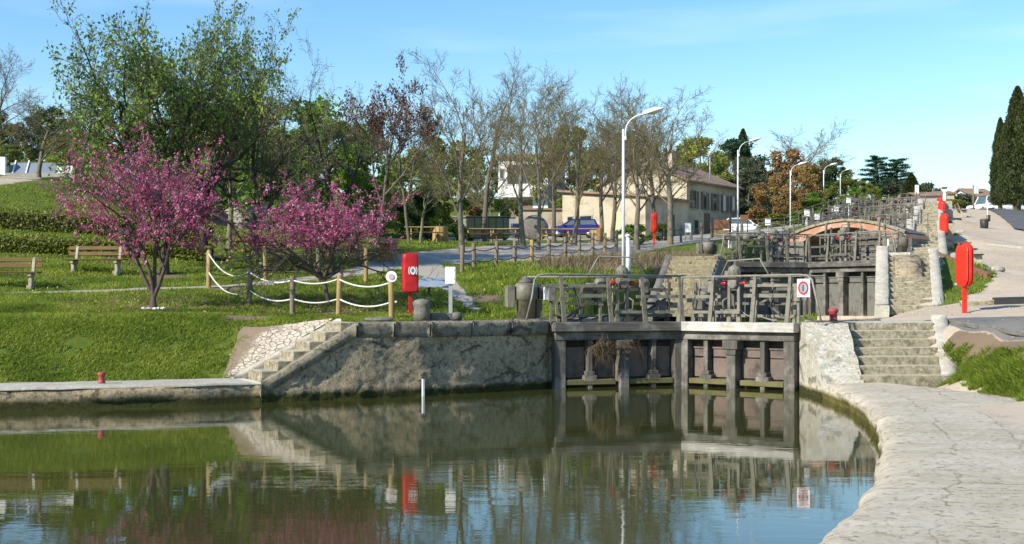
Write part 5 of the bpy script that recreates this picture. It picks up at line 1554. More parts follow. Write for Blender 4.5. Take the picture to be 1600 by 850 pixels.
# ------------------------------------------------------------------ vehicles
def car(label, loc, rz, paint, L=4.2, Wd=1.72, Ht=1.48, kind='hatch', cat='car'):
    t = thing('parked_car' if kind != 'van' else 'parked_van', label, cat, loc, rz)
    h0 = .30
    st = [  # x, sill z, belt z, half width
     (-L / 2, .42, .78, .70), (-L / 2 + .12, .30, .92, .82), (-L * .34, .24, .96, .86), (-L * .05, .22, .95, .87), (L * .17, .22, .93, .87), (L * .30, .24, .88, .86), (L / 2 - .25, .28, .78, .80), (L / 2 - .03, .36, .66, .66)]
    rows = []
    for x, a, b, w in st:
        w *= Wd / 1.74
        rows.append([(x, -w * .93, a), (x, -w, a + .15), (x, -w, b - .12), (x, -w * .90, b), (x, w * .90, b), (x, w, b - .12), (x, w, a + .15), (x, w * .93, a)])
    mb = MB(); mb.grid(rows, True, closed=True); mb.f.append(list(range(8))[::1]); mb.sm.append(False); mb.f.append([len(mb.v) - 8 + j for j in range(8)][::-1]); mb.sm.append(False)
    mb.build('body', paint, t, bevel=.03, seg=2)
    rx0, rx1 = (-L * .46, L * .06) if kind != 'van' else (-L * .48, L * .16)
    cab = [(-L * .47, .90, .72, .94), (rx0 + .22, Ht - .05, .60, 0), (-L * .08, Ht, .62, 0), (rx1, Ht - .06, .60, 0), (L * .25, .86, .74, 0)]
    rows = [[(x, -w * Wd / 1.74, z), (x, w * Wd / 1.74, z)] for x, z, w, _ in cab]
    # roof skin with pillars, glass inside
    k = Wd / 1.74
    top = [(x, z, w * k) for x, z, w, _ in cab]
    mb = MB()
    rows = []
    for x, z, w in top[1:4]:
        rows.append([(x, -w, z - .05), (x, -w * .85, z), (x, w * .85, z), (x, w, z - .05)])
    mb.grid(rows, True)
    for sy in (-1, 1):
        belt = .90
        mb.bar((top[0][0] + .03, sy * .78 * k, belt), (top[1][0], sy * top[1][2], top[1][1] - .04), .09, .10)
        mb.bar((L * .24, sy * .78 * k, belt - .02), (top[3][0], sy * top[3][2], top[3][1] - .04), .06, .07)
        mb.bar((-L * .10, sy * .80 * k, belt), (-L * .10, sy * .62 * k, Ht - .04), .07, .05)
        mb.bar((top[1][0], sy * top[1][2], top[1][1] - .03), (top[3][0], sy * top[3][2], top[3][1] - .03), .05, .05)
    mb.build('roof', paint, t)
    mb = MB()
    g = [(top[0][0] + .08, .90, .72 * k), (top[1][0] + .04, top[1][1] - .05, top[1][2] - .02), (top[3][0] - .02, top[3][1] - .05, top[3][2] - .02), (L * .235, .88, .74 * k)]
    rows = [[(x, -w, z), (x, w, z)] for x, z, w in g]
    mb.grid(rows, False)
    for sy in (-1, 1): mb.f.append([len(mb.v) - 8 + (0 if sy < 0 else 1) + 2 * j for j in range(4)]); mb.sm.append(False)
    mb.build('window', M['car_glass'], t)
    for x in (-L * .31, L * .31):
        for sy in (-1, 1):
            mt = Matrix.Rotation(R(90), 3, 'X')
            wl = MB().lathe([(.22, -.09), (.31, -.09), (.315, 0), (.31, .09), (.22, .09)], 20, (x, sy * (.86 * k - .10), .31), mt).build('wheel', M['tyre'], t)
            MB().lathe([(.0, -.1), (.2, -.098), (.21, -.06), (.21, .06), (.2, .098), (0, .1)], 12, (x, sy * (.86 * k - .10), .31), mt).build('rim', M['rim'], wl)
    for sy in (-1, 1):
        MB().bb(L / 2 - .22, L / 2 - .03, sy * .50 - .16, sy * .50 + .16, .60, .74).build('headlight', M['lamp_glass'], t, bevel=.02)
        MB().bb(-L / 2 - .02, -L / 2 + .12, sy * .64 - .09, sy * .64 + .09, .68, .95).build('tail_lamp', M['tail_red'], t, bevel=.02)
        MB().bb(L * .16, L * .21, sy * .96 * k - .07, sy * .96 * k + .07, .88, 1.0).build('mirror', paint, t, bevel=.02)
    MB().bb(-L / 2 - .03, -L / 2 + .1, -.6, .6, .36, .52).build('bumper', paint, t, bevel=.03)
    MB().bb(L / 2 - .12, L / 2 + .02, -.6, .6, .34, .48).build('bumper', M['black'], t, bevel=.03)
    return t
g = onground(897, 90); car('dark blue hatchback parked in front of the cream annex', g, R(180 - 6), M['blue_paint'], 3.75, 1.66, 1.42)
g = onground(1163, 104); car('white estate car parked behind the map board and second lamp', g, R(-4), M['car_white'], 3.5, 1.65, 1.5, 'hatch')
g = onground(1544, 124); car('white van parked at the crest beside the utility pole', g, R(200), M['car_white'], 4.3, 1.9, 1.8, 'van', 'van')
g = onground(1577, 122); car('pale car parked under the tall cypresses', g, R(190), M['car_white'], 4.0)
g = onground(1600, 124); car('second pale car farther right under the tall cypresses', g, R(188), M['rim'], 4.0)

# ------------------------------------------------------------------ containers
t = thing('container', 'dark green steel container standing before the low grey wall', 'container', onground(762, 78), R(3))
MB().bb(-1.35, 1.35, -.7, .7, .15, 1.45).build('body', M['bin_green'], t, bevel=.03)
MB().bb(-1.40, 1.40, -.75, .75, 1.452, 1.53).build('lid', M['bin_green'], t, bevel=.02)
for x in (-1.1, 1.1):
    MB().bb(x - .1, x + .1, -.5, .5, -.1, .148).build('skid', M['black'], t)
for x in (-.9, -.45, 0, .45, .9): MB().bb(x - .03, x + .03, -.74, -.702, .2, 1.42).build('rib', M['bin_green'], t)
t = thing('skip', 'dull blue steel skip between the bare trees', 'skip', onground(816, 84), R(10))
mb = MB(); mb.prism([(-.7, -.6), (.7, -.6), (.7, .6), (-.7, .6)], .1, [.95, .95, 1.1, 1.1]); mb.build('body', M['blue_dull'], t, bevel=.03)
MB().bb(-.75, .75, -.65, -.605, .86, .98).build('rim', M['blue_dull'], t)
mb = MB().lathe([(.02, -.2), (.80, -.2), (.85, -.12), (.85, .12), (.80, .2), (.02, .2)], 30, (0, 0, .82), Matrix.Rotation(R(72), 3, 'X'))
t = thing('millstone', 'round grey millstone leaning between the forked bare trees', 'millstone', onground(836, 76), R(15))
mb.build('disc', M['grey_stone'], t)
MB().lathe([(.13, -.22), (.13, .22)], 14, (0, 0, .82), Matrix.Rotation(R(72), 3, 'X')).build('hub', M['black'], t)

# ------------------------------------------------------------------ buildings
def window(t, c, w, h, rz_, shut=None, frame='render_grey', nrm=(0, -1)):
    "a window proud of a wall: c = centre on the wall face (local), facing local direction nrm"
    nx_, ny_ = nrm
    yaw = math.atan2(nx_, -ny_)
    def B(mb, x0, x1, y0, y1, z0, z1):
        m = Matrix.Rotation(yaw, 3, 'Z')
        cc = Vector(c) + m @ Vector(((x0 + x1) / 2, (y0 + y1) / 2, (z0 + z1) / 2))
        return mb.box(cc, (x1 - x0, y1 - y0, z1 - z0), mat=m)
    f = MB()
    for a in ((-w / 2 - .07, -w / 2, -.05, .02, -h / 2, h / 2), (w / 2, w / 2 + .07, -.05, .02, -h / 2, h / 2), (-w / 2 - .07, w / 2 + .07, -.05, .02, h / 2, h / 2 + .09), (-w / 2 - .1, w / 2 + .1, -.10, .02, -h / 2 - .08, -h / 2)): B(f, *a)
    fr = f.build('window', M[frame], t)
    B(MB(), -w / 2, w / 2, -.012, .01, -h / 2, h / 2).build('pane', M['glass_dark'], fr)
    if shut:
        for s in (-1, 1):
            B(MB(), *sorted((s * (w / 2 + .08), s * (w / 2 + .08 + w * .48))), -.07, -.004, -h / 2, h / 2).build('shutter', M[shut], fr)
    return fr
def roof_gable(t, x0, x1, y0, y1, ze, zr, ov=.35, th=.16, along='y', mat='roof_tile'):
    mb = MB()
    xm = (x0 + x1) / 2; ym = (y0 + y1) / 2
    if along == 'y':
        for s in (-1, 1):
            xe = (x0 - ov) if s < 0 else (x1 + ov)
            zz = ze - (zr - ze) * ov / (xm - x0)
            a = [(xe, y0 - ov, zz), (xm, y0 - ov, zr), (xm, y1 + ov, zr), (xe, y1 + ov, zz)]
            mb.add(a + [(p[0], p[1], p[2] + th) for p in a], [(3, 2, 1, 0), (4, 5, 6, 7), (0, 1, 5, 4), (1, 2, 6, 5), (2, 3, 7, 6), (3, 0, 4, 7)])
    else:
        for s in (-1, 1):
            ye = (y0 - ov) if s < 0 else (y1 + ov)
            zz = ze - (zr - ze) * ov / (ym - y0)
            a = [(x0 - ov, ye, zz), (x0 - ov, ym, zr), (x1 + ov, ym, zr), (x1 + ov, ye, zz)]
            mb.add(a + [(p[0], p[1], p[2] + th) for p in a], [(3, 2, 1, 0), (4, 5, 6, 7), (0, 1, 5, 4), (1, 2, 6, 5), (2, 3, 7, 6), (3, 0, 4, 7)])
    return mb.build('roof', M[mat], t)
def gable_walls(x0, x1, y0, y1, zb, ze, zr, along='y'):
    mb = MB(); xm = (x0 + x1) / 2; ym = (y0 + y1) / 2
    if along == 'y':
        f = [(x0, y0), (x1, y0), (x1, y0), (xm, y0), (x0, y0)]
        v = [(x0, y0, zb), (x1, y0, zb), (x1, y0, ze), (xm, y0, zr), (x0, y0, ze), (x0, y1, zb), (x1, y1, zb), (x1, y1, ze), (xm, y1, zr), (x0, y1, ze)]
        mb.add(v, [(0, 1, 2, 3, 4), (9, 8, 7, 6, 5), (1, 6, 7, 2), (5, 0, 4, 9)])
    else:
        v = [(x0, y0, zb), (x0, y1, zb), (x0, y1, ze), (x0, ym, zr), (x0, y0, ze), (x1, y0, zb), (x1, y1, zb), (x1, y1, ze), (x1, ym, zr), (x1, y0, ze)]
        mb.add(v, [(4, 3, 2, 1, 0), (5, 6, 7, 8, 9), (0, 5, 9, 4), (6, 1, 2, 7)])
    return mb
# house with shutters: local x runs along the sunny gable (away left), y back along the shaded side
HR = R(-38)
def to_local(t, w): return t.matrix_basis.inverted() @ Vector(w)
gz0 = zt(14.8, 103)
t = thing('house', 'two storey house with a sunny cream gable and a shaded side of tall brown shutters', 'house', (14.8, 103, gz0), HR)
w_ = 8.8; zb = -1.5; ze = 12.35 - gz0; zr = 14.3 - gz0; dp = 9.5
gable_walls(-w_, 0, 0, dp, zb, ze, zr).build('wall', M['render_cream'], t)
rf = roof_gable(t, -w_, 0, 0, dp, ze + .02, zr + .03, .35)
mb = MB().bb(-3.3, -2.6, 2.0, 2.7, zr - .9, zr + .85); ch = mb.build('chimney', M['render_cream'], rf)
MB().bb(-3.4, -2.5, 1.9, 2.8, zr + .852, zr + .95).build('chimney_cap', M['roof_tile'], rf)
MB().tube([(-.8, 5.5, ze), (-.8, 5.5, zr + .9)], .06, 8).build('flue', M['pole_grey'], rf)
MB().lathe([(.12, zr + .9), (.12, zr + 1.1)], 8, (-.8, 5.5, 0)).build('flue_cap', M['white_paint'], rf)
for y in (1.3, 3.1, 4.9, 6.7, 8.4): window(t, (.0, y, ze - 1.55), .62, 1.5, 0, 'shutter', nrm=(1, 0))
for y in (1.6, 5.2, 8.0): window(t, (.0, y, ze - 3.9), .7, 1.2, 0, None, nrm=(1, 0))
mb = MB().bb(.003, .06, 3.0, 4.0, .0, 2.1); mb.build('door', M['shutter'], t)
window(t, (-4.4, 0, ze - 1.0), .7, .9, 0, None)
# annex
ax0 = Vector((10.2, 93)); az0 = zt(10.2, 93)
t = thing('house_annex', 'low cream annex with pale green door and shaded side, before the shuttered house', 'house', (10.2, 93, az0), HR)
ze2 = 10.1 - az0
mb = MB(); v = [(-7.8, 0, -1.5), (0, 0, -1.5), (0, 6.6, -1.5), (-7.8, 6.6, -1.5)]
mb.add(v + [(-7.8, 0, ze2 + .75), (0, 0, ze2), (0, 6.6, ze2), (-7.8, 6.6, ze2 + .75)], [(0, 1, 5, 4), (1, 2, 6, 5), (2, 3, 7, 6), (3, 0, 4, 7), (4, 5, 6, 7)])
mb.build('wall', M['render_cream'], t)
mb = MB(); a = [(-8.1, -.35, ze2 + .80), (.4, -.35, ze2 - .03), (.4, 6.9, ze2 - .03), (-8.1, 6.9, ze2 + .80)]
mb.add(a + [(p[0], p[1], p[2] + .18) for p in a], [(3, 2, 1, 0), (4, 5, 6, 7), (0, 1, 5, 4), (1, 2, 6, 5), (2, 3, 7, 6), (3, 0, 4, 7)])
mb.build('roof', M['roof_tile'], t)
window(t, (-5.5, 0, 1.45), 1.1, .9, 0)
window(t, (-7.0, 0, 1.45), .5, .9, 0)
MB().bb(-2.9, -2.1, -.06, -.003, .0, 2.1).build('door', M['door_green'], t)
MB().bb(.003, .06, 3.2, 4.3, .0, 2.0).build('garage_door', M['black'], t)
window(t, (0, 1.4, 1.5), .6, .8, 0, None, nrm=(1, 0))
# long low garden building / wall behind the cars
g0 = W(705, 370, 98); g1 = W(885, 372, 98)
t = thing('garden_wall', 'low cream garden wall with tiled top behind the blue car and container', 'wall', (g0.x, 100, g0.z))
mb = MB().bb(0, 5.2, 0, .4, -1.5, 1.7); rough(mb, .01, 1).build('wall', M['render_grey'], t)
MB().bb(5.21, 11.0, -.1, .5, -1.5, 2.3).build('wall', M['render_cream'], t)
MB().bb(-.1, 5.2, -.1, .5, 1.702, 1.83).build('coping', M['step_stone'], t)
MB().bb(5.2, 11.1, -.25, .65, 2.302, 2.45).build('coping', M['roof_tile'], t)
# white building behind
g0 = W(815, 330, 128)
t = thing('white_house', 'white flat roofed house with balcony and terracotta edge behind the bare trees', 'house', (g0.x, 128, g0.z - 2), R(-20))
sc = 128 / 1900
MB().bb(-2.6, 2.9, 0, 6, -3, 7.6).build('wall', M['render_white'], t)
MB().bb(-2.9, 3.2, -.4, 6.3, 7.602, 7.95).build('roof', M['roof_tile'], t)
MB().bb(-1.6, 1.9, -.05, -.003, 4.9, 6.9).build('loggia', M['glass_dark'], t)
MB().bb(-2.2, 2.6, -1.2, -.1, 3.4, 4.7).build('balcony', M['render_white'], t)
MB().bb(-1.3, 1.2, -.06, -.003, 1.0, 3.2).build('garage_opening', M['shutter'], t)
window(t, (-2.2, 0, 6.0), .4, .9, 0); window(t, (2.4, 0, 6.0), .5, .9, 0)
# ramp wall behind the redbuds
g0 = W(235, 378, 70)
t = thing('ramp_wall', 'long low beige retaining wall with a sloping top behind the redbud trees', 'wall', (g0.x, 70, g0.z))
L = 195 * 70 / 1900
mb = MB(); zs = [2.05, 1.55]
mb.prism([(0, 0), (L, -1.5), (L, -1.1), (0, .4)], -1.0, [1.0, 2.1, 2.1, 1.0]); rough(mb, .02, .8).build('wall', M['render_grey'], t)
mb = MB().prism([(-.05, -.05), (L + .05, -1.56), (L + .05, -1.05), (-.05, .45)], [1.003, 2.103, 2.103, 1.003], [1.1, 2.2, 2.2, 1.1]); mb.build('coping', M['render_cream'], t)
# white and grey low building far left
t = thing('pool_shelter', 'low grey sheeted shelter with white end walls on top of the lawn slope', 'shelter', W(8, 278, 76))
sc = 76 / 1900
MB().bb(-3.0, 0, 0, .25, -1, 33 * sc).build('end_wall', M['white_paint'], t)
MB().bb(.01, 4.3, .0, .3, -1, 8 * sc).build('low_wall', M['render_grey'], t)
MB().box((1.7, .55, 16 * sc), (3.3, .06, 18 * sc * 1.25), mat=Matrix.Rotation(R(-32), 3, 'X')).build('sheet', M['cover_blue'], t)
MB().bb(3.25, 4.3, -.05, .0 - .003, 7 * sc, 19 * sc).build('end_panel', M['white_paint'], t)
for x in (.36, 1.20): MB().box((x, .50, 17 * sc), (.07, .1, 24 * sc * 1.2), mat=Matrix.Rotation(R(-32), 3, 'X')).build('rib', M['white_paint'], t)
# far houses on the crest
hz0 = zt(XA(1462, 135), 135)
t = thing('house', 'lilac grey house with a long tiled roof and white chimney at the crest', 'house', (XA(1434, 135), 135, ZA(325, 135)), R(-8))
s = 135 / 1900
gable_walls(0, 40 * s, 0, 8, -2, 19 * s, 27 * s, 'x').build('wall', m_plain('lilac_render', (.36, .31, .33, 1), (.31, .27, .29, 1), .7, .9, .1), t)
rf = roof_gable(t, 0, 40 * s, 0, 8, 19 * s + .02, 27 * s + .03, .3, .15, 'x')
MB().bb(.05, .40, 1.5, 2.0, 22 * s, 38 * s).build('chimney', M['render_white'], rf)
window(t, (2.2, 0, 1.0), .3, .5, 0); 
t = thing('house', 'small cream house with a dark capped chimney beside the lilac one', 'house', (XA(1470, 142), 142, ZA(325, 142)), R(-8))
s = 142 / 1900
gable_walls(0, 20 * s, 0, 7, -2, 22 * s, 28 * s, 'x').build('wall', M['render_cream'], t)
rf = roof_gable(t, 0, 20 * s, 0, 7, 22 * s + .02, 28 * s + .03, .25, .15, 'x')
MB().bb(.5, .9, 1.2, 1.7, 20 * s, 32 * s).build('chimney', M['render_white'], rf); MB().bb(.42, .98, 1.1, 1.8, 32 * s + .003, 34 * s).build('chimney_cap', M['black'], rf)
t = thing('house', 'tiled roof house beyond the road crest, next to the cypresses', 'house', (XA(1530, 150), 150, ZA(326, 150)), R(12))
s = 150 / 1900
gable_walls(0, 38 * s, 0, 8, -2, 16 * s, 34 * s, 'x').build('wall', M['render_white'], t)
rf = roof_gable(t, 0, 38 * s, 0, 8, 16 * s + .02, 34 * s + .03, .3, .18, 'x')
MB().bb(.4, .9, 1.5, 2.0, 18 * s, 38 * s).build('chimney', M['render_white'], rf)
window(t, (1.5, 0, .8), .5, .6, 0)
t = thing('white_house', 'tiny pale house far beyond the crest', 'house', (XA(1490, 170), 170, ZA(327, 170)), R(5))
gable_walls(0, 2.0, 0, 4, -2, .9, 1.5, 'x').build('wall', M['render_white'], t)
rf = roof_gable(t, 0, 2.0, 0, 4, .92, 1.52, .15, .1, 'x')
MB().bb(.6, .8, 1, 1.3, 1.2, 2.4).build('chimney', M['render_white'], rf)
t = thing('white_statue', 'slim white stone figure on a plinth beside the far lifebuoy cases', 'statue', onground(1476, 100))
MB().lathe([(.16, 0), (.16, .4), (.11, .42), (.13, .7), (.16, .95), (.12, 1.2), (.07, 1.28), (.09, 1.36), (.10, 1.45), (.06, 1.55), (0, 1.57)], 12).build('figure', M['white_paint'], t)
# ------------------------------------------------------------------ trees
class Grow:
    "grows a branching skeleton; wood = tubes, anchors = points on thin branches that may carry leaves"
    def __init__(s, seed):
        s.r = random.Random(seed); s.br = []; s.anch = []
    def rv(s): return Vector((s.r.gauss(0, 1), s.r.gauss(0, 1), s.r.gauss(0, 1)))
    def branch(s, p, d, L, r, lev, P):
        n = P['seg'][lev]
        pts = [p.copy()]; rad = [r]
        rt = r * P['taper'][lev]
        step = L / n
        for i in range(n):
            d = (d + s.rv() * P['gnarl'][lev] + Vector((0, 0, P['up'][lev]))).normalized()
            p = p + d * step
            pts.append(p.copy()); rad.append(r + (rt - r) * (i + 1) / n)
        s.br.append((pts, rad, lev))
        last = lev >= P['max']
        if lev >= P['leaf_from']:
            m = P['leaf_n'][lev]
            for k in range(m):
                u = s.r.uniform(.15, 1.0) * (len(pts) - 1); i = min(int(u), len(pts) - 2)
                s.anch.append((pts[i].lerp(pts[i + 1], u - i), d.copy()))
        if last: return
        nc = P['kids'][lev]
        nc = nc if isinstance(nc, int) else s.r.randint(*nc)
        t0 = P['t0'][lev]
        a0 = s.r.uniform(0, 6.28)
        for k in range(nc):
            u = t0 + (1 - t0) * ((k + s.r.uniform(.1, .9)) / nc)
            q = u * (len(pts) - 1); i = min(int(q), len(pts) - 2)
            bp = pts[i].lerp(pts[i + 1], q - i); br_ = rad[i] + (rad[i + 1] - rad[i]) * (q - i)
            ax = (pts[i + 1] - pts[i]).normalized()
            o = ax.orthogonal().normalized(); o2 = ax.cross(o)
            an = a0 + k * 2.4 + s.r.uniform(-.4, .4)
            side = o * math.cos(an) + o2 * math.sin(an)
            ang = R(P['ang'][lev] * s.r.uniform(.7, 1.25))
            nd = ax * math.cos(ang) + side * math.sin(ang)
            s.branch(bp, nd, L * P['len'][lev] * s.r.uniform(.7, 1.15) * (1 - .35 * u * P.get('cone', .6)), br_ * P['rr'][lev] , lev + 1, P)
    def wood(s, rmin=.004, levels=None):
        V, F = [], []
        off = 0
        for pts, rad, lev in s.br:
            if levels is not None and lev not in levels: continue
            n = (8, 6, 5, 4, 3, 3, 3)[lev]
            P = np.array([tuple(q) for q in pts]); k = len(P)
            T = np.gradient(P, axis=0); T /= np.linalg.norm(T, axis=1, keepdims=True) + 1e-9
            ref = np.array([1.0, 0, 0]) if abs(T[0, 0]) < .8 else np.array([0, 1.0, 0])
            A = ref - T * (T @ ref)[:, None]; A /= np.linalg.norm(A, axis=1, keepdims=True) + 1e-9
            B = np.cross(T, A)
            an = np.arange(n) * 2 * np.pi / n
            rr = np.maximum(np.array(rad), rmin)
            ring = P[:, None] + rr[:, None, None] * (A[:, None] * np.cos(an)[None, :, None] + B[:, None] * np.sin(an)[None, :, None])
            V.append(ring.reshape(-1, 3))
            i = np.arange(k - 1)[:, None] * n; j = np.arange(n)[None]
            a = off + i + j; b = off + i + (j + 1) % n
            F.append(np.stack([a, b, b + n, a + n], -1).reshape(-1, 4))
            off += k * n
        return np.concatenate(V), np.concatenate(F)
def leaves(pos, size, rs, flat=0.0, aspect=.6, jit=0.0, up=0.0, dirs=None, tone=None, var=.35):
    "one kite-shaped leaf per position"
    g = np.random.default_rng(rs); n = len(pos)
    pos = np.asarray(pos, float)
    if jit: pos = pos + g.normal(0, jit, (n, 3))
    a = g.normal(0, 1, (n, 3))
    if dirs is not None: a = a * .6 + np.asarray(dirs)
    a[:, 2] = a[:, 2] * (1 - flat) + up
    a /= np.linalg.norm(a, axis=1, keepdims=True) + 1e-9
    b = np.cross(a, g.normal(0, 1, (n, 3))); b /= np.linalg.norm(b, axis=1, keepdims=True) + 1e-9
    s_ = (size * g.uniform(1 - var, 1 + var, n))[:, None]
    v = np.stack([pos, pos + a * s_ * .5 + b * s_ * aspect * .5, pos + a * s_, pos + a * s_ * .5 - b * s_ * aspect * .5], 1).reshape(-1, 3)
    f = np.arange(4 * n).reshape(n, 4)
    t = g.uniform(0, 1, n) if tone is None else np.clip(tone + g.normal(0, .18, n), 0, 1)
    return v, f, t
def fit(V, others, h, rad):
    "scale so that height is h and the crown radius about rad"
    z1 = np.percentile(V[:, 2], 99.7); r = np.percentile(np.hypot(V[:, 0], V[:, 1]), 97)
    k = np.array([rad / r, rad / r, h / z1])
    return [v * k for v in others]
TPL = {}
def finish(name, wood, twig, leaf, bark, twigm, leafm, h, rad, root=None):
    "make a thing of trunk + branches (+ crown) at the origin"
    allv = np.concatenate([x[0] for x in (wood, twig) if x is not None])
    src = [x for x in (wood, twig, leaf) if x is not None]
    sc = fit(allv, [x[0] for x in src], h, rad)
    it = iter(sc)
    parts = []
    t = bpy.data.objects.new(name, None); col.objects.link(t)
    if wood is not None: np_mesh('trunk', next(it), wood[1], bark, t, None, True)
    if twig is not None: np_mesh('branches', next(it), twig[1], twigm, t, None, True)
    if leaf is not None: np_mesh('crown', next(it), leaf[1], leafm, t, {'tone': ('FACE', leaf[2])}, False)
    return t
def noise_tone(pos, sc, rs):
    return np.array([.5 + .9 * noise.noise(Vector((p[0] * sc + rs, p[1] * sc, p[2] * sc))) for p in pos])

def bare_tree(seed, bark, twigm, fork=.3, vase=32, bud=None, dens=1.0, h=9, rad=2.6):
    g = Grow(seed)
    P = dict(max=4, seg=[7, 6, 5, 4, 3], taper=[.45, .35, .35, .4, .4], gnarl=[.06, .12, .15, .18, .2], up=[.02, .07, .07, .06, .05],
             kids=[(8, 10), (7, 8), (6, 7), (5, 6)], t0=[fork, .18, .15, .1], ang=[vase, 34, 34, 36], len=[.66, .50, .50, .55], rr=[.45, .5, .55, .6], cone=.55, leaf_from=4, leaf_n=[0, 0, 0, 0, 3])
    g.branch(Vector((0, 0, -.15)), Vector((0, 0, 1)), 6.3, .155, 0, P)
    wood = g.wood(.012, (0, 1)); twig = g.wood(.0065, (2, 3, 4))
    leaf = None
    if bud:
        a = g.anch[::bud[1]]
        pos = [tuple(q[0]) for q in a]
        leaf = leaves(pos, bud[2], seed, jit=.03)
    return finish('bare_tree', wood, twig, leaf, bark, twigm, bud[0] if bud else None, h, rad)
def broad_tree(seed, bark, leafm, h, rad, size=.15, per=3, gn=.16, vase=48, fork=.35, keep=1.0, trunk=.2, name='broadleaf_tree', lean=(0, 0), jit=.09, kids=((5, 7), (6, 8), (6, 7), (4, 5)), skip=None, stems=None):
    g = Grow(seed)
    P = dict(max=4, seg=[7, 7, 5, 4, 3], taper=[.5, .4, .4, .4, .4], gnarl=[gn * .6, gn, gn, gn * 1.1, .2], up=[.03, .05, .05, .04, .02],
             kids=list(kids), t0=[fork, .25, .2, .1], ang=[vase, 42, 42, 42], len=[.75, .52, .5, .5], rr=[.62, .55, .55, .6], cone=.3, leaf_from=3, leaf_n=[0, 0, 0, 2, 4])
    if stems:
        g.branch(Vector((0, 0, -.15)), Vector((lean[0], lean[1], 1)).normalized(), 2.2, trunk, 0, dict(P, max=0, kids=[0] * 4, leaf_from=9))
        p0 = g.br[-1][0][-1]
        for dx, dy, L in stems: g.branch(p0 - Vector((0, 0, .1)), Vector((dx, dy, 1)).normalized(), L, trunk * .6, 0, P)
    else: g.branch(Vector((0, 0, -.15)), Vector((lean[0], lean[1], 1)).normalized(), 5.0, trunk, 0, P)
    wood = g.wood(.012, (0, 1)); twig = g.wood(.008, (2, 3, 4))
    pos = []
    for q, d in g.anch:
        if skip and skip(q, g.r): continue
        if g.r.random() < keep:
            for _ in range(per): pos.append(tuple(q))
    pos = np.array(pos)
    return finish(name, wood, twig, leaves(pos, size, seed, jit=jit, tone=noise_tone(pos, .7, seed)), bark, M['twig'], leafm, h, rad)
def redbud(seed, h, rad, stems, bloom=.085, low=False):
    g = Grow(seed)
    P = dict(max=4, seg=[6, 7, 6, 4, 3], taper=[.6, .4, .4, .4, .4], gnarl=[.08, .15, .15, .18, .2], up=[.0, .03, .02, .03, .04],
             kids=[(5, 6), (5, 6), (4, 5), (2, 2)], t0=[.42, .22, .12, .1], ang=[54, 36, 34, 38], len=[.98, .62, .56, .5], rr=[.62, .6, .6, .7], cone=.2, leaf_from=1, leaf_n=[0, 10, 9, 5, 2])
    if low:
        g.branch(Vector((0, 0, -.1)), Vector((.03, 0, 1)), 1.25, .11, 0, dict(P, kids=[0, 0, 0, 0], max=0, leaf_from=9))
        p0 = g.br[-1][0][-1]
        for (dx, dy, L) in stems: g.branch(p0 - Vector((0, 0, .05)), Vector((dx, dy, 1)).normalized(), L, .075, 0, dict(P, t0=[.25, .2, .1, .1], ang=[58, 48, 44, 46]))
    else:
        g.branch(Vector((0, 0, -.1)), Vector((.1, 0, 1)), .55, .16, 0, dict(P, kids=[0, 0, 0, 0], max=0, leaf_from=9))
        p0 = g.br[-1][0][-1]
        for (dx, dy, L) in stems: g.branch(p0 - Vector((0, 0, .05)), Vector((dx, dy, 1)).normalized(), L, .085, 0, P)
    wood = g.wood(.012, (0, 1)); twig = g.wood(.006, (2, 3, 4))
    a = [q for q in g.anch if q[0].z > (2.25 if low else 1.45) + .5 * g.r.random() * g.r.random() and g.r.random() < .55]
    pos = np.array([tuple(q[0]) for q in a])
    return finish('redbud_tree', wood, twig, leaves(np.repeat(pos, 3, 0), bloom * .82, seed, jit=.03, aspect=.85, var=.5, tone=noise_tone(np.repeat(pos, 3, 0), 2.2, seed)), M['bark_red'], M['bark_red'], M['bloom'], h, rad)
def mass_crown(seed, n, size, shape, leafm, bark, h, rad, name, trunk=.18, lumps=26, th=.3):
    "dense crown: leaf clumps scattered through several uneven lumps, gaps between them"
    g = np.random.default_rng(seed); r = random.Random(seed)
    pos, tone = [], []
    for k in range(lumps):
        u = r.random(); a = r.uniform(0, 6.28)
        z = th + (1 - th) * u
        rr = shape((z - th) / (1 - th)) * math.sqrt(r.random())
        c = np.array([rr * math.cos(a), rr * math.sin(a), z])
        s_ = r.uniform(.12, .26)
        m = int(n / lumps)
        d = g.normal(0, 1, (m, 3)); d /= np.linalg.norm(d, axis=1, keepdims=True)
        q = c + d * (s_ * g.uniform(.55, 1.12, (m, 1))) * np.array([1, 1, .75 * rad / h * 1.2])
        pos.append(q); tone.append(np.full(m, r.uniform(.15, .8)))
    pos = np.concatenate(pos) * np.array([rad, rad, h]); tone = np.concatenate(tone)
    keepm = pos[:, 2] > .12 * h * (th > .1)
    pos, tone = pos[keepm], tone[keepm]
    t = bpy.data.objects.new(name, None); col.objects.link(t)
    mb = MB()
    mb.tube([(0, 0, -.3), (.04 * rad, 0, h * .3), (0, .05 * rad, h * .62), (0, 0, h * .85)], [trunk, trunk * .8, trunk * .45, trunk * .15], 8)
    for k in range(9):
        a = r.uniform(0, 6.28); z0 = h * r.uniform(.2, .65)
        e = Vector((math.cos(a) * rad * .7, math.sin(a) * rad * .7, z0 + h * .22))
        mb.tube([(0, 0, z0), e * .5 + Vector((0, 0, z0 * .5 + .1)), e], [trunk * .4, trunk * .25, trunk * .1], 5)
    mb.build('trunk', bark, t)
    v, f, tt = leaves(pos, size, seed, tone=tone)
    np_mesh('crown', v, f, leafm, t, {'tone': ('FACE', tt)})
    return t
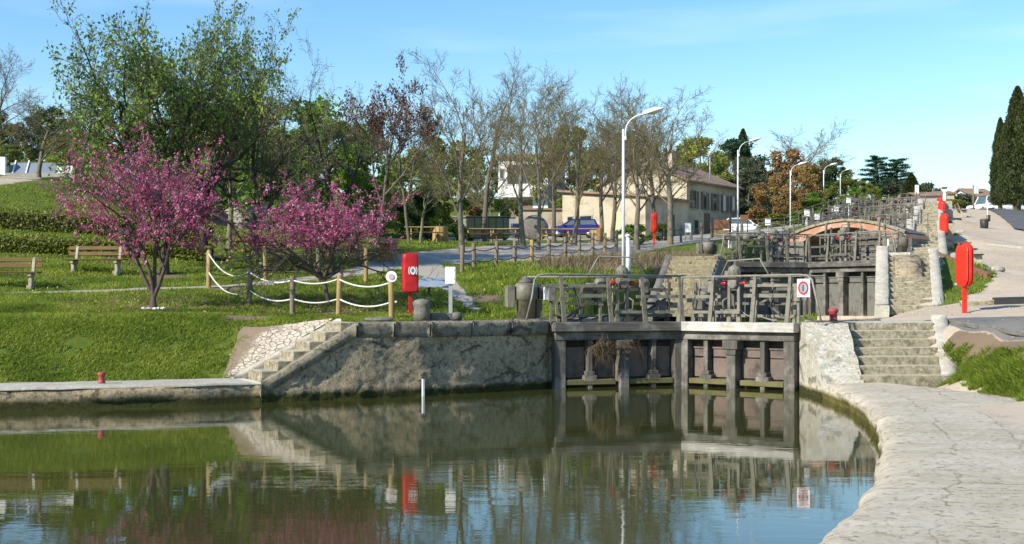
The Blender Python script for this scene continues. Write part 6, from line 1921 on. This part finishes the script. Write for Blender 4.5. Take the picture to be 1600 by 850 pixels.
def cypress_tree(seed, h, rad, n=42000, size=.24):
    g = np.random.default_rng(seed)
    u = g.uniform(0, 1, n) ** .85
    a = g.uniform(0, 2 * np.pi, n)
    prof = np.sin(np.pi * (u * .93 + .07) ** .62) ** .7
    lump = np.array([1 + .42 * noise.noise(Vector((math.cos(x) * 1.6, math.sin(x) * 1.6, w * h * .55 + seed))) + .30 * noise.noise(Vector((math.cos(x) * 4, math.sin(x) * 4, w * h * 1.6 + seed))) for x, w in zip(a, u)])
    rr = rad * prof * lump * g.uniform(.72, 1.03, n)
    z = h * (.05 + .95 * u)
    pos = np.stack([rr * np.cos(a), rr * np.sin(a), z], 1)
    dirs = np.stack([np.cos(a) * .35, np.sin(a) * .35, np.full(n, 1.3)], 1)
    v, f, tt = leaves(pos, size, seed, dirs=dirs, aspect=.32, tone=np.clip(lump - .55, 0, 1))
    t = bpy.data.objects.new('cypress_tree', None); col.objects.link(t)
    MB().tube([(0, 0, -.3), (0, 0, h * .5), (0, 0, h * .92)], [rad * .22, rad * .14, .03], 8).tube([(rad * .15, 0, -.3), (rad * .3, 0, h * .12)], [rad * .10, rad * .08], 6).build('trunk', M['bark_pale'], t)
    np_mesh('crown', v, f, M['leaf_cypress'], t, {'tone': ('FACE', tt)})
    return t
def pine_tree(seed, h, rad):
    g = np.random.default_rng(seed); r = random.Random(seed)
    t = bpy.data.objects.new('pine_tree', None); col.objects.link(t)
    mb = MB().tube([(0, 0, -.3), (.1, 0, h * .5), (0, 0, h * .97)], [.22, .15, .03], 8)
    pos, tone = [], []
    for k in range(34):
        z = h * (.22 + .76 * k / 33); a = k * 2.4 + r.uniform(-.3, .3)
        L = rad * (1.02 - .72 * (z / h) ** 1.6) * r.uniform(.65, 1.1)
        e = Vector((math.cos(a) * L, math.sin(a) * L, z + L * .12))
        mb.tube([(0, 0, z), e], [.05, .012], 5)
        m = 420
        uu = g.uniform(.25, 1.05, m)
        p = np.outer(uu, [e.x, e.y, e.z - z]) + np.array([0, 0, z]) + g.normal(0, 1, (m, 3)) * np.array([.30, .30, .10]) * (.4 + .5 * L / rad)
        pos.append(p); tone.append(np.full(m, r.uniform(.2, .8)))
    mb.build('trunk', M['bark'], t)
    v, f, tt = leaves(np.concatenate(pos), .26, seed, aspect=.22, tone=np.concatenate(tone), up=.5)
    np_mesh('crown', v, f, M['leaf_pine'], t, {'tone': ('FACE', tt)})
    return t

used = set()
def place(tpl, label, px, d, py_top=None, rz=0.0, sx=1.0, group=None, cat='tree', h0=None, dz=0.0, mats=None, squash=0, zbase=None):
    "first use moves the template, later ones are copies; height from the picture row of its top"
    t = tpl if tpl.name not in used else copy_tree(tpl)
    used.add(tpl.name)
    g = onground(px, d)
    if zbase is not None: g.z = zbase
    t.location = g + Vector((0, 0, dz)); t.rotation_euler = (0, 0, rz)
    kz = 1.0
    if py_top is not None: kz = (ZA(py_top, d) - g.z) / h0
    if squash: sx = min(sx, squash * kz)
    t.scale = (sx, sx, kz)
    tag(t, label, cat, group)
    if mats:
        for ch in t.children:
            m = mats.get(ch.name.split('.')[0])
            if m:
                ch.material_slots[0].link = 'OBJECT'; ch.material_slots[0].material = m
    return t

# the two redbuds
place(redbud(11, 4.55, 2.35, [(-.50, .12, 2.5), (-.12, -.2, 2.9), (.16, .15, 3.0), (.50, -.05, 2.6), (.1, .5, 2.6)]), 'larger magenta flowering redbud with three stems, alone on the lawn above the bank', 240, 31.4, None, R(0), 1.0, 'redbuds in bloom')
place(redbud(29, 3.45, 2.55, [(-1.5, .1, 2.4), (1.4, -.1, 2.4), (-.6, .5, 2.3), (.5, -.45, 2.2), (.1, .1, 2.0), (1.0, .6, 2.2), (-.9, -.5, 2.2)], low=True), 'smaller spreading magenta redbud behind the white rope fence', 514, 33.0, None, R(0), 1.0, 'redbuds in bloom')

# big leafing trees on the lawn
T = broad_tree(8, M['bark_dark'], M['leaf_oak'], 9.0, 3.9, .15, 2, .20, 52, .22, .34, .23, jit=.13, kids=((6, 7), (6, 7), (5, 6), (3, 4)), stems=[(-1.5, .1, 4.4), (-.7, -.4, 4.6), (.35, .3, 5.0), (1.1, -.1, 4.8), (.1, .9, 4.0)])
place(T, 'tallest tree, dark twisting limbs with fresh green leaves, behind the larger redbud', 258, 39.5, 22, R(40), 1.0, 'leafing trees on the lawn', h0=9.0)
place(T, 'second leafy tree with upswept green limbs, right behind the tallest one', 322, 44, 12, R(200), .85, 'leafing trees on the lawn', h0=9.0)
T2 = broad_tree(17, M['bark_dark'], M['leaf_bud'], 9.0, 2.8, .09, 1, .19, 42, .30, .30, .2, jit=.07, kids=((5, 6), (5, 6), (5, 6), (3, 3)), stems=[(-.6, .1, 4.4), (.45, -.3, 5.0), (.05, .5, 5.2), (.8, .2, 3.8)])
place(T2, 'twisted dark tree with sparse budding crown, left of the smaller redbud', 407, 41.5, 80, R(10), .95, 'leafing trees on the lawn', h0=9.0)
place(T2, 'dark sparse tree rising behind the smaller redbud, thin pinkish top', 512, 47, 85, R(150), .9, 'leafing trees on the lawn', h0=9.0)
T3 = bare_tree(41, M['bark_pale'], M['twig_warm'], .32, 34, (M['leaf_yellow'], 4, .06))
place(T3, 'straight pale trunk standing behind the larger redbud, thin budding crown', 359, 48, 75, R(20), .95, 'leafing trees on the lawn', h0=9)
T4 = broad_tree(23, M['bark'], M['leaf_brown'], 9.0, 2.2, .15, 2, .14, 36, .4, .30, .14, jit=.08, skip=lambda q, r: q.z < 5.0)
place(T4, 'slender tree with copper brown leaf clusters at its top', 590, 52, 92, R(80), 1.1, 'leafing trees on the lawn', h0=9.0)
place(T4, 'second copper leaved tree, just right of the taller one', 640, 56, 118, R(200), 1.0, 'leafing trees on the lawn', h0=9.0)

# bare promenade trees
BT = [bare_tree(s_, M['bark_pale'], M['twig_warm'], f_, v_, (M['leaf_yellow'], 3, .05), h=9, rad=2.6) for s_, f_, v_ in ((101, .30, 30), (102, .22, 33), (103, .34, 36))]
specs = [(722, 52, 85, 0, 1.0, 'bare tree at the near end of the chain fence, thick mossy trunk'),
 (758, 74, 88, 1, 1.35, 'bare tree rising behind the dark green container'),
 (818, 60, 100, 1, 1.1, 'forked mossy bare tree just before the millstone'),
 (841, 56, 112, 0, .8, 'slim bare tree hugging the forked mossy one, right of the millstone'),
 (866, 70, 130, 2, 1.1, 'bare tree in front of the bonnet of the blue car'),
 (897, 62, 128, 1, 1.05, 'bare tree hiding the middle of the blue car'),
 (939, 72, 140, 2, 1.2, 'bare tree by the boarded planter at the annex window'),
 (957, 68, 150, 0, 1.0, 'bare tree beside the pale green annex door'),
 (996, 58, 135, 2, 1.15, 'dark leaning bare tree just right of the tallest street lamp'),
 (1047, 62, 130, 0, 1.25, 'wide bare tree in front of the shaded annex side, rightmost of the promenade row'),
 (1018, 84, 125, 1, 1.5, 'bare tree rising over the annex roof')]
for k, (px, d, top, v, sx, lab) in enumerate(specs):
    place(BT[v], lab, px, d, top, k * 1.1, sx, 'bare trees along the promenade', h0=9, mats={'trunk': M['bark'] if k % 3 == 1 else M['bark_pale']})
SM = bare_tree(77, M['bark_pale'], M['bark_pale'], .42, 46, (M['leaf_yellow'], 2, .06), h=5, rad=2.4)
place(SM, 'small pale forked tree standing before the dark shrubs and picnic table', 657, 57, 240, R(30), .8, 'small pale trees', h0=5)
place(SM, 'small spreading bare tree in front of the grey garden wall', 772, 82, 262, R(200), 1.1, 'small pale trees', h0=5)
place(T3, 'small mossy tree with a light trunk on the lawn crest by the grey shelter', 61, 70, 150, R(100), 1.3, 'trees at the lawn crest', h0=9)
place(BT[1], 'bare grey tree at the edge of the view beside the white end wall', -22, 66, 80, R(60), 1.2, 'trees at the lawn crest', h0=9, mats={'crown': M['dry_stem']})

# dense woodland behind
dome = lambda u: .25 + .75 * math.sin(math.pi * min(1, u * .8 + .18))
E1 = mass_crown(201, 9000, .30, dome, M['leaf_olive'], M['bark'], 8, 3.6, 'woodland_tree', lumps=40, th=.1)
E2 = mass_crown(202, 9000, .27, dome, M['leaf_yellow'], M['bark'], 8, 3.4, 'woodland_tree', lumps=34, th=.12)
E3 = mass_crown(203, 10000, .26, dome, M['leaf_dark'], M['bark_dark'], 8, 3.4, 'evergreen_tree', lumps=36, th=.08)
wood = [ # px, d, top, tpl, sx, crown material, label
 (128, 78, 185, E1, 1.15, 'leaf_olive', 'olive woodland tree behind the grey shelter roof'),
 (170, 70, 215, E2, 1.0, 'leaf_yellow', 'yellow green woodland tree just over the larger redbud crown'),
 (225, 64, 205, E2, 1.15, 'leaf_green', 'fresh green bushy tree filling the gap under the tallest tree'),
 (290, 66, 178, E1, 1.1, 'leaf_green', 'broad green tree behind the straight pale trunk'),
 (335, 72, 168, E3, 1.0, 'leaf_green', 'dense green tree right of the tallest tree'),
 (395, 76, 160, E1, 1.2, 'leaf_olive', 'olive tree behind the twisted dark trunk'),
 (445, 64, 200, E2, 1.0, 'leaf_green', 'bright green tree between the two redbuds, farther back'),
 (490, 74, 150, E3, 1.1, 'leaf_green', 'tall green tree rising behind the smaller redbud'),
 (545, 68, 185, E3, 1.05, 'leaf_green', 'leafy green tree behind the copper leaved tree'),
 (585, 80, 215, E2, 1.0, 'leaf_yellow', 'spring green tree between the two copper leaved trees'),
 (640, 84, 230, E2, 1.2, 'leaf_yellow', 'yellow green tree behind the small pale forked tree'),
 (690, 92, 215, E1, 1.15, 'leaf_olive', 'olive tree behind the first bare promenade tree'),
 (745, 150, 228, E1, 1.2, 'leaf_olive', 'olive tree beside the white flat roofed house'),
 (1170, 116, 262, E2, 1.0, 'leaf_silver', 'greyish tree over the roof of the white estate car'),
 (1208, 108, 268, E2, 1.0, 'leaf_orange', 'rusty tinted tree left of the third lamp'),
 (1252, 118, 262, E2, 1.0, 'leaf_orange', 'rusty tree directly behind the third lamp arm'),
 (1270, 110, 300, E1, 1.0, 'leaf_green', 'low green tree behind the bridge ramp railing'),
 (1300, 124, 290, E2, 1.0, 'leaf_olive', 'olive tree between the fourth and fifth lamps, lower row'),
 (1335, 130, 292, E1, 1.0, 'leaf_green', 'low green tree above the arch crown'),
 (1362, 138, 285, E2, 1.0, 'leaf_olive', 'olive tree just below the left pine'),
 (1115, 118, 250, E1, 1.0, 'leaf_olive', 'olive tree directly behind the far end of the shuttered house'),
 (-10, 120, 175, E1, 1.2, 'leaf_olive', 'olive hill tree at the left border above the shelter'),
 (48, 130, 178, E2, 1.2, 'leaf_silver', 'silvery hill tree above the shelter sheets'),
 (112, 140, 212, E1, 1.2, 'leaf_dark', 'dark hill tree left of the tallest tree'),
 (15, 88, 225, E1, 1.0, 'leaf_olive', 'olive tree standing right behind the white end wall'),
 (90, 86, 222, E2, 1.0, 'leaf_yellow', 'yellow green tree behind the white end panel of the shelter'),
 (145, 84, 205, E2, 1.0, 'leaf_green', 'green tree left behind the larger redbud crown'),
 (655, 72, 300, E3, .85, 'leaf_dark', 'rounded dark evergreen shrub behind the small pale forked tree'),
 (888, 122, 195, E2, 1.0, 'leaf_olive', 'round olive tree between the white house and the cream gable'),
 (930, 128, 225, E3, 1.0, 'leaf_olive', 'dark olive tree behind the annex roof'),
 (985, 138, 205, E1, 1.1, 'leaf_silver', 'grey green tree behind the cream gable'),
 (1095, 140, 212, E2, 1.35, 'leaf_yellow', 'bright spring green tree behind the shuttered house roof'),
 (1060, 150, 225, E2, 1.2, 'leaf_olive', 'olive tree behind the shuttered house chimney'),
 (1148, 165, 214, E3, 1.6, 'leaf_pine', 'deep green umbrella shaped tree above the second lamp'),
 (1185, 130, 245, E1, 1.2, 'leaf_silver', 'greyish thicket tree beside the second lamp'),
 (1232, 134, 232, E1, 1.35, 'leaf_orange', 'rust coloured tree behind the third street lamp'),
 (1192, 120, 290, E1, .8, 'leaf_orange', 'lower rust tinted tree beside the second lamp'),
 (1278, 142, 262, E3, 1.2, 'leaf_dark', 'dark evergreen between the third and fourth lamps'),
 (1322, 150, 268, E1, 1.0, 'leaf_olive', 'olive tree above the arch crown, by the fifth lamp'),
 (1298, 160, 245, E3, 1.0, 'leaf_dark', 'dark round tree top behind the fourth lamp'),
 (1345, 160, 280, E2, .9, 'leaf_olive', 'low olive tree beside the farthest lamp'),
 (1140, 128, 285, E2, .9, 'leaf_olive', 'olive tree behind the white estate car'),
 (20, 150, 195, E3, 1.6, 'leaf_olive', 'dark hill tree above the white end wall'),
 (75, 160, 165, E3, 1.5, 'leaf_dark', 'dark hill tree above the grey shelter'),
 (-30, 150, 150, E3, 1.6, 'leaf_silver', 'greyish hill tree at the very edge of the view'),
 (100, 120, 205, E1, 1.3, 'leaf_olive', 'olive hill tree between shelter and tallest tree'),
 (40, 110, 225, E2, 1.1, 'leaf_olive', 'mid green tree right behind the grey shelter sheets')]
for k, (px, d, top, tp, sx, lm, lab) in enumerate(wood):
    place(tp, lab, px, d, top, k * 1.7, sx * max(.95, (d / 75) ** .4), 'woodland trees behind the park', h0=8.6, squash=1.2, mats={'crown': M[lm]})
# bare crown behind the rust tree
place(BT[2], 'bare rounded tree rising above the rust coloured one', 1254, 150, 190, R(50), 2.3, 'bare trees beyond the bridge', h0=9, mats={'crown': M['twig'], 'trunk': M['bark']})
place(BT[0], 'bare tree leaning over the roof of the shuttered house', 1120, 135, 215, R(10), 1.5, 'bare trees beyond the bridge', h0=9, mats={'crown': M['twig'], 'trunk': M['bark']})

# pines and cypresses
PT = pine_tree(301, 8.0, 2.9)
place(PT, 'dark layered pine behind the upper gates, left one of the pair', 1370, 150, 245, 0, 1.15, 'pines above the upper gates', h0=8.0)
place(PT, 'dark layered pine behind the upper gates, right one of the pair', 1402, 152, 249, 2.0, 1.15, 'pines above the upper gates', h0=8.0)
CY = cypress_tree(401, 11.0, 1.55)
place(CY, 'slim dark cypress between the pines and the lilac house', 1424, 140, 272, 0, .75, 'small dark cypresses', h0=11)
place(CY, 'tiny spire of a cypress above the umbrella shaped tree', 1161, 170, 203, 1, .9, 'small dark cypresses', h0=11)
place(CY, 'narrow dark cypress standing apart at the road side, lower than its neighbours', 1563, 106, 186, 2, .52, 'tall cypresses by the road', h0=11)
place(CY, 'tall broad cypress behind the narrow one at the road side', 1590, 102, 138, 3, .85, 'tall cypresses by the road', h0=11)
place(CY, 'tallest dark cypress at the very edge of the view by the road', 1622, 98, 100, 4, 1.25, 'tall cypresses by the road', h0=11)

# shrubs
SH = mass_crown(501, 3600, .12, dome, M['leaf_dark'], M['bark_dark'], 1.5, 1.0, 'shrub', trunk=.04, lumps=20, th=.05)
for k, (px, d, top, sx, lm, lab) in enumerate([
 (990, 63, 352, 1.0, 'leaf_green', 'green bush by the slim red lifebuoy case and the annex corner'),
 (712, 64, 350, 1.0, 'leaf_dark', 'dark clipped bush beside the boarded planter by the promenade'),
 (1036, 70, 350, .8, 'leaf_olive', 'small bush under the wide bare tree'),
 (790, 96, 312, 1.4, 'leaf_yellow', 'yellow green bush on top of the grey garden wall'),
 (745, 98, 322, 1.0, 'leaf_orange', 'reddish bush behind the grey garden wall'),
 (1395, 150, 283, 3.6, 'leaf_silver', 'grey green mound of shrubs below the pines'),
 (1447, 165, 288, 2.2, 'leaf_silver', 'shrub behind the roof of the lilac house'),
 (1490, 120, 312, 1.6, 'leaf_olive', 'low bush at the crest beside the pale statue'),
 (1508, 150, 305, 3.0, 'leaf_silver', 'rounded pale green bush beyond the road crest'),
 (1551, 128, 308, 1.6, 'leaf_olive', 'dark bush at the road end under the tiled roof house'),
 (1463, 150, 296, 1.2, 'leaf_silver', 'bush behind the farthest lifebuoy cases'),
 (1300, 110, 322, 2.0, 'leaf_dark', 'dark bush behind the railing of the bridge ramp'),
 (1255, 104, 330, 2.0, 'leaf_green', 'green bush behind the third street lamp'),
 (1215, 100, 335, 1.8, 'leaf_olive', 'olive bush between the second and third lamps'),
 (1380, 120, 310, 1.8, 'leaf_olive', 'low shrub behind the upper gates')]):
    place(SH, lab, px, d, top, k * 1.3, sx, 'shrubs', cat='shrub', h0=1.6, mats={'crown': M[lm]})

# clipped hedges on the lawn
def hedge(label, a, b, h, w, seed, n):
    a, b = Vector(a), Vector(b)
    g = np.random.default_rng(seed)
    u = g.uniform(0, 1, n); L = (b - a).length; d = (b - a) / L; nrm = Vector((-d.y, d.x))
    face = g.uniform(0, 1, n)
    o = np.where(face < .45, g.uniform(-1, 1, n), np.sign(g.uniform(-1, 1, n))) * w / 2
    zz = np.where(face < .45, 1.0, g.uniform(0, 1, n)) * h
    X = a.x + d.x * L * u + nrm.x * o; Y = a.y + d.y * L * u + nrm.y * o
    pos = np.stack([X, Y, sample(GZ, X, Y) + zz], 1) + g.normal(0, .05, (n, 3))
    t = thing('hedge', label, 'hedge', (a.x, a.y, zt(a.x, a.y)), 0, 'clipped hedges on the lawn')
    v, f, tt = leaves(pos - np.array(t.location), .12, seed, up=.4)
    np_mesh('foliage', v, f, M['leaf_olive'], t, {'tone': ('FACE', tt)})
    rows = []
    for k in range(25):
        p = a.lerp(b, k / 24); z = zt(p.x, p.y)
        rows.append([(p.x + nrm.x * q - t.location.x, p.y + nrm.y * q - t.location.y, z + r_ - t.location.z) for q, r_ in ((-w * .46, -.2), (-w * .46, h * .9), (w * .46, h * .9), (w * .46, -.2))])
    MB().grid(rows, False).build('stems', M['bark_dark'], t)
hedge('long clipped hedge behind the wooden benches', W(-60, 395, 43).xy, W(330, 392, 44).xy, .42, 1.3, 61, 14000)
hedge('second clipped hedge higher on the lawn, below the mown slope', W(-60, 372, 50).xy, W(330, 372, 51).xy, .65, 1.2, 62, 12000)

# ------------------------------------------------------------------ grass and weeds
def blades(name, X, Y, H, seed, mat, wid=.018, lean=.45, lift=-.01):
    g = np.random.default_rng(seed); n = len(X)
    Z = sample(GZ, X, Y) + lift
    a = g.uniform(0, 2 * np.pi, n); h = H * g.uniform(.5, 1.4, n)
    w = wid * g.uniform(.7, 1.5, n)
    l = g.normal(0, lean, (n, 2)) * h[:, None]
    p = np.stack([X, Y, Z], 1)
    s_ = np.stack([np.cos(a) * w, np.sin(a) * w, np.zeros(n)], 1)
    tip = p + np.concatenate([l, h[:, None]], 1)
    v = np.stack([p - s_, p + s_, tip], 1).reshape(-1, 3)
    f = np.arange(3 * n).reshape(n, 3)
    tone = np.clip(np.array([.5 + .8 * noise.noise(Vector((x * .8, y * .8, 0))) for x, y in zip(X[::1], Y[::1])]) + g.normal(0, .2, n), 0, 1)
    o = np_mesh(name, v, f, mat, None, {'tone': ('FACE', tone)})
    o['kind'] = 'stuff'
    return o
gg = np.random.default_rng(77)
def scatter(n, x0, x1, y0, y1, test):
    X = gg.uniform(x0, x1, n); Y = gg.uniform(y0, y1, n)
    k = test(X, Y); return X[k], Y[k]
def grassy(X, Y):
    clump = np.array([noise.noise(Vector((x * 1.3, y * 1.3, 4))) + .6 * noise.noise(Vector((x * 4, y * 4, 4))) for x, y in zip(X, Y)])
    return (sample(A_gravel, X, Y) < .3) & (sample(A_sand, X, Y) < .42) & (sample(A_earth, X, Y) < .35 + .3 * gg.uniform(-1, 1, len(X))) & (clump > -.45) & (sample(GZ, X, Y) > .2)
# left bank slope
dfun = lambda X, Y: pdist(LEDGE[:3], X, Y)
def bank_ok(X, Y):
    dl = dfun(X, Y)
    u = ((X - S0.x) * dS.x + (Y - S0.y) * dS.y)
    v = ((X - S0.x) * nS.x + (Y - S0.y) * nS.y)
    nzz = np.array([noise.noise(Vector((x * 1.7, y * 1.7, 8))) for x, y in zip(X, Y)])
    pav = (v > -.5) & (v < 1.46 + 1.9 * np.clip((2.07 - u) / 1.5, 0, 1) + .3 * nzz) & (u > -.02 + .85 * np.clip((v - 1.46) / 1.9, 0, 1) + .55 * nzz) & (u < 2.6)
    return grassy(X, Y) & (dl > 1.62) & ~pav
X, Y = scatter(210000, -17, -2.4, 20.0, 31, bank_ok); blades('bank_grass', X, Y, .065, 1, M['grass_blade'], .011, .8, lift=.012)
X, Y = scatter(70000, -19, 1.2, 29.5, 40, lambda X, Y: grassy(X, Y) & ~((X > -3.4) & (Y < 30.6))); blades('lawn_grass', X, Y, .08, 2, M['grass_blade'], .015, .7)
X, Y = scatter(60000, -26, 4, 38, 64, grassy); blades('far_lawn_grass', X, Y, .09, 3, M['grass_blade'], .025, .7)
X, Y = scatter(26000, -1.5, 9, 31.5, 50, lambda X, Y: grassy(X, Y) & (X < np.interp(Y, AX_Y, AX_X) - 2.2)); blades('embankment_grass', X, Y, .16, 4, M['grass_blade'], .018)
X, Y = scatter(5000, 1, 9, 36, 48, lambda X, Y: (sample(A_earth, X, Y) > .3) & (X < np.interp(Y, AX_Y, AX_X) - 2.4)); blades('dry_weeds', X, Y, .38, 5, M['dry_stem'], .016, .6)
X, Y = scatter(60000, 8.8, 10.6, 18.5, 28.6, lambda X, Y: inside([(9.2, 26.6), (9.9, 27.6), (9.95, 24.6), (9.85, 20), (8.9, 18.6), (8.75, 22)], X + .12 * np.sin(Y * 7) + .1 * np.sin(Y * 17), Y)); blades('mound_grass', X, Y, .10, 6, M['grass_blade'], .013, .9)
X, Y = scatter(30000, 12, 22, 36, 66, lambda X, Y: (sample(A_sand, X, Y) < .75) & (gg.uniform(0, 1, len(X)) < .6)); blades('slope_grass', X, Y, .13, 7, M['grass_blade'], .02, .6)

# small loose things: petals, daisies, pebbles
def flakes(name, X, Y, Z, size, seed, mat, flat=.75):
    pos = np.stack([X, Y, Z], 1)
    v, f, tt = leaves(pos, size, seed, flat=flat, aspect=.8, var=.5)
    o = np_mesh(name, v, f, mat, None, {'tone': ('FACE', tt)}); o['kind'] = 'stuff'
def disc(n, cx, cy, r):
    a = gg.uniform(0, 6.28, n); q = r * np.sqrt(gg.uniform(0, 1, n))
    return cx + q * np.cos(a), cy + q * np.sin(a)
for nm, px, d, r in (('fallen_petals', 240, 31.4, 2.4), ('fallen_petals', 514, 33.0, 2.4)):
    X, Y = disc(900, XA(px, d), d, r); k = sample(GZ, X, Y) > .9; X, Y = X[k], Y[k]
    flakes(nm, X, Y, sample(GZ, X, Y) + .05, .035, 5, M['bloom'])
M['daisy'] = m_leaf('lawn_flower', (.55, .45, .03, 1), (.6, .52, .05, 1), (.62, .6, .45, 1), .3)
X, Y = scatter(2600, -20, 0, 24, 46, lambda X, Y: grassy(X, Y) & (np.array([noise.noise(Vector((x * .35, y * .35, 7))) for x, y in zip(X, Y)]) > .08))
flakes('lawn_flowers', X, Y, sample(GZ, X, Y) + .09, .038, 9, M['daisy'])
X, Y = scatter(5200, 6.5, 26, 20, 70, lambda X, Y: (sample(A_sand, X, Y) > .6) & (sample(GZ, X, Y) > .2) & (X > np.interp(Y, AX_Y, AX_X) + 4.5))
flakes('loose_pebbles', X, Y, sample(GZ, X, Y) + .012, .04, 12, M['pebble'], .6)
for px, d, s_, lab in ((1558, 44.5, .42, 'pale boulder at the end of the brown timber kerb on the slope'), (1498, 42, .25, 'smaller pale stone in the grass patch behind the nearest bright red lifebuoy case'), (1536, 47.5, .3, 'pale stone near the dark bench seen from its end'), (1500, 68, .35, 'stone on the slope above the second red lifebuoy case')):
    mb = MB().lathe([(.5, 0), (.62, .18), (.5, .42), (.2, .55), (.02, .57)], 10).jitter(.16, 1.7)
    ob = mb.build('boulder', M['pale_stone'], bevel=.03); g = onground(px, d); ob.location = g - Vector((0, 0, .06)); ob.scale = (s_ * 1.5, s_, s_ * .9); ob.rotation_euler.z = d
    tag(ob, lab, 'stone')
